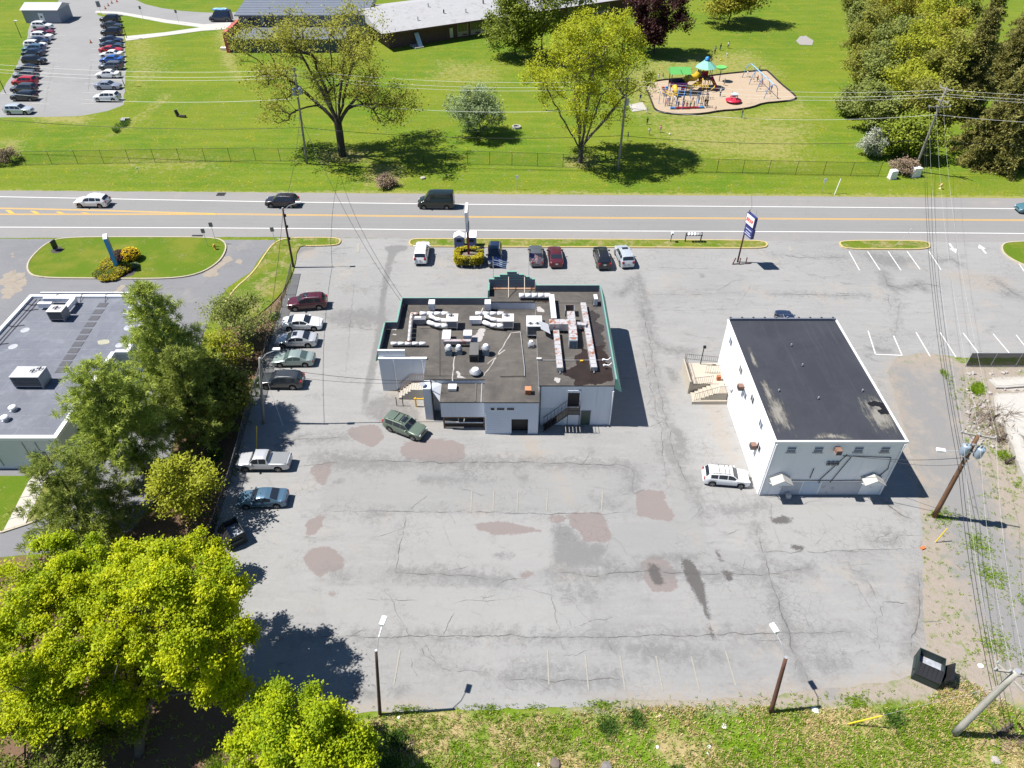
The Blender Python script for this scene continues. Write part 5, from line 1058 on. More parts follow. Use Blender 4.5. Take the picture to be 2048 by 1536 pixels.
dd = MB().box(-41.0, -39.7, 41.9, 41.97, .05, 2.1).build('door', M('grey_door', (.24, .24, .26)), lb); MB().cbox((-40.0, 41.86, 1.0), (.08, .06, .08)).build('handle', GALV, dd)
MB().box(-37.35, -36.9, 53.7, 58, 1.0, 2.2).build('window', GLASS, lb); MB().box(-38.08, -38.04, 44.5, 50, 1.1, 2.3).build('window', GLASS, lb)
rtu(120, 632, Zl, 1.5, 1.2, 1.0, 'grey air unit with one fan near the front of the left roof', [(0, .05, .4)], top=UNITW, side=UNITG)
t = thing('roof_duct', 'white L-shaped duct wrapping the air unit on the left roof', 'duct', G(120, 612, Zl)); c = G(125, 612, Zl)
MB().cbox((c.x - .2, c.y + .4, Zl + .6), (3.3, .45, .45)).build('section', DUCTW, t); MB().cbox((c.x + 1.3, c.y - .6, Zl + .6), (.5, 1.6, .45)).build('section', DUCTW, t); MB().cbox((c.x - 1.3, c.y - .5, Zl + .5), (1.4, .4, .5)).build('section', DUCTW, t)
for dx in (-1.6, 1.3): MB().cbox((c.x + dx, c.y + .4, Zl + .2), (.15, .4, .38)).build('support', UNITG, t)
rtu(66, 762, Zl, 2.6, 1.5, 1.15, 'large grey twin-fan air unit low on the left roof', [(.45, .1, .32), (.9, .42, .32)], top=M('unit_pale', (.42, .42, .43), .5), side=M('unit_mid', (.24, .27, .32), .5))
for k, (px, py, l) in enumerate(((28, 820, 'upper'), (12, 840, 'lower'))):
    c = G(px, py, Zl); t = thing('roof_vent', f'{l} of two white mushroom vents at the left picture edge', 'vent', (c.x, c.y, Zl), group='mushroom vents on the left roof')
    MB().lathe((c.x, c.y, Zl), [(.2, 0), (.2, .25), (.34, .3), (.34, .38), (.15, .46), (.02, .47)], 14).build('hood', TRIMW, t, True); MB().cbox((c.x, c.y, Zl + .02), (.55, .55, .06)).build('curb', GALV, t)

# ---------------------------------------------------------------- school buildings at the top
def blockwin(parent, x0, x1, y, z0, z1, n, m=GLASS):
    f = MB().box(x0, x1, y - .06, y, z0, z1).build('window', M('bronze_frame', (.10, .08, .065), .5), parent)
    w_ = (x1 - x0) / n
    for i in range(n): MB().box(x0 + i * w_ + .06, x0 + (i + 1) * w_ - .06, y - .09, y - .06, z0 + .08, z1 - .08).build('pane', m, f)
sg = thing('grey_annex', 'dark grey annex with ribbed metal roofs and a red end wall', 'building', (-55, 168, 0))
METR = M('ribbed_grey_roof', (.16, .18, .215), .5, .2, var=.08, scale=.6)
GREYW = M('grey_wall', (.16, .165, .19), .7, var=.08)
MB().box(-60.5, -32, 172, 184, 0, 5.2).build('upper_wall', GREYW, sg)
MB().add([(-61.2, 171.4, 5.2), (-31.8, 171.4, 5.2), (-31.8, 185, 6.6), (-61.2, 185, 6.6), (-61.2, 171.4, 5.0), (-31.8, 171.4, 5.0), (-31.8, 185, 5.0), (-61.2, 185, 5.0)], [(0, 1, 2, 3), (4, 5, 1, 0), (5, 6, 2, 1), (7, 4, 0, 3), (6, 7, 3, 2)]).build('upper_roof', METR, sg)
for i in range(9): MB().box(-61.2, -31.8, 171.6 + i * 1.5, 171.68 + i * 1.5, 5.22 + i * 1.5 * .103, 5.29 + i * 1.5 * .103).build('roof_rib', M('rib_pale', (.28, .3, .34)), sg)
for x in (-58.5, -55, -51.5, -48): 
    blockwin(sg, x, x + 2.6, 172, 3.0, 4.5, 2)
MB().box(-60.5, -36, 162.6, 171.99, 0, 2.6).build('lower_wall', M('dark_grey_wall', (.06, .075, .09), .7, var=.08), sg)
MB().box(-60.3, -35.8, 162.3, 171.98, 2.6, 2.75).build('lower_roof', METR, sg)
MB().box(-61.3, -60.51, 162.3, 172.5, 0, 4.1).build('red_end_wall', M('red_wall', (.44, .10, .09), .7, var=.08), sg)
MB().tube([(-53, 162.2, 0), (-53, 162.2, 2.6)], .08, 6).build('downpipe', BLACKM, sg)
MB().box(-63.2, -60.6, 164.0, 165.0, 0, .5).build('white_box', TRIMW, sg)
sw = thing('school_building', 'long low school wing with grey shingle roof and dark brick wall', 'building', (0, 178, 0))
SHING = M('grey_shingles', (.33, .33, .335), .9, var=.08, scale=.6, bump=.5, bscale=3, dirt=(.27, .27, .275), dscale=.9, dth=.52)
BRICKD = M('dark_brick', (.10, .06, .055), .85, var=.25, scale=3, bump=.3)
A0, A1 = G(835, 93), G(1010, 66)
dirv = (A1 - A0); dirv.z = 0; dirv.normalize(); nrm = Vector((-dirv.y, dirv.x, 0))
def SW(s, t, z): p = A0 + dirv * s + nrm * t; return (p.x, p.y, z)
def sbox(mb, s0, s1, t0, t1, z0, z1): return mb.add([SW(a, b, c) for c in (z0, z1) for a, b in ((s0, t0), (s1, t0), (s1, t1), (s0, t1))], [(3, 2, 1, 0), (4, 5, 6, 7), (0, 1, 5, 4), (1, 2, 6, 5), (2, 3, 7, 6), (3, 0, 4, 7)])
sbox(MB(), -6, 60, 1.5, 22, 0, 3.6).build('wall', BRICKD, sw)
MB().add([SW(-8, -.2, 3.6), SW(62, -.2, 3.6), SW(62, 12, 5.9), SW(-8, 12, 5.9), SW(62, 24, 3.6), SW(-8, 24, 3.6), SW(-8, -.2, 3.35), SW(62, -.2, 3.35)], [(0, 1, 2, 3), (3, 2, 4, 5), (0, 6, 7, 1), (0, 3, 5), (1, 4, 2)]).build('roof', SHING, sw)
sbox(MB(), -8, 62, -.28, -.2, 3.3, 3.62).build('fascia', M('brown_fascia', (.09, .045, .04), .7), sw)
for s0, s1, n_ in ((10.5, 13.2, 3), (13.8, 18.6, 5), (24, 29, 5), (31, 36, 5), (40, 45, 5), (47, 52, 5)):
    f = sbox(MB(), s0, s1, 1.40, 1.5, .3, 3.1).build('window_bay', M('tan_panel', (.36, .30, .22), .8), sw)
    for i in range(n_):
        a = s0 + .15 + i * (s1 - s0 - .3) / n_; sbox(MB(), a, a + (s1 - s0 - .3) / n_ - .1, 1.36, 1.40, 1.3, 2.95).build('pane', M('school_glass', (.07, .075, .05), .15, var=.4, scale=1, spec=.6), f)
    sbox(MB(), s0 + 1.2, s0 + 2.4, 1.36, 1.40, .45, .75).build('vent_grille', BRICKD, f)
sbox(MB(), 8.5, 9.3, 1.2, 1.5, .4, 2.4).build('meter_cabinet', GALV, sw)
for i, (s_, t_) in enumerate(((2, 3.5), (9, 5), (14, 4), (20, 7), (7, 9), (26, 5), (34, 8))): MB().cyl(SW(s_, t_, 3.7 + t_ * .19), .15, .7, 8).build('vent_pipe', BLACKM if i % 2 else GALV, sw)
t = thing('lean_porch', 'small blue-grey covered ramp at the school corner', 'porch', A0 - dirv * 1)
sbox(MB(), -1.2, .9, -1.6, 1.4, 0, .25).build('base', CONC, t); MB().add([SW(-.2, -1.2, .3), SW(.8, -1.2, .3), SW(.8, .8, 2.6), SW(-.2, .8, 2.6), SW(-.2, -1.1, .25), SW(.8, -1.1, .25), SW(.8, .9, 2.5), SW(-.2, .9, 2.5)], [(0, 1, 2, 3), (7, 6, 5, 4), (0, 3, 7, 4), (1, 5, 6, 2), (2, 6, 7, 3), (0, 4, 5, 1)]).build('cover', M('blue_sheet', (.42, .52, .62), .5), t)
sh = thing('storage_shed', 'grey metal storage shed at the head of the far car park', 'shed', G(88, 46))
b0, b1 = G(52, 47), G(124, 46); hz_ = 2.9
shx0, shx1, shy = b0.x, b1.x, (b0.y + b1.y) / 2
MB().box(shx0, shx1, shy, shy + 6, 0, hz_).build('wall', M('shed_grey', (.24, .26, .31), .6, var=.06), sh)
MB().add([(shx0 - .3, shy - .3, hz_), (shx1 + .3, shy - .3, hz_), (shx1 + .3, shy + 3, hz_ + 1.0), (shx0 - .3, shy + 3, hz_ + 1.0), (shx1 + .3, shy + 6.3, hz_), (shx0 - .3, shy + 6.3, hz_)], [(0, 1, 2, 3), (3, 2, 4, 5), (0, 3, 5), (1, 4, 2), (5, 4, 1, 0)]).build('roof', M('pale_roof', (.42, .42, .44), .5, var=.05), sh)
d_ = MB().box(shx0 + 3.6, shx0 + 4.8, shy - .05, shy, 0, 2.2).build('door', TRIMW, sh); MB().box(shx0 + 4.0, shx0 + 4.4, shy - .08, shy - .05, 1.2, 1.6).build('door_window', GLASS, d_)
# ================================================================ VEHICLES
TYRE = M('tyre', (.014, .014, .015), .85, var=.1); RIM = M('alloy_rim', (.42, .43, .45), .35, .7, var=.05); DARKRIM = M('dark_rim', (.05, .05, .055), .4, .6)
CGLASS = M('car_glass', (.018, .024, .034), .06, var=.1, spec=.7); TRIMB = M('black_trim', (.018, .018, .02), .6, var=.1)
HEADL = M('headlight', (.62, .65, .68), .12, .2, var=.05); TAILL = M('taillight', (.34, .012, .015), .2, var=.1); PLATE = M('number_plate', (.55, .55, .53), .5, var=.05)
UNDER = M('underbody', (.012, .012, .012), .9)
def lerp_tab(tab, t):
    for (a, b), (c, d) in zip(tab, tab[1:]):
        if t <= c: 
            k = (t - a) / max(1e-6, c - a); return b + (d - b) * k
    return tab[-1][1]
KINDS = {
    'sedan': dict(L=4.82, W=1.84, top=[(0, .52), (.012, .66), (.05, .76), (.14, .86), (.27, .95), (.42, 1.38), (.50, 1.455), (.60, 1.45), (.70, 1.36), (.855, 1.06), (.94, 1.02), (.985, .95), (1, .55)], belt=[(0, .86), (.25, .92), (1, 1.0)], hood=.275, wst=.435, r1=.685, r2=.845, wx=(.19, .80), rw=.335, sill=.2),
    'coupe': dict(L=4.6, W=1.82, top=[(0, .52), (.012, .66), (.05, .74), (.14, .84), (.29, .93), (.45, 1.35), (.52, 1.41), (.60, 1.40), (.72, 1.27), (.88, 1.02), (.96, 1.0), (.985, .92), (1, .55)], belt=[(0, .84), (.25, .90), (1, .98)], hood=.295, wst=.46, r1=.67, r2=.86, wx=(.19, .80), rw=.335, sill=.2),
    'suv': dict(L=4.7, W=1.87, top=[(0, .58), (.012, .84), (.04, .96), (.13, 1.03), (.25, 1.10), (.385, 1.60), (.46, 1.69), (.62, 1.70), (.84, 1.655), (.90, 1.59), (.965, 1.16), (.985, 1.0), (1, .6)], belt=[(0, 1.0), (.25, 1.06), (1, 1.16)], hood=.255, wst=.40, r1=.895, r2=.962, wx=(.19, .80), rw=.365, sill=.26),
    'boxy': dict(L=4.75, W=1.83, top=[(0, .6), (.012, .88), (.035, .98), (.14, 1.05), (.28, 1.10), (.39, 1.62), (.45, 1.72), (.62, 1.74), (.88, 1.72), (.93, 1.66), (.975, 1.12), (.985, .98), (1, .6)], belt=[(0, 1.02), (.25, 1.08), (1, 1.12)], hood=.285, wst=.40, r1=.925, r2=.972, wx=(.185, .79), rw=.37, sill=.3),
    'wagon': dict(L=4.8, W=1.85, top=[(0, .55), (.012, .76), (.04, .87), (.13, .95), (.26, 1.02), (.41, 1.52), (.48, 1.60), (.62, 1.61), (.85, 1.56), (.91, 1.48), (.968, 1.10), (.985, .98), (1, .58)], belt=[(0, .92), (.25, .99), (1, 1.08)], hood=.265, wst=.425, r1=.90, r2=.965, wx=(.185, .79), rw=.35, sill=.24),
    'pickup': dict(L=5.3, W=1.85, top=[(0, .62), (.012, .90), (.035, 1.0), (.13, 1.07), (.25, 1.13), (.345, 1.66), (.40, 1.75), (.55, 1.75), (.60, 1.68), (.628, 1.16), (.66, 1.13), (.985, 1.13), (.992, 1.0), (1, .62)], belt=[(0, 1.04), (.25, 1.10), (1, 1.12)], hood=.255, wst=.36, r1=.595, r2=.625, wx=(.17, .79), rw=.375, sill=.32),
    'van': dict(L=5.4, W=2.02, top=[(0, .62), (.012, .9), (.05, 1.12), (.13, 1.30), (.185, 1.42), (.29, 2.22), (.335, 2.42), (.45, 2.5), (.96, 2.5), (.985, 2.42), (.994, 1.6), (1, .6)], belt=[(0, 1.2), (.2, 1.32), (1, 1.4)], hood=.185, wst=.30, r1=2, r2=2, wx=(.17, .80), rw=.36, sill=.28),
}
def car_shape(kind):
    k = KINDS[kind]; L, Wd = k['L'], k['W']; top, belt = k['top'], k['belt']
    def X(t): return L / 2 - t * L
    def w(t):
        e = abs(2 * t - 1); return Wd / 2 * (1 - .16 * max(0, (e - .72) / .28) ** 2.2 - .015 * e)
    def prof(t):
        zt = lerp_tab(top, t); zb = lerp_tab(belt, t); return zt, zb, max(0, zt - zb)
    def edge(t):                          # p3 (belt) and p4 (roof edge)
        zt, zb, g = prof(t); ww = w(t)
        tum = .30 if kind not in ('van', 'boxy') else (.13 if kind == 'van' else .2)
        if g > .04: return (ww * .955, zb), (ww * .95 - tum * g - .02, zt - .05)
        return (ww * .945, zt - .03), (ww * .90, zt - .005)
    ts = sorted(set([round(i / 60, 4) for i in range(61)] + [t for t, _ in top] + [.005] + [c + o for c in k['wx'] for o in np.linspace(-(k['rw'] + .07) / L, (k['rw'] + .07) / L, 13)]))
    mb = MB(); n = 7; rows = []
    for t in ts:
        zt, zb, g = prof(t); ww = w(t); zl = k['sill'] + (.08 if t < .03 or t > .97 else 0)
        for c in k['wx']:
            d = abs(t - c) * L; rr = k['rw'] + .07
            if d < rr: zl = max(zl, k['rw'] + math.sqrt(rr * rr - d * d) * .98)
        (y3, z3), (y4, z4) = edge(t)
        zs = min(zb, zt) - .05; zl = min(zl, zs - .06); zm = zl + (zs - zl) * .5
        ring = [(ww * .965, zl), (ww, zm), (ww * .985, zs), (y3, z3), (y4, z4), (y4 * .8, zt), (y4 * .4, zt + .015), (0, zt + .02)]
        rows.append([(X(t), y, z) for y, z in ring])
    m = len(rows[0])
    vs = []
    for r in rows: vs += r + [(x, -y, z) for x, y, z in r[-2::-1]]
    q = 2 * m - 1
    fs = [(i * q + j, i * q + j + 1, (i + 1) * q + j + 1, (i + 1) * q + j) for i in range(len(rows) - 1) for j in range(q - 1)]
    fs += [tuple(range(q)), tuple(range(len(rows) * q - 1, (len(rows) - 1) * q - 1, -1))]
    mb.add(vs, [f[::-1] for f in fs])
    return dict(k=k, X=X, w=w, prof=prof, edge=edge, body=mb)
PROTO = {}
def proto(kind):
    if kind in PROTO: return PROTO[kind]
    s = car_shape(kind); k, X, edge, prof, w = s['k'], s['X'], s['edge'], s['prof'], s['w']; L = k['L']
    root = bpy.data.objects.new(kind, None)      # not linked: template only
    P = {}
    def add(key, mb, smooth=False, name=None):
        me = bpy.data.meshes.new(name or key); me.from_pydata(mb.v, [], mb.f)
        if smooth: me.polygons.foreach_set('use_smooth', [True] * len(me.polygons))
        me.update(); P[key] = me; return me
    me = add('body', s['body'], True)
    # sharpen the crease at sharp angles
    try: me.set_sharp_from_angle(angle=R(38))
    except Exception: pass
    def topglass(t0, t1, wf=.93):
        mb = MB(); n, mm = 5, 6; vs = []
        for i in range(n + 1):
            t = t0 + (t1 - t0) * i / n; zt = prof(t)[0]; y4 = edge(t)[1][0] * wf
            for j in range(mm + 1):
                u = -1 + 2 * j / mm; vs.append((X(t), y4 * u, zt + .03 - .035 * abs(u) ** 3))
        mb.add(vs, [(i * (mm + 1) + j, i * (mm + 1) + j + 1, (i + 1) * (mm + 1) + j + 1, (i + 1) * (mm + 1) + j) for i in range(n) for j in range(mm)])
        return mb
    add('windscreen', topglass(k['hood'] + .012, k['wst'] - .012), True)
    if k['r1'] < 1: add('rear_window', topglass(k['r1'] + (.012 if kind in ('sedan', 'coupe') else .004), k['r2'] - (.014 if kind in ('sedan', 'coupe') else .004)), True)
    def sideglass(t0, t1, sgn):
        mb = MB(); n = 6; vs = []
        for i in range(n + 1):
            t = t0 + (t1 - t0) * i / n; (y3, z3), (y4, z4) = edge(t)
            for kk in (.10, .88): vs.append((X(t), sgn * (y3 + (y4 - y3) * kk + .014), z3 + (z4 - z3) * kk))
        mb.add(vs, [(2 * i, 2 * i + 1, 2 * i + 3, 2 * i + 2) if sgn > 0 else (2 * i + 2, 2 * i + 3, 2 * i + 1, 2 * i) for i in range(n)]); return mb
    segs = {'sedan': [(.335, .515), (.53, .70)], 'coupe': [(.37, .57), (.585, .70)], 'suv': [(.31, .49), (.505, .69), (.71, .86)], 'boxy': [(.33, .49), (.505, .68), (.70, .89)], 'wagon': [(.34, .51), (.525, .70), (.72, .86)], 'pickup': [(.30, .44), (.455, .585)], 'van': [(.235, .37)]}[kind]
    P['sides'] = []
    for t0, t1 in segs:
        for sg in (1, -1): P['sides'].append(add(f'side{t0}{sg}', sideglass(t0, t1, sg), True, 'side_window'))
    rw = k['rw']; tw = .24
    add('tyre', MB().lathe((0, 0, 0), [(rw * .6, -tw / 2), (rw * .96, -tw / 2), (rw, -tw / 2 + .03), (rw, tw / 2 - .03), (rw * .96, tw / 2), (rw * .6, tw / 2)], 22, 'Y'), False)
    rim = MB().lathe((0, 0, 0), [(.03, -.115), (rw * .5, -.10), (rw * .66, -.125), (rw * .66, .125), (rw * .5, .10), (.03, .115)], 16, 'Y')
    for i in range(5):
        a = i * 2 * PI / 5
        for sg in (-1, 1): rim.cbox((math.cos(a) * rw * .36, sg * .122, math.sin(a) * rw * .36), (rw * .5, .012, .05), 0, -a)
    add('rim', rim)
    zh = prof(.03)[0] - .12
    for nm, t, yy, sz in (('headlight', .028, .74, (.24, .34, .13)), ('taillight', .982, .82, (.14, .26, .20 if kind not in ('suv', 'boxy', 'van', 'wagon') else .3))):
        z = zh if nm == 'headlight' else (prof(.965)[0] - .2 if kind != 'van' else 1.3)
        for sg in (1, -1): add(nm + str(sg), MB().cbox((X(t), sg * w(t) * yy, z), sz, -sg * .35 if nm == 'headlight' else sg * .2), False, nm)
    add('grille', MB().cbox((X(.006), 0, zh - .02), (.05, w(0) * .9, .16))); add('lower_grille', MB().cbox((X(.006), 0, .36), (.05, w(0) * 1.3, .14)))
    add('plate', MB().cbox((X(.998), 0, .72 if kind in ('sedan', 'coupe') else .85), (.03, .34, .16)))
    add('underbody', MB().cbox((0, 0, k['sill'] + .16), (L * .94, k['W'] * .80, .34)))
    for sg in (1, -1):
        t = k['hood'] + .06; (y3, z3), _ = edge(t); add('mirror' + str(sg), MB().cbox((X(t), sg * (y3 + .12), z3 + .06), (.14, .24, .15), sg * .2), False, 'mirror')
        if kind in ('suv', 'boxy', 'wagon'):
            add('rail' + str(sg), MB().tube([(X(t_), sg * (edge(t_)[1][0] * .9), prof(t_)[0] + .05) for t_ in (.45, .55, .65, .75, .84)], .022, 5), True, 'roof_rail')
    if kind == 'pickup':
        add('bed', MB().cbox((X(.81), 0, 1.145), (L * .31, k['W'] * .86, .05)), False, 'bed_cover')
        add('bedgate', MB().cbox((X(.985), 0, 1.02), (.06, k['W'] * .86, .26)), False, 'tailgate')
    add('bumper', MB().cbox((X(.992), 0, .52), (.10, k['W'] * .80, .2)), False, 'rear_bumper')
    add('sunroof', MB().cbox((X((k['wst'] + .52) / 2 + .02), 0, prof(.5)[0] + .022), (.5, .78, .02)))
    for sg in (1, -1): add('sillstrip' + str(sg), MB().cbox((X(.495), sg * w(.5) * .975, k['sill'] + .05), (L * .42, .05, .10)), False, 'sill_trim')
    if kind in ('suv', 'boxy'): add('crossbar', MB().cbox((X(.56), 0, prof(.56)[0] + .07), (.05, k['W'] * .62, .03)), False, 'roof_bar')
    P['info'] = (k, X)
    PROTO[kind] = P; return P
def put(me, name, mat, parent, loc=(0, 0, 0), rot=None):
    o = bpy.data.objects.new(name, me); COL.objects.link(o); o.parent = parent; o.location = loc
    if rot: o.rotation_euler = rot
    if not me.materials: me.materials.append(mat)
    o.material_slots[0].link = 'OBJECT'; o.material_slots[0].material = mat
    return o
def car(kind, label, pxy, heading, color, name='parked_car', cat='car', group=None, sunroof=False, rails=True, trim=None, rims=RIM, scale=1., roof=None, glass=CGLASS, near=True, contact=True, bed=None, tonneau=None):
    P = proto(kind); k, X = P['info']
    p = G(*pxy)
    h = R(heading)
    if contact: p = p + Vector((0, k['W'] / 2 * scale * abs(math.cos(h)) + k['L'] / 2 * scale * abs(math.sin(h)), 0))
    t = thing(name, label, cat, (p.x, p.y, .02), h, group); t.scale = (scale,) * 3
    b = put(P['body'], 'body', color, t)
    put(P['windscreen'], 'windscreen', glass, t)
    if 'rear_window' in P: put(P['rear_window'], 'rear_window', glass, t)
    for me in P['sides']: put(me, 'side_window', glass, t)
    for c in k['wx']:
        for sg in (1, -1):
            o = put(P['tyre'], 'wheel', TYRE, t, (X(c), sg * (k['W'] / 2 - .12), k['rw'] - .02)); put(P['rim'], 'rim', rims, o)
    for sg in (1, -1):
        put(P['headlight' + str(sg)], 'headlight', HEADL, t); put(P['taillight' + str(sg)], 'taillight', TAILL, t)
        if near: put(P['mirror' + str(sg)], 'mirror', color, t); put(P['sillstrip' + str(sg)], 'sill_trim', trim or TRIMB, t)
        if rails and 'rail1' in P: put(P['rail' + str(sg)], 'roof_rail', GALV if rails == 1 else TRIMB, t)
    put(P['underbody'], 'underbody', UNDER, t); put(P['grille'], 'grille', TRIMB, t)
    if near: put(P['lower_grille'], 'lower_grille', TRIMB, t); put(P['plate'], 'number_plate', PLATE, t); put(P['bumper'], 'rear_bumper', trim or color, t)
    if sunroof: put(P['sunroof'], 'sunroof', glass, t)
    if kind == 'pickup': put(P['bed'], 'bed_cover', tonneau or TRIMB, t); put(P['bedgate'], 'tailgate', color, t)
    if rails == 2 and 'crossbar' in P: put(P['crossbar'], 'roof_bar', TRIMB, t); put(P['crossbar'], 'roof_bar', TRIMB, t, (-.6, 0, 0)); put(P['crossbar'], 'roof_bar', TRIMB, t, (.4, 0, 0))
    return t
PW = paint('paint_white', (.72, .72, .72)); PS = paint('paint_silver', (.50, .51, .53), .3, .35); PGN = paint('paint_sage', (.27, .33, .31), .3, .3); PB = paint('paint_black', (.012, .012, .015)); PN = paint('paint_navy', (.012, .02, .05))
PM_ = paint('paint_maroon', (.075, .012, .02)); PR = paint('paint_red', (.38, .015, .02)); PBL = paint('paint_blue', (.02, .09, .34)); PSB = paint('paint_steel_blue', (.08, .15, .22), .3, .3); PGR = paint('paint_grey', (.11, .12, .13), .3, .3); PDG = paint('paint_green', (.13, .17, .13), .3, .25); PVAN = paint('paint_van', (.010, .017, .015)); PPL = paint('paint_pale_blue', (.48, .52, .56), .3, .3); PTL = paint('paint_teal', (.06, .15, .18)); PCH = paint('paint_charcoal', (.035, .04, .045))
CLAD = M('grey_cladding', (.16, .16, .16), .7)
# on the road (all heading west)
car('wagon', 'white wagon driving west beside the yellow hatching', (182, 417.5), 180 - 1.5, PW, 'moving_car', trim=CLAD, scale=.97)
car('suv', 'black SUV driving west on the road behind the leaning lamp pole', (563, 417.5), 180 - 1.5, paint('paint_plum', (.02, .014, .022)), 'moving_car', scale=.96)
car('van', 'dark green high-roofed cargo van driving west on the road', (872, 420.5), 180 - 1.2, PVAN, 'cargo_van', 'van', trim=CLAD, rails=0, scale=.93)
car('sedan', 'teal car just entering at the right end of the road', (2074, 430), 180 - 1, PTL, 'moving_car')
# row along the west fence
car('suv', 'maroon SUV nosed to the west fence, farthest of that row', (613, 625), 180 + 7, PM_, sunroof=True, scale=.92)
car('sedan', 'white sedan facing away from the west fence', (603, 664), 2, PW, scale=.90)
car('sedan', 'silver sedan with dark sunroof beside the white sedan', (591, 698), 180 + 2, PS, sunroof=True, scale=.90)
car('sedan', 'pale green-grey sedan between the silver sedan and the black SUV', (586, 736), 180 + 1, PGN, glass=M('pale_glass', (.06, .09, .085), .08, spec=.7), scale=.87)
car('wagon', 'black hatchback parked under the lamp pole by the west fence', (561, 781), 180 - 1, PCH, scale=.91)
car('pickup', 'silver pickup truck with grey bed cover parked by the west fence', (527, 945), 180, PS, 'pickup_truck', 'pickup', tonneau=M('tonneau', (.18, .19, .2), .6), scale=.86)
car('sedan', 'blue sedan in the tree shade beyond the silver pickup', (523, 1021), 180 + 3, PSB, scale=.84)
# row along the road island
car('boxy', 'white SUV parked with its tail to the restaurant at the west end of the island', (841, 533), 90, PW, rails=1, scale=.95)
car('wagon', 'dark blue car parked nose-in to the restaurant beside the hedge planter', (989, 537), 270, PN, sunroof=True, scale=.95)
car('sedan', 'dark grey sedan behind the stars and stripes flag', (1073, 537), 92, PGR, scale=.93)
car('sedan', 'dark red sedan right of the grey sedan with the flag', (1112, 539), 92, PM_, scale=.93)
car('suv', 'black SUV beside the silver SUV along the island', (1207, 543), 93, PB, scale=.95)
car('suv', 'silver-white SUV with sunroof, last of the island row', (1252, 540), 96, PPL, sunroof=True, scale=.94)
# loose cars on the lot
car('boxy', 'green SUV with roof rails parked askew behind the restaurant', (811, 862), -27, PDG, rails=2, contact=False, sunroof=True, trim=TRIMB, name='parked_suv', scale=.86)
car('suv', 'white SUV with black roof bars parked at the foot of the white building', (1449, 962), -6, PW, rails=2, contact=False, name='parked_suv', scale=.82)
car('suv', 'navy car half hidden behind the white building', (1570, 655), 88, PN, contact=False, scale=.92)
car('sedan', 'white car under the pines beside the flat-roofed building', (284, 757), 270, PW, contact=False, scale=.9)
# far school car park
NAVY_, BLK = PN, PB
lefts = [('suv', 83, 60, PW, 'white SUV nearest the shed in the left row of the far car park'), ('sedan', 85, 71, paint('paint_wine', (.16, .015, .03)), 'wine-red sedan between two white SUVs in the far car park'), ('suv', 83, 81.5, PW, 'white SUV, second white one from the shed in the far left row'),
         ('sedan', 75, 90, PN, 'dark blue sedan squeezed between white SUVs in the far left row'), ('suv', 69, 99, PW, 'white SUV with dark windows, third white one from the shed'), ('wagon', 66, 106, PSB, 'blue wagon beside the third white SUV of the far left row'), ('sedan', 64.5, 114, PN, 'navy sedan in the middle of the far left row'),
         ('suv', 67, 130.5, PB, 'big black SUV in the middle of the far left row'), ('coupe', 52, 146, PB, 'black coupe below the big black SUV in the far left row'), ('wagon', 50, 160, PGR, 'grey wagon just above the red car in the far left row'), ('suv', 48, 173.5, PR, 'red car with black roof in the far left row'),
         ('wagon', 46, 187, PCH, 'charcoal wagon just below the red car in the far left row'), ('suv', 46.5, 203.5, PB, 'black SUV second from the near end of the far left row'), ('wagon', 35, 230.5, PPL, 'silver-blue wagon nearest the road in the far left row')]
rights = [('suv', 219, 46, PB, 'black SUV at the head of the far right row'), ('sedan', 222, 58, PCH, 'charcoal sedan second from the head of the far right row'), ('suv', 222, 72.5, PB, 'black SUV third from the head of the far right row'), ('sedan', 221.5, 88, PN, 'navy sedan above the charcoal sedan in the far right row'), ('sedan', 221.5, 98, paint('paint_slate', (.03, .05, .08)), 'slate-blue sedan just above the red sedan in the far right row'),
          ('sedan', 220.5, 108, PR, 'bright red sedan in the far right row'), ('sedan', 221.5, 117, PW, 'white sedan between the red and blue cars in the far right row'), ('sedan', 222, 127.5, PBL, 'bright blue sedan in the far right row'), ('wagon', 221, 141.5, PGR, 'grey wagon just below the bright blue sedan'), ('sedan', 214.5, 157.5, PW, 'white sedan above the silver sedan in the far right row'),
          ('sedan', 214.5, 180.5, paint('paint_lilac_silver', (.30, .32, .38), .3, .3), 'silver sedan second from the near end of the far right row'), ('suv', 212.5, 205, PW, 'white SUV nearest the road in the far right row')]
BLKROOF = None
for kd, x, y, c, l in lefts: car(kd, l, (x, y), 0 if (int(x) % 2) else 180, c, near=False, group='cars in the left row of the school car park', rails=1 if c is PW else 0, scale=.98)
for kd, x, y, c, l in rights: car(kd, l, (x, y), 180 if kd in ('suv',) or int(y) % 2 else 0, c, near=False, group='cars in the right row of the school car park', rails=0, scale=.98)
t = car('van', 'navy van with blue and white load on its roof beside the grey annex', (441, 44.5), 180, PN, 'cargo_van', 'van', rails=0, near=False)
MB().cbox((-.2, .0, 2.62), (3.2, 1.5, .22)).build('roof_load', M('blue_load', (.10, .32, .62), .5, var=.3, scale=1.5, dirt=(.7, .7, .7), dth=.5), t, local=True)

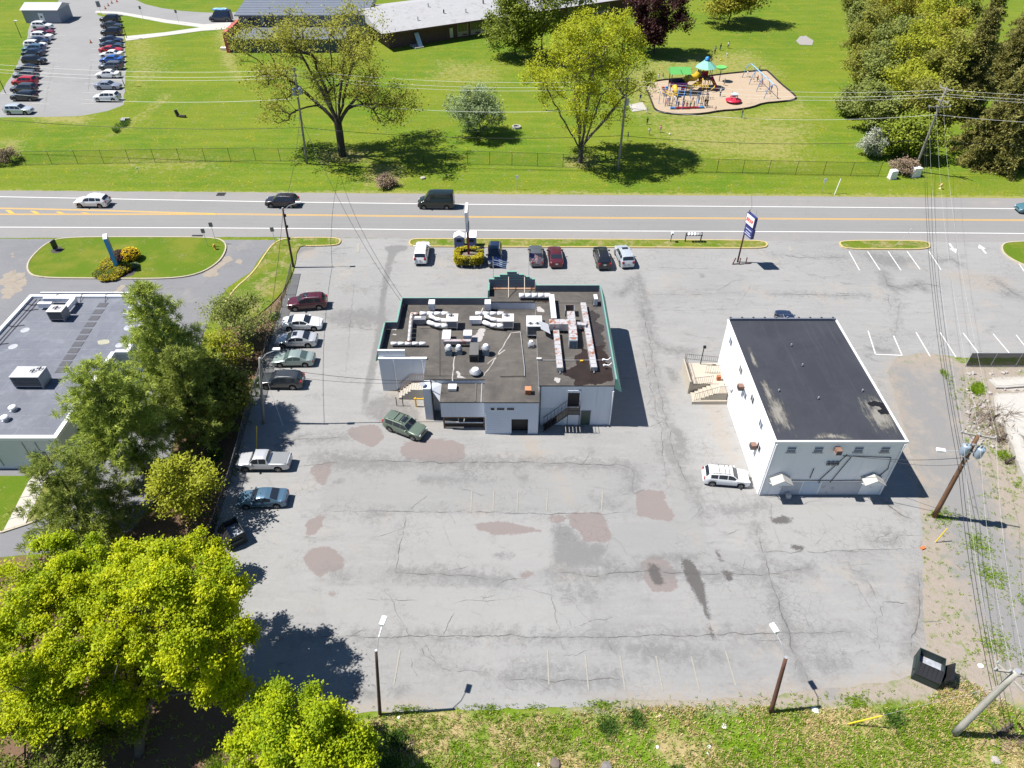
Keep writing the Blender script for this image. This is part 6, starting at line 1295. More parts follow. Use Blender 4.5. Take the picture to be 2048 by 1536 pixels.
# ---------------------------------------------------------------- dumpsters
def dumpster(p, rz, label, W_=2.0, D=1.6, Hh=1.35, lid=None, inner=None, open_=True, col=None):
    t = thing('dumpster', label, 'dumpster', p, rz); col = col or M('dumpster_green', (.018, .032, .03), .5, .2, var=.2, scale=2)
    th = .06
    # sloped front container: y- is the front (lower), y+ the back
    def panel(name, vs, fs, m=col): return MB().add(vs, fs).build(name, m, t, local=True)
    hf = Hh * .82
    for sx, nm in ((-1, 'side_panel'), (1, 'side_panel')):
        x0, x1 = sx * W_ / 2, sx * (W_ / 2 - th)
        panel(nm, [(x, y, z) for x in (x0, x1) for y, z in ((-D / 2, .1), (D / 2, .1), (D / 2, Hh), (-D * .15, Hh), (-D / 2, hf * .72))], [(0, 1, 2, 3, 4), (9, 8, 7, 6, 5)] + [(i, 5 + i, 5 + (i + 1) % 5, (i + 1) % 5) for i in range(5)])
    MB().box(-W_ / 2 + th, W_ / 2 - th, -D / 2, -D / 2 + th, .1, hf * .72).build('front_panel', col, t, local=True)
    MB().box(-W_ / 2 + th, W_ / 2 - th, D / 2 - th, D / 2, .1, Hh).build('back_panel', col, t, local=True)
    MB().box(-W_ / 2 + th, W_ / 2 - th, -D / 2 + th, D / 2 - th, .1, .2).build('floor_panel', col, t, local=True)
    MB().box(-W_ / 2 + th, W_ / 2 - th, -D / 2 + th, D / 2 - th, .3, .62).build('rubbish', M('rubbish', (.28, .30, .34), .8, var=.5, scale=2.5, dirt=(.4, .2, .08), dscale=2, dth=.6), t, local=True)
    for sx in (-1, 1): MB().box(sx * (W_ / 2 + .02) - .06, sx * (W_ / 2 + .02) + .06, -.5, .5, .55, .75).build('lift_pocket', M('pocket', (.03, .045, .043), .5), t, local=True)
    for sx in (-1, 1):
        for sy in (-1, 1): MB().lathe((sx * (W_ / 2 - .2), sy * (D / 2 - .2), .08), [(.08, -.04), (.08, .04)], 10, 'X').build('caster', TYRE, t, local=True)
    LID = M('black_lid', (.016, .016, .018), .45, var=.15)
    # closed lid half lies on the sloping front-left; open lid hangs at the right side
    lo = MB()
    lo.add([(-W_ / 2 + .02, -D * .15, Hh + .03), (W_ / 2 - .02, -D * .15, Hh + .03), (W_ / 2 - .02, -D / 2 - .04, hf * .72 + .03), (-W_ / 2 + .02, -D / 2 - .04, hf * .72 + .03), (-W_ / 2 + .02, -D * .15, Hh + .07), (W_ / 2 - .02, -D * .15, Hh + .07), (W_ / 2 - .02, -D / 2 - .04, hf * .72 + .07), (-W_ / 2 + .02, -D / 2 - .04, hf * .72 + .07)], [(0, 1, 2, 3), (7, 6, 5, 4), (0, 4, 5, 1), (1, 5, 6, 2), (2, 6, 7, 3), (3, 7, 4, 0)])
    o = lo.build('lid', LID, t, local=True)
    for i in range(6): 
        x = -W_ / 2 + .15 + i * (W_ - .3) / 5
        MB().tube([(x, -D * .16, Hh + .085), (x, -D / 2, hf * .72 + .085)], .025, 4).build('lid_rib', LID, o, local=True)
    if open_:
        o = MB().cbox((W_ / 2 + .28, .1, .95), (.05, 1.3, 1.05), 0, .45).build('open_lid', LID, t, local=True)
        for i in range(5): MB().cbox((W_ / 2 + .31, -.42 + i * .26, .96), (.05, .05, 1.0), 0, .45).build('lid_rib', LID, o, local=True)
    return t
dumpster(tuple(G(1849, 1347)), R(-30), 'black dumpster with one lid hanging open at the lot edge', 1.6, 1.75, 1.3)
dumpster(tuple(G(468, 1078)), R(-52), 'dark open dumpster in the tree shade by the west fence', 1.9, 1.6, 1.25, open_=False, col=M('dumpster_dark', (.02, .028, .03), .6, .2, var=.2))
# ================================================================ TREES AND SHRUBS
BARK = M('bark', (.10, .085, .07), .95, var=.25, scale=3, bump=.6, bscale=14); BARKL = M('pale_bark', (.22, .19, .16), .95, var=.2, scale=3, bump=.5, bscale=14); BARKD = M('dark_bark', (.05, .042, .035), .95, var=.25, scale=3)
def tubes(P, par, rad, minr=0.):
    """all the limbs of one tree as one mesh: a tapered prism for every edge of the skeleton"""
    e = np.array([i for i in range(len(P)) if par[i] >= 0 and rad[i] > minr]); a = P[par[e]]; b = P[e]; ra = np.minimum(rad[par[e]], rad[e] * 1.6); rb = rad[e]
    d = b - a; ln = np.linalg.norm(d, axis=1, keepdims=True) + 1e-9; d = d / ln
    ref = np.where(np.abs(d[:, 2:3]) > .9, np.array([[1., 0, 0]]), np.array([[0, 0, 1.]]))
    u = np.cross(d, ref); u /= np.linalg.norm(u, axis=1, keepdims=True) + 1e-9; v = np.cross(d, u)
    VV, FF, o = [], [], 0
    for n, msk in ((8, rb > .12), (5, (rb <= .12) & (rb > .035)), (3, rb <= .035)):
        if not msk.any(): continue
        A, B, U, Vv, RA, RB, D = a[msk], b[msk], u[msk], v[msk], ra[msk][:, None], rb[msk][:, None], d[msk]
        k = len(A); rings = []
        for C, RR, off in ((A, RA, -.5), (B, RB, .3)):
            for j in range(n):
                t = 2 * PI * j / n; rings.append(C + D * RR * off + U * RR * math.cos(t) + Vv * RR * math.sin(t))
        VV.append(np.stack(rings, 1).reshape(-1, 3))
        base = o + np.arange(k)[:, None] * 2 * n
        for j in range(n): FF.append(np.concatenate([base + j, base + (j + 1) % n, base + n + (j + 1) % n, base + n + j], 1))
        o += k * 2 * n
    return np.concatenate(VV), np.concatenate(FF)
def grow(rng, trunk, tips, r_tip=.012, ex=.47, step_=1.1, lift=.12, first=None, stems=()):
    P = [np.array(p, float) for p in trunk]; par = [-1] + list(range(len(trunk) - 1)); first = (len(trunk) - 1 if first is None else first)
    dep = [0.] * len(P)
    for sp, end, z0 in stems:             # main stems rising from the fork
        a0 = np.array(P[sp]); ev = np.array(end, float); k = max(3, int(np.linalg.norm(ev - a0) / 1.0)); prev = sp
        for i in range(1, k + 1):
            fr = i / k; q = a0 + (ev - a0) * np.array([fr ** z0, fr ** z0, fr]) + rng.normal(0, .06, 3); P.append(q); par.append(prev); dep.append(dep[prev] + .25); prev = len(P) - 1
    c0 = P[len(trunk) - 1]; order = np.argsort(np.linalg.norm(tips - c0, axis=1)); ends = []
    for ti in order:
        T = tips[ti]; A = np.array(P[first:]); dv = T - A; ds = np.linalg.norm(dv, axis=1) + 1e-6
        up = np.maximum(0, A[:, 2] - T[2] + .3) / ds
        cost = ds * (1 + .9 * up) + .22 * np.array(dep[first:])
        j = int(np.argmin(cost)) + first; a = P[j]; L = np.linalg.norm(T - a); k = max(1, int(math.ceil(L / step_))); prev = j
        for i in range(1, k + 1):
            f = i / k; q = a + (T - a) * f; q[2] += lift * L * math.sin(PI * f) * .5
            if i < k: q += rng.normal(0, .05 * L / k + .02, 3)
            P.append(q); par.append(prev); dep.append(dep[prev] + L / k); prev = len(P) - 1
        ends.append(prev)
    P = np.array(P); par = np.array(par); cnt = np.zeros(len(P))
    cnt[ends] += 1
    for i in range(len(P) - 1, 0, -1): cnt[par[i]] += cnt[i]
    rad = r_tip * np.maximum(cnt, 1) ** ex
    return P, par, rad, ends
def ell(rng, c, r, n, shell=.45, zmin=None):
    d = rng.normal(size=(n * 2, 3)); d /= np.linalg.norm(d, axis=1, keepdims=True)
    p = np.array(c) + d * np.array(r) * (rng.random((n * 2, 1)) ** shell)
    if zmin is not None: p = p[p[:, 2] > zmin]
    return p[:n]
def lob(rng, c, r, n, k=14, f=.34, lo=.55, zmin=None):
    d = rng.normal(size=(k, 3)); d /= np.linalg.norm(d, axis=1, keepdims=True); ce = np.array(c) + d * np.array(r) * rng.uniform(lo, 1.0, (k, 1))
    wts = rng.uniform(.5, 1.6, k); wts /= wts.sum(); out = []
    for i in range(k): out.append(ell(rng, ce[i], np.array(r) * f * rng.uniform(.6, 1.3), max(3, int(n * wts[i])), .5))
    p = np.concatenate(out)
    return p if zmin is None else p[p[:, 2] > zmin]
def leaves(rng, C, n, sig, size, flat=.75, aspect=1.7, drop=0.):
    C = np.repeat(C, n, axis=0); k = len(C)
    c = C + rng.normal(size=(k, 3)) * np.array([sig, sig, sig * flat]); c[:, 2] -= drop * rng.random(k)
    nrm = rng.normal(size=(k, 3)) * .8 + np.array([-.55, 0, 1.15]); nrm /= np.linalg.norm(nrm, axis=1, keepdims=True)
    a = np.cross(nrm, rng.normal(size=(k, 3))); a /= np.linalg.norm(a, axis=1, keepdims=True) + 1e-9; b = np.cross(nrm, a)
    s = size * rng.uniform(.6, 1.35, (k, 1)); a = a * s * .5 * aspect / 1.3; b = b * s * .5
    V_ = np.stack([c - a, c - b * .9 - a * .1, c + a, c + b * .9 + a * .1], 1).reshape(-1, 3)
    return V_, np.arange(4 * k).reshape(-1, 4), k
def tree(name, label, base, tips, leafm, n, sig, size, seed, bark=BARK, trunk=None, group=None, cat='tree', r_tip=.013, ex=.47, flat=.75, first=None, tintc=.5, step_=1.1, drop=0., minr=0., lift=.12, stems=()):
    rng = np.random.default_rng(seed); base = np.array(base, float)
    t = thing(name, label, cat, tuple(base), group=group)
    if trunk is None:
        c = tips.mean(0); h = (tips[:, 2].min() * .75 + base[2] * .25); h = max(h, base[2] + .4)
        trunk = [base, base + (c - base) * np.array([.12, .12, 0]) + np.array([0, 0, h * .5]), base + (c - base) * np.array([.3, .3, 0]) + np.array([0, 0, h])]
    P, par, rad, ends = grow(rng, trunk, tips, r_tip, ex, step_, lift, first, stems)
    VV, FF = tubes(P, par, rad, minr)
    npmesh('trunk', VV, FF, bark, t, smooth=True)
    pts = P[ends]
    V_, F_, k = leaves(rng, pts, n, sig, size, flat, drop=drop)
    cl = np.repeat(rng.random(len(pts)), n); tint = np.clip(tintc * cl + (1 - tintc) * rng.random(k), 0, 1)
    npmesh('crown', V_, F_, leafm, t, np.repeat(tint, 4))
    return t
LM = {
 'olive': leafmat('leaf_olive', (.115, .112, .014), (.205, .205, .03), .38, k=2.0), 'vase': leafmat('leaf_vase', (.15, .165, .007), (.265, .28, .010), .4, k=1.8), 'silver': leafmat('leaf_silver', (.10, .135, .05), (.22, .27, .14), .3),
 'green': leafmat('leaf_green', (.06, .085, .010), (.17, .20, .022), .35), 'purple': leafmat('leaf_purple', (.020, .006, .007), (.055, .020, .018), .25), 'yolive': leafmat('leaf_yolive', (.12, .11, .012), (.26, .245, .03), .35, k=1.75),
 'maple': leafmat('leaf_maple', (.10, .16, .004), (.35, .355, .006), .45, k=1.85), 'maple2': leafmat('leaf_maple2', (.10, .165, .004), (.33, .36, .006), .45, k=1.75), 'wood1': leafmat('leaf_wood1', (.075, .082, .012), (.17, .168, .03), .38, k=2.2), 'wood2': leafmat('leaf_wood2', (.13, .145, .010), (.24, .25, .02), .4, k=1.9),
 'wood3': leafmat('leaf_wood3', (.08, .10, .022), (.17, .19, .045), .35, k=1.8), 'blossom': leafmat('leaf_blossom', (.10, .13, .05), (.42, .42, .38), .3, k=1.3), 'twig': leafmat('leaf_twig', (.11, .075, .05), (.20, .15, .10), .1), 'spruce': leafmat('leaf_spruce', (.028, .032, .008), (.115, .104, .026), .2, k=2.7), 'sprucel': leafmat('leaf_spruce_tip', (.04, .045, .008), (.10, .09, .02), .12),
 'pine': leafmat('leaf_pine', (.05, .075, .013), (.19, .215, .036), .3, k=2.7), 'pined': leafmat('leaf_pine_dark', (.04, .058, .011), (.14, .158, .028), .3, k=2.7), 'darkol': leafmat('leaf_dark_olive', (.05, .06, .010), (.135, .14, .022), .3, k=2.1), 'gold': leafmat('leaf_gold', (.36, .25, .004), (.55, .41, .008), .2), 'hedge': leafmat('leaf_hedge', (.12, .105, .006), (.26, .22, .012), .25, k=2.3), 'plum': leafmat('leaf_plum', (.035, .012, .018), (.075, .03, .04), .2), 'shrub': leafmat('leaf_shrub', (.07, .10, .008), (.19, .22, .018), .25),
}
RG = np.random.default_rng(11)
# --- the two big trees inside the school fence
bA = G(685, 312); zA = 22.
tipsA = np.concatenate([lob(RG, (bA.x - 1.6, bA.y + 1.5, 14.0), (13.6, 10, 8.6), 560, 70, .2, .4, 5.0), ell(RG, (bA.x + 9, bA.y - 1, 8.2), (5.0, 5, 2.6), 60, .5), ell(RG, (bA.x - 9, bA.y, 7), (4, 4, 2), 25, .5)])
tree('shade_tree', 'wide sparse olive-leaved tree with forked dark trunk behind the road fence', bA, tipsA, LM['olive'], 44, .58, .22, 1, BARKD, [bA, bA + Vector((.05, 0, 1.6)), bA + Vector((.1, 0, 3.4)), bA + Vector((.1, 0, 5.0))], r_tip=.024, ex=.5, tintc=.6, stems=[(3, bA + Vector((dx, dy, z)), 1.15) for dx, dy, z in ((-2.2, .5, 15), (2.6, .3, 15), (.2, 2.5, 17), (-6.5, 1, 11.5), (6.5, 0, 12), (-1.0, -2.5, 14), (3.5, 3, 14), (-4.5, 3, 14.5))])
bB = G(1160, 325)
tB = [t for t in np.concatenate([lob(RG, (bB.x + .6, bB.y + 1, 12.6), (9.4, 8.2, 8.2), 760, 90, .17, .62, 5.0), ell(RG, (bB.x + .6, bB.y + 1, 12.6), (8.6, 7.4, 7.8), 220, .4, 5.)]) if t[2] > 8.2 + RG.normal() * 2.5]
tree('vase_tree', 'yellow-green vase-shaped tree with many upright stems behind the road fence', bB, np.array(tB), LM['vase'], 44, .42, .2, 2, BARK, [bB, bB + Vector((0, 0, .9)), bB + Vector((.05, 0, 1.9)), bB + Vector((.1, .0, 2.6))], r_tip=.019, ex=.46, lift=-.05, first=3, drop=-.8, stems=[(1 + i % 3, bB + Vector((math.cos(i * 2.4) * r_, math.sin(i * 2.4) * r_ * .8, z)), .95) for i, (r_, z) in enumerate(((1, 13), (2.2, 12), (3.2, 12.5), (4.4, 11.5), (5.4, 11), (5.8, 10), (2.8, 13), (4, 12), (6.4, 9.5), (1.6, 13.5), (5, 11.5), (3.6, 12.5)))])
bS = G(955, 272); tree('flowering_tree', 'small silvery-green tree between the two big lawn trees', bS, ell(RG, (bS.x, bS.y, 4.6), (5.0, 4.6, 3.5), 190, .45, 1.2), LM['silver'], 70, .42, .20, 3, BARKD)
def simple(name, label, px, h, r, leafm, seed, ntip=120, n=70, sig=.6, size=.3, bark=BARK, zfrac=.62, cr=None, group=None, shift=(0, 0), rzf=.42, cat='tree', shell=.42, r_tip=.013, tintc=.5):
    b = G(*px); rng = np.random.default_rng(seed + 100)
    c = (b.x + shift[0], b.y + shift[1], h * zfrac); rr = (r, r * .92, h * rzf)
    tp = [ell(rng, c, np.array(rr) * .85, int(ntip * .3), shell, .4), lob(rng, c, rr, int(ntip * .8), 22, .3, .6, .4)]
    return tree(name, label, b, np.concatenate(tp), leafm, n, sig, size, seed, bark, group=group, cat=cat, r_tip=r_tip, tintc=tintc)
simple('lawn_tree', 'loose green tree in front of the school roof beside the purple tree', (1085, 118), 17, 8.6, LM['green'], 5, 230, 70, .75, .34)
simple('lawn_tree', 'lower bushy green tree left of the vase-shaped tree against the school', (1030, 112), 10, 6.5, LM['green'], 6, 150, 60, .7, .34)
simple('purple_tree', 'dark purple-leaved round tree right of the school roof', (1308, 108), 14, 5.9, LM['purple'], 7, 260, 85, .55, .30, BARKD, .56, rzf=.47)
simple('lawn_tree', 'olive-yellow tree with dark trunk at the top edge right of the purple tree', (1456, 47), 12, 8.2, LM['yolive'], 8, 210, 75, .75, .36, BARKD)
# --- woods on the right
W_ = [(1722, 128, 12, 4.6, 'wood1', 'grey-brown budding tree on the left rim of the woods'), (1772, 92, 15, 6.0, 'yolive', 'tall ochre budding tree at the top of the woods'), (1812, 200, 14, 5.6, 'wood2', 'bright yellow-green tree in the middle of the woods'), (1848, 130, 16, 5.6, 'wood2', 'tall yellow-green tree beside the spruces'),
      (1755, 200, 9.5, 4.8, 'wood3', 'grey-green twiggy tree left of the bright yellow-green one'), (1742, 262, 7.5, 4.4, 'wood3', 'low grey-green thicket tree above the white blossom bush'), (1805, 312, 6.2, 4.6, 'shrub', 'round green bush at the near foot of the woods'), (1838, 275, 9, 4.8, 'wood1', 'olive twiggy tree just left of the leaning utility pole'),
      (1868, 222, 12, 4.6, 'wood1', 'dim olive tree between the woods and the spruces'), (1702, 52, 11, 4.4, 'darkol', 'dark bare-branched tree at the top left of the woods'), (1760, 20, 13, 5.6, 'yolive', 'ochre tree cut by the top edge above the woods'), (1826, 40, 14, 5.5, 'yolive', 'pale olive tree at the top edge left of the spruces'), (1882, 90, 13, 4.8, 'wood1', 'brown-olive tree tucked against the tall spruce'), (1705, 228, 4.5, 3.2, 'wood3', 'low pale thicket on the lawn edge of the woods'), (1770, 140, 10, 4.6, 'wood3', 'grey budding tree between the ochre tree and the bright one'), (1728, 182, 8, 4.2, 'wood1', 'brownish small tree on the left flank of the woods'), (1790, 245, 9, 4.6, 'wood2', 'fresh green tree just above the round bush'), (1855, 165, 13, 4.8, 'yolive', 'ochre-green tree in front of the dark spruce'), (1720, 90, 9, 4, 'wood3', 'pale twiggy tree under the dark bare-branched one')]
for i, (x, y, h, r, lm, l) in enumerate(W_): simple('woodland_tree', l, (x, y), h, r, LM[lm], 20 + i, 150, 62, .55, .28, BARK if i % 2 else BARKL, .58, group='trees of the right-hand woods', rzf=.44)
simple('blossom_bush', 'white blossoming bush at the near edge of the woods', (1742, 312), 4.6, 2.1, LM['blossom'], 40, 70, 55, .35, .17, BARKD, .55, cat='bush')
simple('bramble', 'brown bramble heap between the two white utility boxes', (1806, 346), 2.6, 1.9, LM['twig'], 41, 60, 40, .3, .16, BARKL, .45, cat='bush')
simple('bramble', 'brown dead bush on the verge in front of the big olive tree', (772, 372), 1.9, 1.5, LM['twig'], 42, 50, 45, .28, .13, BARKL, .45, cat='bush')
simple('bramble', 'dark tangled bush at the left end of the road fence', (10, 326), 2.4, 2.2, LM['twig'], 43, 40, 30, .3, .16, BARKD, .5, cat='bush')
# --- conifers
def conifer(name, label, base, h, r, lm, seed, droop=.25, whorl=.55, tuft=(12, .42, .10), fill=1., z0=.6, bark=BARKD, group=None, lean=(0, 0), lvl=None, profile=.8, up=.0):
    rng = np.random.default_rng(seed); b = np.array(base, float); t = thing(name, label, 'tree', tuple(b), group=group)
    P = [b]; par = [-1]; rad = [h * .016 + .05]; n = int(h / .6); tr = []
    for i in range(1, n + 1):
        f = i / n; P.append(b + np.array([lean[0] * f, lean[1] * f, h * f])); par.append(i - 1); rad.append((h * .016 + .05) * (1 - f) + .012)
    tc = []; td = []
    z = z0
    while z < h * .985:
        f = z / h; rr = r * ((1 - f) ** profile) * rng.uniform(.8, 1.12) + .15; nb = max(4, int(rng.integers(5, 8) * fill)); a0 = rng.uniform(0, 6.28)
        ip = min(n, int(z / .6))
        for k in range(nb):
            a = a0 + 6.28 * k / nb + rng.normal(0, .2); L = rr * rng.uniform(.65, 1.12); prev = ip; m = max(2, int(L / .6))
            c = b + np.array([lean[0] * f, lean[1] * f, z]); dirv_ = np.array([math.cos(a), math.sin(a), 0])
            for j in range(1, m + 1):
                q = j / m; p = c + dirv_ * L * q + np.array([0, 0, -droop * L * q * q + up * L * q]) + rng.normal(0, .04, 3)
                P.append(p); par.append(prev); rad.append(.035 * (1 - q * .8) * (1 - f * .5)); prev = len(P) - 1
                if q > .25:
                    w = L * .38 * (1.15 - q) + .12
                    for s in range(max(2, int(4 * w / .4))):
                        o = rng.uniform(-1, 1); pp = p + np.array([-dirv_[1], dirv_[0], 0]) * o * w + dirv_ * rng.uniform(-.3, .3); pp[2] += rng.normal(0, .10) - droop * .25 * abs(o) * w
                        tc.append(pp); td.append(dirv_ * .9 + np.array([-dirv_[1], dirv_[0], 0]) * o * .8 + np.array([0, 0, .25 + up]))
        z += whorl * rng.uniform(.8, 1.2) * (1 if f < .75 else .75)
    VV, FF = tubes(np.array(P), np.array(par), np.array(rad)); npmesh('trunk', VV, FF, bark, t, smooth=True)
    tc = np.array(tc); td = np.array(td); k, ln, wd = tuft
    C = np.repeat(tc, k, 0); D = np.repeat(td, k, 0) * .8 + rng.normal(size=(len(C), 3)) * .75; D /= np.linalg.norm(D, axis=1, keepdims=True)
    sd = np.cross(D, rng.normal(size=D.shape) * .7 + np.array([-.6, 0, 1.0])); sd /= np.linalg.norm(sd, axis=1, keepdims=True) + 1e-9
    l_ = ln * rng.uniform(.6, 1.3, (len(C), 1)); w_ = wd * rng.uniform(.7, 1.3, (len(C), 1))
    C = C + rng.normal(0, .07, C.shape)
    V_ = np.stack([C - sd * w_ * .3, C + D * l_ * .5 - sd * w_ * .5, C + D * l_, C + D * l_ * .5 + sd * w_ * .5], 1).reshape(-1, 3)
    tint = np.clip(.55 * np.repeat(rng.random(len(tc)), k) + .45 * rng.random(len(C)), 0, 1)
    npmesh('crown', V_, np.arange(len(V_)).reshape(-1, 4), lm, t, np.repeat(tint, 4))
    return t
S_ = [((1978, 326), 15.5, 7.4, 'biggest brown-green spruce at the right edge near the road'), ((1910, 225), 17, 5.4, 'tall dark spruce just right of the woods'), ((2005, 190), 17, 6.2, 'tall spruce at the right edge behind the biggest one'), ((2068, 285), 16, 6.6, 'spruce cut off by the right picture edge'), ((1950, 120), 14, 4.6, 'spruce at the top right corner between taller ones'), ((2035, 110), 15, 5, 'farthest spruce in the top right corner')]
for i, (px, h, r, l) in enumerate(S_): conifer('spruce', l, G(*px), h, r, LM['spruce'], 60 + i, .34, .58, (9, .50, .15), 1., .5, group='spruces at the right edge')
# --- pines and broadleaves between the two car parks
b1 = G(388, 838); conifer('white_pine', 'tallest light green pine between the flat-roofed building and the west fence', b1, min(17, zat(b1, 568)), 5.2, LM['pine'], 70, .12, .88, (30, .46, .05), 1.15, 2.2, BARKD, 'pines left of the lot', up=.15, profile=.62)
b2 = G(300, 960); conifer('white_pine', 'broad light green pine hanging over the corner of the flat-roofed building', b2, 12.0, 6.0, LM['pine'], 71, .10, .88, (30, .46, .05), 1.15, 3.5, BARKD, 'pines left of the lot', up=.12, lean=(-1.2, .8), profile=.45)
b3 = G(195, 1075); conifer('white_pine', 'darker feathery pine in front of the concrete path', b3, 9.8, 4.9, LM['pined'], 72, .10, .95, (30, .44, .05), 1.1, 1.5, BARKD, 'pines left of the lot', up=.12, profile=.5)
b4 = G(418, 885); conifer('white_pine', 'dim pine tucked between the tallest pine and the west fence', b4, 11.0, 3.6, LM['pined'], 73, .10, .95, (30, .44, .05), 1.1, 1.2, BARKD, 'pines left of the lot', up=.12, profile=.6)
simple('roadside_tree', 'dark olive tree crowding the middle of the west fence', (445, 850), 6.5, 2.8, LM['darkol'], 75, 170, 80, .5, .22)
simple('roadside_tree', 'yellow-green young tree near the shaded dumpster', (392, 1030), 6.0, 2.9, LM['wood2'], 76, 100, 60, .36, .17)
simple('twiggy_bush', 'pale twiggy bush on the grass strip near the lamp pole', (487, 690), 6.2, 3.4, LM['wood3'], 77, 170, 42, .4, .15, BARKL, .55)
simple('twiggy_bush', 'yellow-green bush at the shaded foot of the tallest pine', (452, 738), 4.2, 2.3, LM['wood2'], 78, 90, 50, .38, .16, BARKL, .5)
# --- bright spring maples in the near left corner
def maple(label, base, lobes, lm, seed, n=115, size=.125, trunk=None, name='maple'):
    rng = np.random.default_rng(seed); tp = []
    for (px, py, z, r, rz, k) in lobes:
        c = G(px, py, z); tp.append(ell(rng, c, (r * .85, r * .85, rz * .8), int(k * .32), .42, 1.2)); tp.append(lob(rng, c, (r, r, rz), int(k * 1.15), max(6, int(k / 5.5)), .17, .6, 1.2))
    return tree(name, label, base, np.concatenate(tp), lm, n, .24, size, seed, BARK, trunk, r_tip=.011, ex=.48, group='bright maples in the near left corner', tintc=.7)
maple('bright yellow-green maple overhanging the lot in the near left corner', G(278, 1508), [(350, 1225, 8.2, 4.3, 3.2, 300), (420, 1190, 7.2, 2.4, 2.0, 70), (290, 1150, 8.5, 3.0, 2.2, 110), (415, 1300, 6.8, 2.8, 2.2, 110), (440, 1390, 4.6, 1.8, 1.3, 30), (260, 1350, 5.2, 2.4, 1.6, 70)], LM['maple'], 81)
maple('yellow-green maple at the left edge of the near corner', G(120, 1530), [(110, 1270, 8.0, 4.2, 3.0, 280), (30, 1180, 7.8, 3.0, 2.2, 90), (170, 1370, 5.8, 3.0, 2.0, 80), (40, 1400, 5.5, 2.6, 2.0, 60)], LM['maple'], 82)
maple('maple crown between the dark pines and the near corner trees', G(205, 1330), [(185, 1165, 7.0, 3.0, 2.2, 170), (110, 1130, 6.5, 2.4, 1.8, 80)], LM['maple2'], 83)
maple('small bright maple sapling beside the shaded dumpster', G(395, 1140), [(392, 1095, 3.6, 1.4, 1.1, 60), (430, 1100, 3.0, 1.0, .8, 25)], LM['maple'], 84, 70)
maple('rounded vivid lime maple at the bottom edge left of the near lamp pole', G(600, 1640), [(592, 1510, 4.8, 3.9, 2.6, 330), (690, 1500, 3.8, 1.8, 1.5, 60), (520, 1450, 4.2, 2.0, 1.5, 60)], LM['maple2'], 85)
maple('thin undergrowth maple in the bottom left corner', G(60, 1600), [(70, 1480, 3.2, 3.4, 1.6, 90), (230, 1440, 3.0, 2.0, 1.2, 40), (20, 1400, 3.4, 2.6, 1.4, 60), (150, 1520, 2.4, 2.4, 1.2, 60)], LM['green'], 86, 60)
# --- clipped shrubs
def shrub(label, c, r, h, lm, seed, n=900, size=.1, name='clipped_shrub', group=None):
    rng = np.random.default_rng(seed); c = Vector(c); t = thing(name, label, 'shrub', c, group=group)
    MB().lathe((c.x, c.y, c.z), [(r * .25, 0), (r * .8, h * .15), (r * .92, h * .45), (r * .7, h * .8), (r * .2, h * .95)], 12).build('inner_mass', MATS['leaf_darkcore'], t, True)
    MB().tube([(c.x, c.y, c.z - .02), (c.x, c.y, c.z + h * .3)], .04, 5).build('stem', BARK, t)
    d = rng.normal(size=(n, 3)); d[:, 2] = np.abs(d[:, 2]) * 1.1 - .25; d /= np.linalg.norm(d, axis=1, keepdims=True)
    pts = np.array(c) + np.array([0, 0, h * .42]) + d * np.array([r, r, h * .58])
    V_, F_, k = leaves(rng, pts, 2, .035, size); npmesh('foliage', V_, F_, lm, t, np.repeat(rng.random(k), 4))
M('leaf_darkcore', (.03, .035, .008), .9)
for i, (px, py, r, h, lm, l) in enumerate(((264, 519, 1.15, 1.5, 'gold', 'golden globe shrub in the bed behind the blue sign'), (243, 521, 1.05, 1.3, 'plum', 'dark purple globe shrub beside the golden one'), (251, 528, .55, .6, 'shrub', 'tiny green shrub below the purple globe'), (248, 541, 1.0, .75, 'hedge', 'flat green-gold shrub right of the blue sign foot'), (216, 541, .95, .75, 'hedge', 'flat green-gold shrub left of the blue sign foot'), (223, 549, .75, .6, 'shrub', 'small green shrub in the front left of the sign bed'), (238, 549, .75, .6, 'hedge', 'small golden shrub in the front middle of the sign bed'), (202, 549, .9, .5, 'shrub', 'low spreading shrub at the front left corner of the sign bed'), (214, 556, .9, .45, 'hedge', 'low creeping shrub at the kerb below the sign'), (228, 556, .7, .4, 'hedge', 'lowest green-gold shrub at the kerb'), (222, 528, 1.1, .6, 'hedge', 'spreading shrub behind the blue sign'), (268, 533, .6, .35, 'silver', 'grey-green mat plant right of the purple globe'))):
    c = G(px, py, .11); shrub(l, c, r, h, LM[lm], 200 + i, 700 if r > 1 else 420, .11, group='shrubs in the sign bed')
BED = M('dark_mulch', (.06, .05, .05), .95, var=.3, scale=5, bump=.5)
MB().sheet(resample(smoothpoly(GP([(186, 556), (215, 515), (262, 512), (278, 535), (262, 556)], .12), 1), .3, True, .06, rnd), .118).build('mulch_bed', BED, isl4)
MB().sheet(resample(smoothpoly(GP([(99, 503), (112, 492), (127, 495), (124, 504), (110, 507)], .12), 1), .2, True, .05, rnd), .118).build('mulch_bed', BED, isl4)
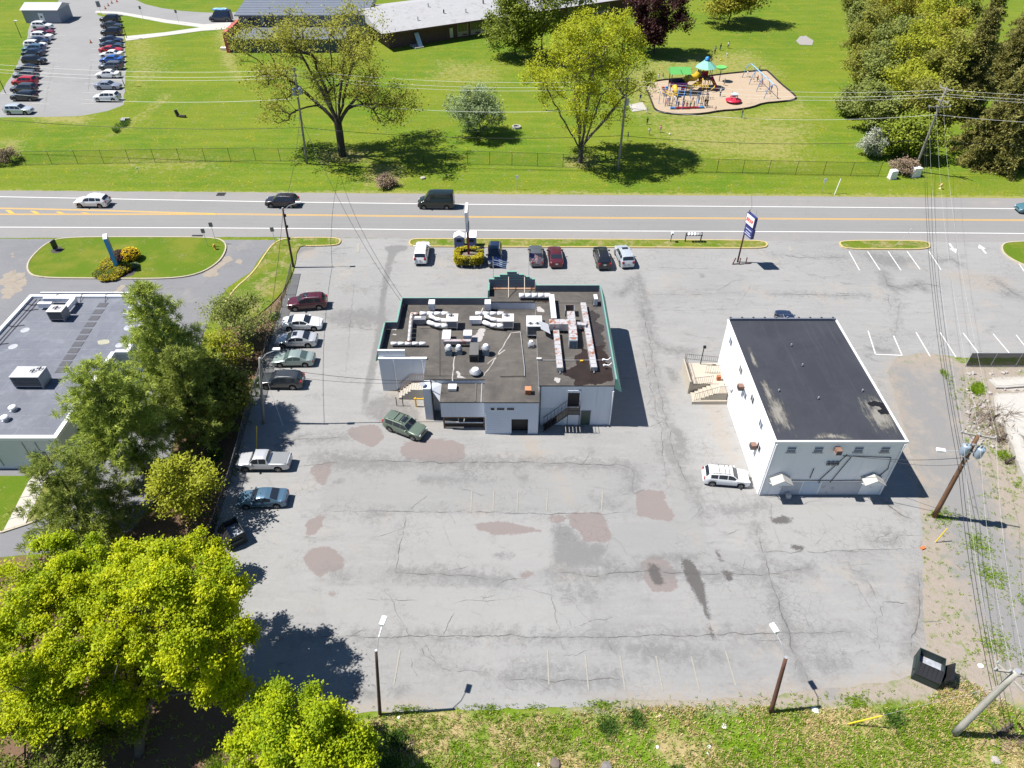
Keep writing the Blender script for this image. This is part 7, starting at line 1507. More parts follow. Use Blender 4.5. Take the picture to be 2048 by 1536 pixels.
# hedge in the pylon planter
def hedge_ring(label, c, ra, rb, thick, h, z0, lm, seed):
    rng = np.random.default_rng(seed); t = thing('planter_hedge', label, 'hedge', (c[0], c[1], 0)); n = 16; mb = MB(); vs = []
    outl = lambda a, k=1.: (c[0] + (ra * k) * math.copysign(abs(math.cos(a)) ** .6, math.cos(a)), c[1] + (rb * k) * math.copysign(abs(math.sin(a)) ** .6, math.sin(a)))
    ring = [2 * PI * i / n for i in range(n)]
    for k, z in ((1, z0), (1.0, z0 + h * .8), (.95, z0 + h), (.62, z0 + h), (.60, z0)): vs += [outl(a, k) + (z,) for a in ring]
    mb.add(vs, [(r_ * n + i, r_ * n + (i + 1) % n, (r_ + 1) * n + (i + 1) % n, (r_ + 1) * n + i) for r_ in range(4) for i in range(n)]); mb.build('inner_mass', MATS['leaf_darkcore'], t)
    pts = []
    for _ in range(2600):
        a = rng.uniform(0, 6.28)
        if .35 < a < .95: continue
        if rng.random() < .5: x, y = outl(a, rng.uniform(.62, 1.0)); pts.append((x, y, z0 + h + rng.uniform(-.03, .06)))
        else: x, y = outl(a, 1.0); pts.append((x, y, z0 + rng.uniform(0, h)))
    V_, F_, k = leaves(rng, np.array(pts), 2, .05, .13); npmesh('foliage', V_, F_, lm, t, np.repeat(rng.random(k), 4))
    MB().sheet([outl(a, .62) for a in ring], z0 + .55).build('planter_soil', M('twiggy_soil', (.16, .13, .11), .95, var=.35, scale=5, bump=.5), t)
    for a in (-2.6, -1.9, -1.3, -.6): x, y = outl(a, .92); MB().cyl((x, y, 0), .10, z0 + .1, 8).build('planter_leg', M('pale_leg', (.42, .36, .3)), t)
pc = G(937, 536); hedge_ring('clipped gold-green hedge ring around the foot of the pylon sign', (pc.x, pc.y + 1.35), 1.78, 1.45, .7, .95, .42, LM['hedge'], 300)

# --- weeds and tufts
rngw = np.random.default_rng(500)
def tufts(name, label, px_poly, count, hgt, lm, seed, blades=7, z=.0, clump=.5):
    rng = np.random.default_rng(seed); poly = np.array(GP(px_poly)); lo, hi = poly.min(0), poly.max(0); pts = []
    cl = rng.uniform(lo, hi, (max(4, count // 110), 2))
    p = cl[rng.integers(0, len(cl), count * 2)] + rng.normal(0, clump, (count * 2, 2)); p = np.where(rng.random((count * 2, 1)) < .25, rng.uniform(lo, hi, (count * 2, 2)), p)
    p = p[inside_soft(np.c_[p, np.zeros(len(p))], poly, .01) > .5][:count]
    C = np.repeat(np.c_[p, np.full(len(p), z)], blades, 0); k = len(C); C[:, :2] += rng.normal(0, .07, (k, 2))
    a = rng.uniform(0, 6.28, k); sp = rng.uniform(.1, .75, k); hh = hgt * rng.uniform(.4, 1.3, k)
    tip = C + np.c_[np.cos(a) * hh * sp, np.sin(a) * hh * sp, hh]; s = np.c_[-np.sin(a), np.cos(a), np.zeros(k)] * .021
    mid = C * .5 + tip * .5; mid[:, 2] += hh * .12
    V_ = np.stack([C - s * .4, mid - s, tip, mid + s], 1).reshape(-1, 3)
    o = npmesh(name, V_, np.arange(4 * k).reshape(-1, 4), lm, None, np.repeat(np.clip(.6 * np.repeat(rng.random(len(p)), blades) + .4 * rng.random(k), 0, 1), 4)); tag(o, label, None, None, 'stuff')
WEEDL = leafmat('weed_leaf', (.07, .13, .008), (.19, .26, .02), .4, k=2.0); STRAWL = leafmat('straw_leaf', (.24, .18, .08), (.44, .36, .20), .3, k=1.9); DKW = leafmat('dark_weed', (.03, .07, .012), (.08, .13, .025), .3, k=2.)
bank = [(690, 1432), (1130, 1428), (1300, 1415), (1480, 1412), (1620, 1418), (1850, 1412), (1900, 1340), (2048, 1430), (2150, 1600), (640, 1600)]
tufts('weeds', 'bright green weeds on the bank below the lot', bank, 6400, .2, WEEDL, 1, clump=1.0)
tufts('edge_weeds', 'weeds creeping over the near edge of the asphalt', [(690, 1415), (1130, 1408), (1400, 1392), (1700, 1385), (1850, 1375), (1860, 1415), (1480, 1416), (690, 1436)], 700, .16, WEEDL, 8, clump=.5)
tufts('dry_grass', 'straw-coloured dead grass on the bank below the lot', bank, 5200, .2, STRAWL, 2, clump=.9)
tufts('dark_weeds', 'dark blue-green weed clumps on the bank below the lot', bank, 900, .35, DKW, 3, clump=.28)
side = [(1845, 1030), (1905, 1010), (2060, 950), (2100, 1350), (1880, 1420), (1850, 1300)]
tufts('side_weeds', 'scattered weeds on the dirt strip right of the lot', side, 1900, .15, WEEDL, 4, clump=.6)
tufts('rubble_weeds', 'weeds among the rubble at the right edge', [(1880, 740), (1960, 760), (2060, 960), (1990, 1000), (1930, 880)], 900, .25, WEEDL, 5, clump=.3)
tufts('litter_weeds', 'green undergrowth on the leaf litter in the near left corner', [(-100, 1420), (500, 1440), (640, 1470), (560, 1600), (-100, 1700)], 1500, .3, WEEDL, 6, clump=.4)
tufts('fence_weeds', 'undergrowth along the west fence', [(540, 640), (570, 590), (500, 860), (455, 1010), (470, 1100), (380, 1090), (420, 900), (470, 720)], 1300, .35, DKW, 7, clump=.4)
# ================================================================ POLES, WIRES, SIGNS, FENCES
POLEG = M('weathered_pole', (.24, .22, .195), .9, var=.15, scale=3, bump=.4); POLEB = M('brown_pole', (.16, .085, .045), .9, var=.2, scale=3, bump=.4); POLED = M('dark_pole', (.075, .05, .04), .9, var=.2, scale=3); POLEP = M('pale_pole_wood', (.36, .34, .31), .9, var=.12, scale=3, bump=.4)
XARM = M('cross_arm', (.30, .28, .25), .9, var=.15); INSUL = M('insulator', (.34, .36, .38), .35); TRAFO = M('transformer', (.30, .37, .46), .4, .2, var=.06); LAMPW = M('lamp_white', (.78, .78, .78), .35); WIREL = M('bright_wire', (.72, .72, .69), .5); WIREG = M('grey_wire', (.42, .42, .41), .5); WIRED = M('black_wire', (.015, .015, .016), .6)
def pole(label, base, top, r0, r1, mat, name='utility_pole', cat='utility pole', group=None):
    t = thing(name, label, cat, base, group=group); b, p = Vector(base), Vector(top)
    MB().tube([b - Vector((0, 0, .05))] + [b.lerp(p, i / 6) for i in range(1, 7)], r0, 10, r1).build('shaft', mat, t, True)
    MB().cyl(tuple(p), r1 * 1.02, .03, 8).build('cap', GALV, t)
    return t, b, p
def crossarm(t, c, L, ang, n=3, ins=True):
    c = Vector(c); d = Vector((math.cos(ang), math.sin(ang), 0)); a = MB().cbox(c, (L, .1, .12), ang).build('cross_arm', XARM, t); out = []
    for i in range(n):
        q = c + d * L * (-.47 + .94 * i / (n - 1))
        MB().lathe(q + Vector((0, 0, .06)), [(.03, 0), (.07, .05), (.04, .1), (.07, .15), (.03, .22)], 8).build('insulator', INSUL, a); out.append(q + Vector((0, 0, .26)))
    for s in (-1, 1): MB().tube([c + d * s * L * .3, c - Vector((0, 0, .6))], .02, 4).build('brace', GALV, a)
    return out
def transformer(t, c, r=.3, h=.85):
    o = MB().lathe(c, [(r * .9, 0), (r, .05), (r, h - .06), (r * .96, h), (r * .3, h + .05)], 16).build('transformer', TRAFO, t, True)
    for s in (-1, 1): MB().lathe((c[0] + s * r * .45, c[1], c[2] + h), [(.03, 0), (.07, .06), (.04, .12), (.07, .18), (.02, .3)], 8).build('bushing', INSUL, o)
    MB().cbox((c[0], c[1] + r, c[2] + h * .5), (.15, .2, .5)).build('bracket', GALV, o)
def lamp(t, a, b, droop=.0):
    a, b = Vector(a), Vector(b); m = a.lerp(b, .5) + Vector((0, 0, .25)); MB().tube([a, m, b], .03, 6).build('lamp_arm', GALV, t)
    d = (b - a); ang = math.atan2(d.y, d.x); MB().cbox(b + d.normalized() * .3, (.6, .3, .15), ang).build('lamp_head', LAMPW, t); MB().cbox(b + d.normalized() * .35 - Vector((0, 0, .1)), (.45, .24, .06), ang).build('lens', INSUL, t)
def catenary(a, b, sag, n=16):
    a, b = Vector(a), Vector(b); return [a.lerp(b, i / n) - Vector((0, 0, sag * 4 * (i / n) * (1 - i / n))) for i in range(n + 1)]
def wire(label, a, b, sag, r=.014, mat=None, group=None, spacer=0):
    a = Vector(a); t = MB().tube(catenary(a, b, sag), r, 4, cap=False)
    tag(t.build('overhead_wire', mat or WIREL), label, 'wire', group)
# --- road line on the far side
B1, B2, B3 = G(614, 327), G(1236, 342), G(1829, 342)
T1 = G(588, 136, 14.4); T2 = G(1256, 156, 13.6); T3 = G(1893, 176, 12.9)
t1, _, p1 = pole('weathered utility pole with two blue-grey transformers in front of the big olive tree', B1, T1, .19, .12, POLEG)
t2, _, p2 = pole('tall bare utility pole between the vase-shaped tree and the playground', B2, T2, .19, .12, POLEG)
t3, _, p3 = pole('leaning utility pole with three cross arms at the edge of the woods', B3, T3, .19, .12, POLEG)
for z, s in ((.3, -1), (.3, 1), (1.1, 1), (1.1, -1), (1.7, -1)):
    for tt, pp_, bb_ in ((t1, p1, B1), (t2, p2, B2)):
        q = pp_.lerp(bb_, z / 13); MB().lathe(q + Vector((s * .22, 0, 0)), [(.03, 0), (.09, .08), (.05, .16), (.09, .24), (.03, .34)], 8).build('insulator', INSUL, tt); MB().tube([q, q + Vector((s * .22, 0, 0))], .025, 4).build('bracket', GALV, tt)
q = p1.lerp(B1, 3.1 / 14); transformer(t1, (q.x - .42, q.y - .1, q.z - .6), .34, .95); transformer(t1, (q.x + .45, q.y - .1, q.z - .45), .34, .95)
q = p2.lerp(B2, 3.3 / 13.6); MB().cbox((q.x + .3, q.y, q.z), (.35, .3, .9)).build('switch_box', INSUL, t2)
for f in (.5, .68): 
    q = p1.lerp(B1, f); MB().cbox((q.x - .3, q.y, q.z), (.7, .06, .08)).build('cable_bracket', GALV, t1)
q3 = [crossarm(t3, p3 - Vector((0, 0, .1)), 2.0, -1.0, 3), crossarm(t3, p3.lerp(B3, .14), 2.1, -1.0, 3), crossarm(t3, p3.lerp(B3, .21), 3.2, .02, 4)]
P0 = Vector((-84, 109.5, 0)); P4 = Vector((110, 99.5, 0))
def hgt(pt, z): return Vector((pt.x, pt.y, z))
spans = (('left of the transformer pole', None, (B1, T1)), ('between the transformer pole and the bare pole', (B1, T1), (B2, T2)), ('between the bare pole and the leaning pole', (B2, T2), (B3, T3)), ('right of the leaning pole', (B3, T3), None))
levels = (('topmost', .02, .9, .014, WIREL), ('second', .07, 1.0, .016, WIREL), ('third', .085, 1.1, .014, WIREL), ('fourth, single', .30, 1.2, .018, WIREL), ('thick black lowest', .60, .9, .032, WIRED))
for sl, A, B in spans:
    for ln, f, sag, r, m in levels:
        off = Vector((0, .25 if ln in ('second',) else (-.25 if ln == 'third' else 0), 0))
        a = (A[1].lerp(A[0], f) if A else (P0 + Vector((0, 0, 14.4 * (1 - f))))) + off
        b = (B[1].lerp(B[0], f) if B else (P4 + Vector((0, 0, 13 * (1 - f))))) + off
        wire(f'{ln} roadside wire {sl}', a, b, sag, r, m, 'wires along the far side of the road')
# --- near poles
B4 = G(587, 535); T4 = G(565, 416, 7.7); t4, _, p4 = pole('dark lamp pole at the west lot entrance', B4, T4, .15, .10, POLED, 'lamp_pole', 'lamp pole'); lamp(t4, p4 - Vector((0, 0, .4)), G(592, 407, 8.2))
for f in (.12, .3, .5): q = p4.lerp(B4, f); MB().cbox((q.x + .1, q.y, q.z), (.3, .15, .3)).build('hardware', BLACKM, t4)
B5 = G(527, 846); T5 = G(519, 716, 7.6); t5, _, p5 = pole('grey lamp pole among the cars at the west fence', B5, T5, .14, .10, POLEG, 'lamp_pole', 'lamp pole'); lamp(t5, p5 - Vector((0, 0, .3)), G(548, 702, 8.3))
B6 = G(760, 1430); T6 = G(752, 1301, 6.9); t6, _, p6 = pole('slim brown lamp pole at the near edge of the lot, left one', B6, T6, .12, .085, POLED, 'lamp_pole', 'lamp pole'); lamp(t6, p6 - Vector((0, 0, .2)), G(764, 1252, 7.6))
B7 = G(1541, 1426); T7 = G(1572, 1315, 5.9); t7, _, p7 = pole('thicker red-brown lamp pole at the near edge of the lot, right one', B7, T7, .15, .11, M('red_brown_pole', (.11, .05, .035), .9, var=.2), 'lamp_pole', 'lamp pole'); lamp(t7, p7 - Vector((0, 0, .2)), G(1552, 1266, 6.5))
B8 = G(1868, 1033); T8 = G(1958, 868, 9.8); t8, _, p8 = pole('brown utility pole with two transformers and a lamp right of the white building', B8, T8, .20, .14, POLEB)
q8 = crossarm(t8, p8 - Vector((0, 0, .15)), 2.3, -.28, 3); q = p8.lerp(B8, .14); transformer(t8, (q.x - .48, q.y - .1, q.z - .6), .3, .85); transformer(t8, (q.x + .55, q.y - .25, q.z - .75), .3, .85)
lamp(t8, p8.lerp(B8, .24), G(1890, 902, 7.6)); 
for f in (.1, .18, .26, .33): q = p8.lerp(B8, f); MB().cbox((q.x, q.y - .12, q.z), (.28, .16, .14)).build('hardware', GALV, t8)
B9 = G(1908, 1468); T9 = G(2036, 1342, 8.0); t9, _, p9 = pole('pale thick utility pole with cross arms at the near right corner', B9, T9, .22, .17, POLEP)
q9 = crossarm(t9, p9 - Vector((0, 0, .2)), 2.4, -.15, 4); crossarm(t9, p9.lerp(B9, .1), 2.0, -1.2, 3)
for i, l in enumerate(('left', 'middle', 'right')):
    wire(f'{l} bright wire from the leaning pole over the car park to the brown pole', q3[2][i], q8[i], 1.6, .008, WIREG, 'wires over the east car park')
    wire(f'{l} bright wire from the brown pole to the near corner pole', q8[i], q9[i], .7, .008, WIREG, 'wires from the brown pole to the corner pole')
for i, (l, f) in enumerate((('upper', .30), ('lower', .36))):
    a, m_, b = p3.lerp(B3, f + .3), p8.lerp(B8, f), p9.lerp(B9, f); m_ = m_ - Vector((.25, 0, 0))
    wire(f'{l} black cable from the leaning pole to the brown pole', a, m_, 1.8, .02, WIRED, 'black cables over the east car park'); wire(f'{l} black cable from the brown pole to the near corner pole', m_, b, .5, .02, WIRED, 'black cables to the corner pole')
wire('black service cable from the brown pole to the white building front', p8.lerp(B8, .26), (27.1, 39.0, 4.75), .35, .025, WIRED); wire('thin second service cable from the brown pole to the white building front', p8.lerp(B8, .34), (30.2, 39.0, 4.2), .3, .018, WIRED)
wire('black cable from the grey lamp pole to the restaurant mast', p5 - Vector((0, 0, .8)), (-7.25, 48.15, 4.8), .5, .025, WIRED); wire('thin lower cable from the grey lamp pole to the restaurant mast', p5 - Vector((0, 0, 1.6)), (-7.6, 48.15, 4.7), .6, .018, WIRED)
wire('black cable crossing the road from the transformer pole to the entrance lamp pole', p1.lerp(B1, .45), p4 - Vector((0, 0, .3)), 1.0, .022, WIRED); wire('black cable from the entrance lamp pole to the grey lamp pole', p4 - Vector((0, 0, .3)), p5 - Vector((0, 0, .5)), .8, .022, WIRED)
wire('sagging black cable crossing the road from the transformer pole towards the restaurant', p1.lerp(B1, .5), (-10.9, 60.0, 4.6), 2.6, .022, WIRED)
wire('guy wire with the yellow sleeve by the near corner', p9.lerp(B9, .2), G(1695, 1448), 0, .006, WIREG)
def guard(label, a, b, m): 
    t = thing('guy_guard', label, 'guy guard', a); MB().tube([a, b], .045, 6).build('sleeve', m, t); MB().cyl((a[0], a[1], 0), .06, .06, 8).build('anchor', GALV, t)
YP = M('yellow_plastic', (.62, .46, .02), .45); gb = G(1693, 1449); guard('yellow guy wire sleeve lying slanted on the near weedy bank', gb + Vector((0, 0, .05)), gb + (p9.lerp(B9, .2) - gb).normalized() * 2.3, YP)
ga = G(513, 902); guard('yellow guy wire sleeve upright behind the silver pickup', ga, G(513, 852, 2.0), YP); wire('guy wire from the grey lamp pole down to the lot', p5 - Vector((0, 0, .6)), G(566, 852), 0, .012, WIREL)
gc = G(1870, 1085); guard('thin yellow marker rod in the grass below the brown pole', gc, gc + Vector((.45, .2, 1.5)), YP)

# --- signs
SIGNW = M('sign_white', (.72, .70, .70), .4, var=.03); SIGNN = M('sign_navy', (.03, .035, .15), .4, var=.08); SIGNR = M('sign_red', (.55, .06, .03), .4); SIGNB = M('sign_blue', (.03, .26, .50), .35, var=.06); BROWNM = M('brown_metal', (.11, .035, .028), .6, var=.15); REDP = M('red_post', (.24, .045, .035), .6, var=.15)
# pylon (seen edge-on)
sb = G(938, 522); t = thing('pylon_sign', 'tall red-posted pylon sign seen edge-on behind the hedge planter', 'sign', sb); hp = 7.1
MB().box(sb.x - .13, sb.x + .13, sb.y - .13, sb.y + .13, 0, 4.6).build('post', REDP, t); MB().box(sb.x - .17, sb.x + .13, sb.y - 1.3, sb.y + 1.3, 5.9, 7.2).build('upper_cabinet', SIGNW, t); MB().box(sb.x - .14, sb.x + .12, sb.y - 1.1, sb.y + 1.1, 4.6, 5.88).build('lower_cabinet', M('sign_grey', (.5, .5, .53), .4), t)
MB().box(sb.x + .13, sb.x + .2, sb.y - .6, sb.y + .5, 4.2, 5.2).build('side_panel', UNITG, t)
for k, zz in ((-1, 6.5), (1, 6.5)): MB().box(sb.x + (.135 if k > 0 else -.185), sb.x + (.145 if k > 0 else -.175), sb.y - 1.2, sb.y + 1.2, 6.0, 7.1).build('face', M('sign_face', (.66, .66, .68), .35), t)
# navy cantilever sign: two stacked cabinets turned to the road traffic
nb = G(1475, 524); t = thing('cantilever_sign', 'brown pole carrying a white and a navy sign cabinet above the east lot entrance', 'sign', nb); zt_ = 6.6
MB().tube([nb, nb + Vector((0, 0, 7.0))], .11, 8, .08).build('post', BROWNM, t, True)
ang = R(-73); dx, dy = math.cos(ang), math.sin(ang)
def cab(zc, h, L, m, fm, nm, off=.0):
    c = nb + Vector((dx, dy, 0)) * (L / 2 + off) + Vector((0, 0, zc)); MB().cbox(c, (L, .36, h), ang).build(nm, m, t)
    for s in (-1, 1):
        fc = c + Vector((-dy, dx, 0)) * s * .183; MB().cbox(fc, (L - .16, .012, h - .16), ang).build('face', fm, t)
    return c
c1 = cab(6.05, 1.35, 1.75, SIGNN, SIGNW, 'upper_cabinet', -.15); c2 = cab(4.65, 1.2, 1.65, SIGNN, SIGNN, 'lower_cabinet', .05)
for s in (-1, 1):
    o_ = Vector((-dy, dx, 0)) * s * .195
    rot = (PI / 2, 0, ang + (PI if s > 0 else 0))
    for i, (u, w2, hh) in enumerate(((-.55, .22, .5), (-.22, .26, .42), (.12, .2, .5), (.46, .26, .4))): MB().cbox(c1 + o_ + Vector((dx, dy, 0)) * u + Vector((0, 0, -.05 + .04 * (i % 2))), (w2, .01, hh), ang, .25).build('letter', SIGNR, t)
    for i, (z, w2) in enumerate(((.28, 1.2), (-.1, .9), (-.34, 1.3))): MB().cbox(c2 + o_ + Vector((0, 0, z)), (w2, .01, .13), ang).build('letter_row', M('sign_pale', (.42, .44, .62), .4), t)
MB().tube([nb + Vector((0, 0, 7.0)), nb + Vector((.1, -.2, 7.35)), nb + Vector((-.25, -.1, 9.0))], .03, 5).build('lamp_arm', GALV, t); MB().tube([nb + Vector((.5, -1.0, 6.75)), nb + Vector((.45, -1.0, 7.5))], .025, 5).build('lamp_arm', GALV, t)
for k, (px, py, l) in enumerate(((1465, 529, 'left slanting'), (1478, 529, 'middle'), (1491, 528, 'right'))):
    c = G(px, py); t = thing('guard_post', f'{l} of three short brown posts guarding the navy sign', 'bollard', c, group='brown posts at the navy sign'); MB().tube([c, c + Vector((.25 if k == 0 else .05, .1, .85))], .07, 7).build('post', BROWNM, t); MB().tube([c + Vector((0, 0, .05)), c + Vector((.75, .12, .06))], .05, 6).build('base_bar', BROWNM, t)
# blue monolith and small black sign on the lawn island
bb2 = G(236, 536, .11); t = thing('monolith_sign', 'slim blue monolith sign with white cap in the shrub bed', 'sign', bb2); ang = R(114)
MB().cbox(bb2 + Vector((0, 0, 2.1)), (1.3, .42, 4.1), ang).build('body', SIGNB, t); MB().cbox(bb2 + Vector((0, 0, 4.26)), (1.32, .44, .12), ang).build('cap', TRIMW, t)
for s in (-1, 1): MB().cbox(bb2 + Vector((math.sin(ang), -math.cos(ang), 0)) * s * .215 + Vector((0, 0, 3.3)), (1.1, .012, 1.3), ang).build('dark_panel', SIGNN, t); MB().cbox(bb2 + Vector((math.sin(ang), -math.cos(ang), 0)) * s * .215 + Vector((0, 0, 1.6)), (1.1, .012, 1.4), ang).build('grey_panel', UNITG, t)
c = G(113, 500, .11); t = thing('entrance_sign', 'small black sign slab in a mulch ring on the lawn island', 'sign', c); MB().cbox(c + Vector((0, 0, .8)), (.75, .12, 1.1), R(75)).build('panel', M('slate_sign', (.03, .035, .04), .3), t); MB().cbox(c + Vector((0, 0, .12)), (.5, .16, .24), R(75)).build('base', UNITG, t)
# thin roadside sign posts
def signpost(px, py, h, label, w=.45, hh=.6, m=None, rz=.2, post=None):
    c = G(px, py); t = thing('sign_post', label, 'sign', c); MB().tube([c, c + Vector((0, 0, h))], .03, 5).build('post', post or GALV, t); MB().cbox(c + Vector((0, -.04, h - hh / 2)), (w, .03, hh), rz).build('panel', m or UNITG, t)
for a in ((416, 494, 2.6, 'short sign post on the right tip of the lawn island'), (433, 487, 3.0, 'taller sign post at the right tip of the lawn island'), (552, 491, 2.6, 'thin sign post on the kerb beside the entrance lamp pole')): signpost(*a, m=UNITG)
signpost(1034, 379, 2.2, 'small pale sign post on the verge left of centre', .35, .5, TRIMW); signpost(1643, 386, 2.2, 'white-topped sign post on the verge below the playground', .4, .5, TRIMW)
signpost(204, 31, 3.2, 'dark sign at the entry of the school car park', .9, 1.3, UNITG); signpost(287, 39, 3.0, 'sign post beside the school drive, nearer one', .5, .7, UNITG); signpost(358, 47, 3.0, 'sign post beside the school drive, nearest the annex', .5, .7, UNITG); signpost(278, 346, .9, 'tiny white marker post on the verge at left', .3, .25, TRIMW)
c = G(1669, 389); t = thing('marker_post', 'leaning white marker post on the verge', 'post', c); MB().tube([c, G(1682, 357, 2.2)], .06, 6).build('post', TRIMW, t); MB().cyl(tuple(G(1682, 357, 2.2)), .07, .03, 8).build('cap', GALV, t)
c = G(1790, 492, .12); t = thing('marker_post', 'thin leaning rod on the small kerbed island', 'post', c); MB().tube([c, G(1822, 460, 2.0)], .025, 5).build('post', GALV, t); MB().cbox(G(1822, 460, 2.0), (.12, .05, .3)).build('reflector', TRIMW, t)
# mailboxes
c = G(1341, 483, .12); t = thing('mailbox', 'single white mailbox on a dark post on the long island', 'mailbox', c); MB().tube([c, c + Vector((.05, 0, 1.05))], .05, 6).build('post', BLACKM, t); MB().cbox(c + Vector((.06, 0, 1.2)), (.24, .5, .26)).build('box', TRIMW, t); MB().cbox(c + Vector((.06, -.26, 1.16)), (.2, .02, .2)).build('door', UNITG, t)
c = G(1370, 483, .12); d = G(1401, 482, .12); t = thing('mailbox_rack', 'rack of two dark posts and a rail carrying the mailbox row', 'mailbox rack', c)
for q in (c, d): MB().box(q.x - .06, q.x + .06, q.y - .06, q.y + .06, .1, 1.35).build('post', BLACKM, t)
MB().box(c.x, d.x, c.y - .04, c.y + .04, .95, 1.03).build('rail', POLED, t)
for i in range(5):
    x = c.x + .42 + i * .38; tt = thing('mailbox', f'{("first", "second", "third", "fourth", "last")[i]} mailbox from the left in the five-box rack', 'mailbox', (x, c.y, 1.03), group='mailboxes in the rack'); m_ = TRIMW if i < 3 else GALV if i == 3 else UNITG
    MB().add([(x + sx * .12, c.y + sy * .26, 1.04) for sx, sy in ((-1, -1), (1, -1), (1, 1), (-1, 1))] + [(x + sx * .12, c.y + sy * .26, 1.2) for sx, sy in ((-1, -1), (1, -1), (1, 1), (-1, 1))] + [(x, c.y - .26, 1.32), (x, c.y + .26, 1.32)], [(3, 2, 1, 0), (0, 1, 5, 8, 4), (2, 3, 7, 9, 6), (1, 2, 6, 5), (3, 0, 4, 7), (5, 6, 9, 8), (7, 4, 8, 9)]).build('box', m_, tt); MB().cbox((x, c.y - .27, 1.15), (.18, .015, .18)).build('door', BLACKM if i == 4 else UNITG, tt)
# donation sheds behind the hedge
for k, (px, py, w2, l, gable) in enumerate(((919, 497, 1.25, 'white gabled donation bin left of the pylon sign', True), (943, 497, 1.2, 'white flat-topped donation bin right of the pylon sign', False))):
    c = G(px, py); t = thing('donation_bin', l, 'bin', c); x, y = c.x, c.y
    MB().box(x - w2 / 2, x + w2 / 2, y, y + 1.1, 0, 1.55).build('body', M('bin_blue', (.09, .13, .3), .5, var=.08), t)
    if gable: MB().add([(x - w2 / 2 - .06, y - .06, 1.55), (x + w2 / 2 + .06, y - .06, 1.55), (x + w2 / 2 + .06, y + 1.16, 1.55), (x - w2 / 2 - .06, y + 1.16, 1.55), (x, y - .06, 1.95), (x, y + 1.16, 1.95)], [(0, 1, 4), (2, 3, 5), (1, 2, 5, 4), (3, 0, 4, 5), (3, 2, 1, 0)]).build('roof', TRIMW, t)
    else: MB().add([(x - w2 / 2 - .05, y - .06, 1.55), (x + w2 / 2 + .05, y - .06, 1.55), (x + w2 / 2 + .05, y + 1.16, 1.8), (x - w2 / 2 - .05, y + 1.16, 1.8), (x - w2 / 2 - .05, y - .06, 1.6), (x + w2 / 2 + .05, y - .06, 1.6), (x + w2 / 2 + .05, y + 1.16, 1.85), (x - w2 / 2 - .05, y + 1.16, 1.85)], [(3, 2, 1, 0), (4, 5, 6, 7), (0, 1, 5, 4), (1, 2, 6, 5), (2, 3, 7, 6), (3, 0, 4, 7)]).build('roof', TRIMW, t)
    MB().cbox((x, y - .02, 1.1), (.6, .04, .35)).build('chute', BLACKM, t)
# hydrants
def hydrant(px, py, label, m):
    c = G(px, py); t = thing('fire_hydrant', label, 'fire hydrant', c); MB().lathe(c, [(.2, 0), (.2, .06), (.13, .08), (.13, .6), (.17, .62), (.17, .68), (.1, .82), (.03, .88)], 12).build('barrel', m, t, True)
    for s in (-1, 1): MB().lathe((c.x + s * .18, c.y, .5), [(.06, -.06), (.06, .06)], 8, 'X').build('outlet', m, t)
    MB().lathe((c.x, c.y, .7), [(.15, 0), (.12, .12), (.02, .18)], 10).build('bonnet', M('hydrant_top', (.6, .3, .03), .5), t)
hydrant(1880, 378, 'yellow and white fire hydrant on the right verge', M('hydrant_yellow', (.60, .50, .22), .5)); hydrant(431, 500, 'small orange hydrant on the right tip of the lawn island', M('hydrant_orange', (.5, .3, .06), .5))
# white utility boxes
for px, py, w2, h, l in ((1783, 357, .95, 1.25, 'smaller white utility box left of the bramble'), (1829, 353, 1.2, 1.35, 'larger white utility box at the foot of the leaning pole')):
    c = G(px, py); t = thing('utility_box', l, 'utility box', c); MB().cbox((c.x, c.y, h / 2 + .05), (w2, .8, h), .2).build('cabinet', TRIMW, t); MB().cbox((c.x, c.y, .05), (w2 + .15, .95, .12), .2).build('plinth', CONC, t); MB().cbox((c.x - .08, c.y - .41, h * .5), (w2 * .85, .02, h * .8), .2).build('door', SIGNW, t)
# --- fences
def mesh_mat(name, col, a):
    m, nt, b = newmat(name); b.inputs['Base Color'].default_value = (*col, 1); b.inputs['Roughness'].default_value = .8
    tr = nd(nt, 'BsdfTransparent'); mx = nd(nt, 'MixShader'); mx.inputs[0].default_value = a; nt.links.new(tr.outputs[0], mx.inputs[1]); nt.links.new(b.outputs[0], mx.inputs[2]); nt.links.new(mx.outputs[0], nt.nodes['Material Output'].inputs[0]); return m
LINK = mesh_mat('chain_link', (.035, .045, .03), .13); SCREEN = mesh_mat('privacy_screen', (.02, .02, .022), .88); WSCREEN = mesh_mat('west_screen', (.022, .022, .025), .55)
FPOST = M('fence_post', (.03, .035, .03), .6, .2)
def fence(name, label, px, h, gap, post_r, mesh, postm=FPOST, rail=True, lean=0., jit=0., leanv=(0, 0)):
    line = resample(GP(px), gap); a = line[0]; t = thing(name, label, 'fence', (a[0], a[1], 0)); prev = None; rr = random.Random(5)
    for i, (x, y) in enumerate(line):
        lx, ly = leanv[0] + rr.uniform(-jit, jit), leanv[1] + rr.uniform(-jit, jit); tp = Vector((x + lx, y + ly, h))
        MB().tube([(x, y, -.05), tp + Vector((0, 0, .05))], post_r, 6).build('post', postm, t)
        if prev:
            (px_, py_), pt = prev
            if rail: MB().tube([pt, tp], post_r * .7, 5).build('rail', postm, t)
            MB().tube([(px_, py_, .1), (x, y, .1)], post_r * .5, 4).build('bottom_wire', postm, t)
            MB().quad((px_, py_, .05), (x, y, .05), tuple(tp), tuple(pt)).build('mesh_panel', mesh, t)
        prev = ((x, y), tp)
    return t
fence('chain_link_fence', 'long dark chain-link fence along the far verge of the road', [(-60, 333), (0, 331), (260, 326), (512, 322), (760, 325), (1024, 331), (1280, 341), (1536, 348), (1756, 353)], 2.1, 3.35, .035, LINK)
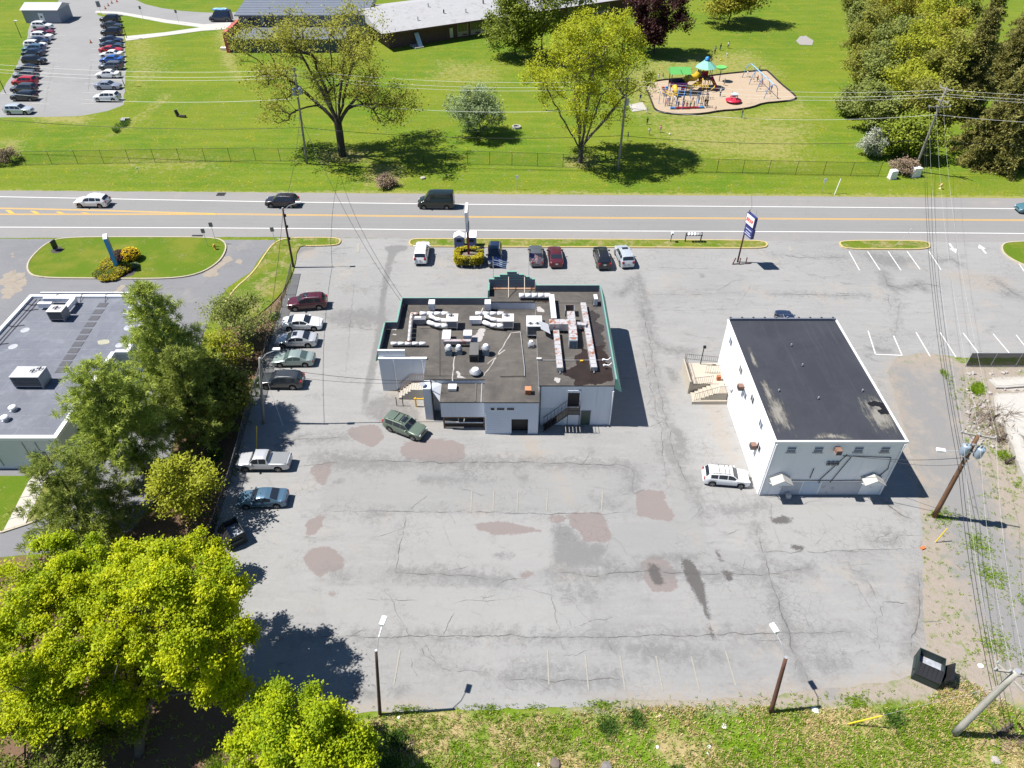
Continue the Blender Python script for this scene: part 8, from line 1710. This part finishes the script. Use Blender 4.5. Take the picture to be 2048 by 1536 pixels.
fence('screen_fence', 'sagging dark mesh fence on the west side of the lot', [(583, 548), (572, 590), (556, 640), (536, 705), (512, 790), (488, 870), (462, 960), (440, 1030), (420, 1095)], 1.5, 2.4, .04, WSCREEN, M('grey_fence_post', (.16, .16, .165), .6, .3), jit=.12, leanv=(.15, 0))
fence('privacy_fence', 'black screened fence at the right edge behind the stall lines', [(1930, 733), (1980, 733), (2030, 733), (2120, 734)], 1.75, 2.2, .04, SCREEN, GALV)

# --- concrete remains and rubble on the right
PALEC = M('bleached_concrete', (.37, .35, .315), .9, var=.12, scale=1.5, bump=.4, dirt=(.28, .26, .23), dth=.56)
for k, (px, h, l) in enumerate((([(1985, 795), (2080, 785), (2080, 882), (2048, 878), (1990, 850)], .35, 'broad bleached concrete slab at the right edge'), ([(2006, 862), (2022, 858), (2062, 930), (2050, 945), (2030, 930)], .6, 'tilted concrete wall piece below the broad slab'), ([(2028, 922), (2040, 916), (2075, 990), (2060, 1000)], .55, 'long concrete kerb beam at the right edge'), ([(1975, 762), (2080, 754), (2080, 772), (1990, 778)], .2, 'thin concrete strip behind the broad slab'))):
    p = resample(GP(px), .8, True, .12, rnd); t = thing('concrete_slab', l, 'concrete slab', (*p[0], 0)); MB().prism(p, 0, h).build('slab', PALEC, t); MB().prism(offset(p, .25), h, h + .03).build('worn_top', M('worn_top', (.40, .38, .345), .9, var=.15, scale=2), t)
rk = random.Random(77)
def rock(c, s, m, name, label, cat, group=None, flat=.6):
    mb = MB(); vs = []; n = 7
    for j, (rr, zz) in enumerate(((.7, 0), (1, .35), (.75, .8), (.2, 1))):
        for i in range(n): a = 2 * PI * i / n; q = rr * rk.uniform(.75, 1.2) * s; vs.append((c[0] + q * math.cos(a), c[1] + q * math.sin(a), c[2] + zz * s * flat))
    mb.add(vs, [(r_ * n + i, r_ * n + (i + 1) % n, (r_ + 1) * n + (i + 1) % n, (r_ + 1) * n + i) for r_ in range(3) for i in range(n)] + [tuple(range(3 * n, 4 * n))]); o = mb.build(name, m); tag(o, label, cat, group); return o
RUB = M('rubble', (.34, .31, .285), .9, var=.25, scale=3); rbm = MB()
for i in range(260):
    x, y = rk.uniform(1930, 2060), rk.uniform(742, 900)
    if y > 800 and x > 2000: x -= 70
    c = G(x, y); s = rk.choice((.05, .07, .1, .14, .22)) * rk.uniform(.8, 1.4); rbm.cbox(c + Vector((0, 0, s * .3)), (s * 1.6, s * 1.2, s * .8), rk.uniform(0, 3), rk.uniform(-.4, .4), rk.uniform(-.4, .4), rk.uniform(.5, .9))
tag(rbm.build('rubble', RUB), 'broken stones and concrete crumbs below the black screened fence', None, None, 'stuff')
rock(G(846, 357), .45, M('boulder', (.36, .33, .29), .9), 'boulder', 'pale boulder on the verge right of the dead bush', 'boulder'); rock(G(1110, 1528), .38, M('boulder2', (.15, .12, .10), .95, var=.4, scale=6, bump=.8), 'boulder', 'brown boulder at the bottom edge, left of the pair', 'boulder'); rock(G(1212, 1536), .42, M('boulder3', (.19, .175, .165), .95, var=.4, scale=6, bump=.8), 'boulder', 'grey boulder at the bottom edge, right of the pair', 'boulder'); rock(G(1990, 1520), .3, RUB, 'boulder', 'small grey boulder at the bottom right corner', 'boulder')
def brush(px, py, r, n, label, seed):
    rr = random.Random(seed); c = G(px, py); mb = MB()
    for _ in range(n):
        a = Vector((rr.gauss(0, r * .4), rr.gauss(0, r * .4), rr.uniform(.02, .4))); d = Vector((rr.uniform(-1, 1), rr.uniform(-1, 1), rr.uniform(-.1, .5))) * r * .7; mb.tube([c + a, c + a + d * .5 + Vector((0, 0, .05)), c + a + d], rr.uniform(.012, .035), 4, .008)
    t = thing('brush_pile', label, 'brush', c); mb.build('branches', M('dead_wood', (.17, .125, .09), .9, var=.3, scale=4), t); q = MB().tube([c + Vector((-.5, -.2, .2)), c + Vector((.6, .3, .5))], .12, 7, .08).build('log', BARKD, t)
brush(1985, 840, 2.2, 150, 'heap of dead brush beside the broad slab', 1); brush(2002, 880, 1.5, 90, 'smaller heap of dead brush below the slab', 2); brush(2018, 925, 1.0, 40, 'twisted branches by the concrete beam', 3); brush(2005, 1465, 1.6, 60, 'bare twiggy brush at the foot of the near corner pole', 4)
# drain in the bank, litter
grate(812, 1488, 1.0, 1.1, 'rusty drain grate in the weedy bank', n=6, frame=M('rust_frame', (.2, .11, .07), .8))
LIT = M('white_litter', (.70, .70, .68), .8, var=.05)
for i, (x, y, s, l) in enumerate(((1448, 1452, .17, 'white crumpled litter in the weeds right of the lamp pole shadow'), (1630, 1420, .24, 'white plastic bag beside the right lamp pole shadow'), (1418, 1494, .15, 'cream litter piece at the bottom, right'), (1315, 1494, .12, 'small white litter piece at the bottom, left'), (1416, 1507, .12, 'tiny white litter piece under the cream one'), (1077, 1530, .12, 'white litter scrap at the bottom edge'), (1962, 1332, .22, 'white litter by the dirt right of the black dumpster'), (798, 1435, .1, 'white cup by the left near lamp pole'), (1402, 489, .15, 'white litter under the mailboxes'), (1320, 1432, .12, 'white scrap at the lot edge')) ): rock(G(x, y, .02), s, LIT, 'litter', l, 'litter', flat=.45)
c = G(1845, 1097); t = thing('orange_scrap', 'bright orange scrap at the right lot edge', 'litter', c); MB().cbox(c + Vector((0, 0, .08)), (.35, .22, .14), .4).build('lump', M('orange_plastic', (.6, .16, .05), .5), t); MB().cbox(c + Vector((.2, .1, .04)), (.2, .12, .05), 1).build('flap', MATS['orange_plastic'], t)
# cones and lamps of the far car park
def cone(px, py, label): 
    c = G(px, py); t = thing('traffic_cone', label, 'traffic cone', c); MB().lathe(c, [(.22, .03), (.05, .75)], 10).build('cone', M('cone_orange', (.6, .12, .03), .5), t); MB().cbox(c + Vector((0, 0, .02)), (.5, .5, .04)).build('base', BLACKM, t); MB().lathe(c, [(.15, .32), (.11, .5)], 10).build('band', TRIMW, t)
for i, (x, y) in enumerate(((211, 18), (217, 12), (224, 7), (234, 4))): cone(x, y, ('first', 'second', 'third', 'fourth')[i] + ' cone from the near end across the school drive')
cone(131, 27, 'orange cone beside the storage shed'); cone(182, 86, 'orange cone standing in the far car park aisle')
for i, (b, tp, l) in enumerate((((43, 76), (30, 42), 'slim black lamp post left of the far left row'), ((12, 188), (0, 143), 'slim black lamp post at the left picture edge'), ((254, 77), (240, 32), 'slim black lamp post at the head of the far right row'), ((249, 172), (240, 127), 'slim black lamp post beside the far right row'))):
    c = G(*b); h = min(7.5, zat(c, tp[1])); t, _, p_ = pole(l, c, c + Vector((0, 0, h)), .07, .05, BLACKM, 'lamp_post', 'lamp post', 'lamp posts of the school car park'); MB().cbox(p_ + Vector((.3, 0, .05)), (.7, .35, .14)).build('lamp_head', LAMPW if i in (0, 1) else BLACKM, t)
c = G(357, 233); t = thing('charred_stump', 'black stump with a fallen piece on the far lawn', 'stump', c); MB().tube([c, c + Vector((-.3, .1, 1.1))], .35, 8, .28).build('stump', BARKD, t); MB().tube([c + Vector((.3, -.3, .2)), c + Vector((1.5, -.5, .25))], .22, 7).build('fallen_log', BARKD, t)
c = G(248, 243); t = thing('culvert_end', 'dark culvert mouth with stones in the lawn ditch', 'culvert', c); MB().lathe((c.x, c.y, .1), [(.45, -.4), (.45, .4), (.36, .4), (.36, -.35)], 12, 'X').build('pipe', UNITG, t); MB().cbox((c.x + .2, c.y + .5, .2), (1.4, .3, .5)).build('headwall', CONC, t)
tufts('ditch_reeds', 'dark rushes in the lawn ditch', [(222, 258), (250, 240), (262, 246), (232, 268)], 220, .5, DKW, 21, clump=.5)

# ================================================================ PLAYGROUND
PG = M('play_green', (.10, .36, .09), .45); PT = M('play_teal', (.20, .48, .38), .45); PY = M('play_yellow', (.58, .38, .02), .45); PRD = M('play_red', (.48, .02, .05), .4); PBU = M('play_blue', (.05, .25, .60), .45); PNV = M('play_navy', (.02, .03, .09), .5); PBR = M('play_deck', (.20, .10, .06), .7); PPU = M('play_purple', (.22, .06, .30), .5)
pc = G(1375, 185); pg = thing('play_structure', 'large climbing structure with green roofs, yellow tubes and red slides', 'play structure', pc)
def pp2(x, y): return G(x, y)
def deck(cx, cy, w2, d2, z, m=PBR): MB().box(cx - w2 / 2, cx + w2 / 2, cy - d2 / 2, cy + d2 / 2, z, z + .12).build('deck', m, pg)
def posts(cx, cy, w2, d2, h, m=PNV):
    for sx in (-1, 1):
        for sy in (-1, 1): MB().tube([(cx + sx * w2 / 2, cy + sy * d2 / 2, 0), (cx + sx * w2 / 2, cy + sy * d2 / 2, h)], .06, 6).build('post', m, pg)
a = G(1353, 186); deck(a.x, a.y, 3.0, 2.2, 1.4); posts(a.x, a.y, 3.0, 2.2, 3.9)
MB().add([(a.x - 1.9, a.y - 1.5, 3.8), (a.x + 1.9, a.y - 1.5, 3.8), (a.x + 1.9, a.y, 4.7), (a.x - 1.9, a.y, 4.7), (a.x + 1.9, a.y + 1.5, 3.8), (a.x - 1.9, a.y + 1.5, 3.8)], [(0, 1, 2, 3), (3, 2, 4, 5), (0, 3, 5), (1, 4, 2)]).build('gable_roof', PG, pg); MB().box(a.x - .03, a.x + .03, a.y - 1.5, a.y, 4.3, 4.36).build('roof_seam', PNV, pg)
for s in (-1, 1): MB().box(a.x - 1.5, a.x + 1.5, a.y + s * 1.1 - .03, a.y + s * 1.1 + .03, 1.5, 2.2).build('barrier', PNV if s > 0 else PPU, pg)
b = G(1405, 176); deck(b.x, b.y, 2.4, 2.4, 1.8)
for i in range(6): an = i * PI / 3; MB().tube([(b.x + 1.3 * math.cos(an), b.y + 1.3 * math.sin(an), 0), (b.x + 1.3 * math.cos(an), b.y + 1.3 * math.sin(an), 3.9)], .06, 6).build('post', PNV, pg)
MB().lathe((b.x, b.y, 3.85), [(2.0, 0), (.5, 1.15), (.3, 1.2)], 8).build('octagon_roof', PT, pg); MB().lathe((b.x, b.y, 5.0), [(.3, 0), (.55, .1), (.35, .25), (.4, .5), (.1, .7)], 10).build('roof_finial', PBU, pg, True)
MB().box(b.x - .9, b.x + .9, b.y + 1.0, b.y + 1.06, 1.9, 2.8).build('barrier', PRD, pg)
def slide(p0, p1, w2, m, z0, n=8):
    p0, p1 = Vector(p0), Vector(p1); vs = []; d = p1 - p0; nn = Vector((-d.y, d.x, 0)).normalized() * w2 / 2
    for i in range(n + 1):
        f = i / n; q = p0 + d * f; z = z0 * (1 - f) ** 1.25 + .25
        vs += [q + nn + Vector((0, 0, z + .28)), q + nn * .9 + Vector((0, 0, z)), q - nn * .9 + Vector((0, 0, z)), q - nn + Vector((0, 0, z + .28))]
    MB().add(vs, [(4 * i + j, 4 * i + j + 1, 4 * i + 4 + j + 1, 4 * i + 4 + j) for i in range(n) for j in range(3)]).build('slide', m, pg, True)
slide(b + Vector((1.2, -.3, 0)), G(1434, 182), .75, PRD, 1.9); slide(a + Vector((.8, -1.2, 0)), G(1364, 187 + .5), .7, PRD, 1.2)
def tubeway(pts, r, m, n=10): MB().tube(pts, r, n).build('tunnel', m, pg, True)
tubeway([a + Vector((1.4, 1.0, 2.0)), a + Vector((2.3, 1.4, 2.3)), a + Vector((3.2, 1.2, 2.4)), b + Vector((-1.0, .6, 2.5))], .62, PY); tubeway([a + Vector((1.2, -.4, 1.4)), a + Vector((2.4, -.8, 1.3)), b + Vector((-.8, -.8, 1.4))], .4, PY)
tubeway([a + Vector((-.9, -1.3, 1.8)), a + Vector((-.6, -1.9, 1.1)), a + Vector((-.2, -2.3, .5))], .45, PY)
for x in (-.6, .2): tubeway([b + Vector((x, -1.3, 2.2)), b + Vector((x + .2, -1.8, 1.6)), b + Vector((x, -2.2, .5))], .1, PY, 6)
tubeway([b + Vector((1.0, -1.0, 1.8)), b + Vector((1.9, -1.6, 1.4)), b + Vector((1.6, -2.3, .9)), b + Vector((1.0, -2.5, .5))], .1, PY, 6)
MB().lathe(a + Vector((-2.3, -1.2, 1.2)), [(.02, -.2), (.4, -.1), (.4, .1), (.02, .2)], 12, 'Y').build('spinner_panel', PBU, pg); MB().cbox(a + Vector((-2.5, -1.7, .8)), (.5, .1, .9)).build('play_panel', PPU, pg); MB().cbox(a + Vector((-2.9, -1.2, 1.3)), (.5, .4, .4)).build('play_panel', PRD, pg)
# overhead ladders and frames in front
def frame(x0, y0, x1, y1, label, h=2.3, top=PY, rungs=7, posts_n=3):
    p0, p1 = G(x0, y0), G(x1, y1); t = thing('overhead_ladder', label, 'climbing frame', p0); d = p1 - p0; nn = Vector((-d.y, d.x, 0)).normalized() * .55
    for i in range(posts_n):
        for s in (-1, 1): q = p0 + d * i / (posts_n - 1) + nn * s; MB().tube([q, q + Vector((0, 0, h))], .05, 6).build('post', PBU if i == 0 else PNV, t)
    for s in (-1, 1): MB().tube([p0 + nn * s + Vector((0, 0, h)), p1 + nn * s + Vector((0, 0, h))], .05, 6).build('rail', top, t)
    for i in range(rungs): q = p0 + d * (i + .5) / rungs + Vector((0, 0, h)); MB().tube([q - nn, q + nn], .035, 5).build('rung', top, t)
frame(1322, 207, 1347, 218, 'yellow-topped overhead ladder left in the playground front'); frame(1380, 196, 1414, 197, 'yellow overhead ladder below the octagon roof', 2.2); frame(1393, 214, 1412, 214, 'low climbing frame at the front right of the structure', 2.4, PNV, 3); frame(1357, 219, 1362, 200, 'blue post frame in the middle front of the playground', 2.2, PBU, 4)
c0, c1_ = G(1340, 219), G(1408, 217); t = thing('balance_beam', 'red and blue low balance beam at the front of the playground', 'balance beam', c0)
for i in range(6): q = c0.lerp(c1_, (i + .5) / 6); MB().cbox(q + Vector((0, 0, .28)), (1.0, .35, .2), .1 * (i % 2)).build('stepping_pod', PRD if i not in (0, 5) else PBU, t); MB().cyl((q.x, q.y, 0), .08, .25, 6).build('leg', PNV, t)
# green bowl spinner, red spinner, swings
c = G(1438, 163); t = thing('bowl_spinner', 'green bowl on a tall post at the back of the playground', 'spinner', c); MB().tube([c, c + Vector((0, 0, 2.2))], .07, 7).build('post', PNV, t); MB().lathe(c + Vector((0, 0, 2.1)), [(.1, 0), (.8, .3), (1.05, .65), (.9, .7), (.5, .45), (.05, .4)], 16).build('bowl', M('play_lime', (.13, .5, .12), .4), t, True)
c = G(1466, 205); t = thing('red_spinner', 'red merry-go-round with pale blue seat backs', 'merry-go-round', c); MB().lathe(c, [(.2, 0), (1.4, .35), (1.45, .5), (1.0, .55), (.5, .9), (.3, 1.0)], 16).build('platform', PRD, t, True); 
for i in range(5): an = i * 1.256; MB().tube([c + Vector((.9 * math.cos(an), .9 * math.sin(an), .5)), c + Vector((.4 * math.cos(an), .4 * math.sin(an), 1.4))], .08, 5).build('handrail', PRD, t)
MB().lathe(c + Vector((.1, .2, 1.2)), [(.6, 0), (.65, .3), (.5, .35)], 12).build('seat_back', M('pale_blue_play', (.42, .62, .72), .5), t)
w0, w1 = G(1497, 155), G(1541, 198); t = thing('swing_set', 'long blue-topped swing set on the right of the playground', 'swing set', w0); d = (w1 - w0); nn = Vector((-d.y, d.x, 0)).normalized(); N = 4
for i in range(N):
    q = w0 + d * i / (N - 1); pts = [q + nn * 1.3, q + nn * .9 + Vector((0, 0, 1.8)), q + nn * .4 + Vector((0, 0, 2.45)), q + Vector((0, 0, 2.6)), q - nn * .4 + Vector((0, 0, 2.45)), q - nn * .9 + Vector((0, 0, 1.8)), q - nn * 1.3]; MB().tube(pts, .06, 6).build('arch', PNV if False else PBU, t, True)
MB().tube([w0 + Vector((0, 0, 2.6)), w1 + Vector((0, 0, 2.6))], .07, 6).build('top_beam', M('pale_blue_beam', (.25, .5, .75), .4), t)
for i in range(6):
    q = w0 + d * ((i // 2) / 3 + (.11 if i % 2 == 0 else .22)); s = MB().cbox(q + nn * (.3 * (i % 3 - 1)) + Vector((0, 0, .55)), (.45, .2, .05), math.atan2(d.y, d.x)).build('seat', BLACKM, t)
    for e in (-.2, .2): MB().tube([q + d.normalized() * e + nn * (.3 * (i % 3 - 1)) + Vector((0, 0, .57)), q + d.normalized() * e + Vector((0, 0, 2.55))], .012, 4).build('chain', GALV, s)
c = G(1275, 215); t = thing('picnic_mat', 'pale concrete pad left of the playground', 'pad', c); MB().prism(GP([(1258, 210), (1285, 205), (1294, 220), (1265, 224)]), 0, .07).build('slab', PALEC, t); MB().prism(GP([(1262, 211), (1270, 210), (1274, 217), (1266, 218)]), .07, .1).build('inlay', CONC, t)

# ================================================================ PEOPLE (children and adults far away)
SKIN = M('skin', (.42, .26, .19), .6); HAIRM = M('hair_brown', (.045, .028, .018), .7); HAIRB = M('hair_fair', (.20, .13, .06), .7)
def person_mesh(nm, pose):
    J = {'hip': (0, 0, .82), 'chest': (0, 0, 1.18), 'neck': (0, 0, 1.38), 'head': (0, .01, 1.50), 'top': (0, .015, 1.62)}
    E = [('hip', 'chest'), ('chest', 'neck'), ('neck', 'head'), ('head', 'top')]; Rr = {'hip': .13, 'chest': .15, 'neck': .055, 'head': .10, 'top': .075}
    for s, k in ((-1, 'l'), (1, 'r')):
        ph = pose * s
        J.update({'hp' + k: (s * .09, 0, .78), 'kn' + k: (s * .10, ph * .16 + .03, .45), 'an' + k: (s * .10, ph * .26 - .04, .07), 'to' + k: (s * .11, ph * .26 + .10, .04), 'sh' + k: (s * .18, 0, 1.30), 'el' + k: (s * .26, -ph * .10, 1.05), 'wr' + k: (s * .27, -ph * .2 + .08, .84), 'ha' + k: (s * .27, -ph * .22 + .11, .74)})
        E += [('hip', 'hp' + k), ('hp' + k, 'kn' + k), ('kn' + k, 'an' + k), ('an' + k, 'to' + k), ('chest', 'sh' + k), ('sh' + k, 'el' + k), ('el' + k, 'wr' + k), ('wr' + k, 'ha' + k)]
        Rr.update({'hp' + k: .095, 'kn' + k: .065, 'an' + k: .045, 'to' + k: .04, 'sh' + k: .065, 'el' + k: .045, 'wr' + k: .032, 'ha' + k: .035})
    names = list(J); me = bpy.data.meshes.new('p'); me.from_pydata([J[n_] for n_ in names], [(names.index(a_), names.index(b_)) for a_, b_ in E], [])
    o = bpy.data.objects.new('p', me); COL.objects.link(o); md = o.modifiers.new('s', 'SKIN')
    for i, n_ in enumerate(names): me.skin_vertices[0].data[i].radius = (Rr[n_], Rr[n_]); me.skin_vertices[0].data[i].use_root = (n_ == 'hip')
    o.modifiers.new('u', 'SUBSURF').levels = 1
    dg = bpy.context.evaluated_depsgraph_get(); m2 = bpy.data.meshes.new_from_object(o.evaluated_get(dg)); bpy.data.objects.remove(o); m2.name = nm; m2.materials.clear()
    for i in range(4): m2.materials.append(SKIN)
    for p in m2.polygons:
        z = p.center.z; x = abs(p.center.x); p.material_index = 0 if z > 1.36 else (1 if z > .84 and x < .22 or z > 1.1 else (0 if x > .2 else (2 if z > .12 else 3))); p.use_smooth = True
    return m2
PMESH = [person_mesh('body', .15), person_mesh('body', .9), person_mesh('body', -.8)]
hb = MB().lathe((0, -.01, 1.46), [(.085, 0), (.115, .08), (.11, .16), (.06, .215), (.01, .225)], 10); HAIRMESH = None
CLO = {k: M('cloth_' + k, v, .85, var=.05) for k, v in dict(white=(.65, .65, .66), navy=(.02, .03, .10), red=(.45, .04, .05), grey=(.22, .23, .25), pink=(.5, .2, .26), blue=(.08, .18, .42), black=(.015, .015, .018), teal=(.06, .30, .30), purple=(.2, .08, .3), khaki=(.30, .24, .15), green=(.06, .2, .08)).items()}
def person(px, py, shirt, pants, label, h=1.3, rz=0., pose=0, hair=0):
    global HAIRMESH
    c = G(px, py, .05 if 1290 < px < 1590 and 142 < py < 232 else 0.); s = h / 1.68; t = thing('person', label, 'person', c, rz, group='people on the school playground'); t.scale = (s,) * 3
    o = bpy.data.objects.new('body', PMESH[pose]); COL.objects.link(o); o.parent = t
    for i, m in enumerate((SKIN, CLO[shirt], CLO[pants], BLACKM)): o.material_slots[i].link = 'OBJECT'; o.material_slots[i].material = m
    if HAIRMESH is None: hh = hb.build('hair', HAIRM, t, True, local=True); HAIRMESH = hh.data
    else: hh = bpy.data.objects.new('hair', HAIRMESH); COL.objects.link(hh); hh.parent = t
    hh.material_slots[0].link = 'OBJECT'; hh.material_slots[0].material = HAIRB if hair else HAIRM
ppl = [(1429, 108, 'grey', 'black', 'adult in grey standing left of three on the lawn behind the playground', 1.7), (1440, 101, 'black', 'navy', 'person in black in the middle of the three behind the playground', 1.5), (1456, 97, 'white', 'navy', 'person in white top and dark trousers, right of the three behind the playground', 1.5), (1453, 116, 'white', 'white', 'child all in white on the lawn behind the playground', 1.3),
       (1300, 167, 'black', 'navy', 'child in black at the left rim of the playground'), (1317, 160, 'white', 'white', 'child in white by the back rim, left of a pair'), (1325, 160, 'black', 'white', 'child in black top and white trousers by the back rim'), (1341, 174, 'navy', 'grey', 'child in navy under the gable roof'), (1294, 227, 'blue', 'white', 'child in blue near the pad left of the playground'), (1294, 249, 'black', 'black', 'dark-clad child on the grass below the pad'),
       (1298, 270, 'white', 'khaki', 'child in white walking on the grass near the bare pole'), (1320, 265, 'pink', 'khaki', 'child in pink on the grass below the playground'), (1440, 193, 'white', 'navy', 'adult in white standing at the slide end', 1.7), (1448, 171, 'grey', 'khaki', 'child in grey in front of the green bowl spinner'), (1430, 224, 'pink', 'white', 'small child in pink at the front rim of the playground', 1.1), (1483, 236, 'black', 'teal', 'person in dark clothes outside the front rim', 1.6),
       (1325, 192, 'purple', 'blue', 'child in purple beside the left climber'), (1333, 211, 'red', 'purple', 'child in red hanging by the left overhead ladder'), (1337, 207, 'blue', 'grey', 'child in blue under the left overhead ladder'), (1348, 204, 'white', 'navy', 'child in white between the ladders'), (1366, 217, 'pink', 'red', 'child in pink on the balance beam'), (1373, 217, 'red', 'navy', 'child in red on the balance beam'), (1380, 217, 'green', 'black', 'child in green on the balance beam'), (1387, 217, 'khaki', 'red', 'child in khaki on the balance beam'),
       (1397, 207, 'navy', 'blue', 'child in navy at the front right frame'), (1409, 211, 'black', 'navy', 'child in black right of the front frame'), (1413, 214, 'black', 'black', 'tall dark-clad person at the front right frame', 1.6), (1356, 216, 'navy', 'navy', 'child in navy at the left end of the beam'), (1494, 153, 'white', 'white', 'child in white on the first swing', 1.2), (1518, 143, 'navy', 'navy', 'child in navy behind the swings', 1.2), (1514, 163, 'red', 'navy', 'child in dark red near the second swing', 1.2), (1523, 172, 'pink', 'purple', 'child in pink by the third swing', 1.2),
       (1537, 184, 'purple', 'pink', 'child in purple at the near swings', 1.2), (1542, 182, 'blue', 'grey', 'child in blue at the near swings', 1.2), (1462, 198, 'white', 'blue', 'child riding behind the red merry-go-round'), (1385, 204, 'blue', 'red', 'child crouching between the overhead ladders', 1.0), (1255, 282, 'navy', 'khaki', 'person in navy beside the bare utility pole', 1.5), (1246, 252, 'white', 'white', 'child in white left of the bare utility pole', 1.2), (1280, 203, 'navy', 'grey', 'person in navy on the pad left of the playground', 1.5)]
rp = random.Random(9)
for i, e in enumerate(ppl): person(*e[:5], h=(e[5] if len(e) > 5 else 1.3), rz=rp.uniform(0, 6.28), pose=i % 3, hair=int(rp.random() < .3))
for x, y, m, l in ((1441, 121, M('ball_yellow', (.7, .55, .05), .5), 'yellow ball on the grass behind the playground'), (1339, 270, M('ball_white', (.7, .7, .7), .5), 'white ball on the grass below the playground')):
    c = G(x, y, .02); o = MB().lathe(c, [(.02, 0), (.12, .05), (.16, .16), (.12, .27), (.02, .32)], 10).build('ball', m, None, True); tag(o, l, 'ball')
c = G(1033, 256); t = thing('manhole_cover', 'pale concrete well ring on the lawn left of the vase-shaped tree', 'well ring', c); MB().lathe(c, [(.75, 0), (.75, .35), (.55, .35), (.55, .1)], 14).build('ring', PALEC, t); MB().cyl((c.x, c.y, .1), .5, .03, 12).build('lid', UNITG, t)
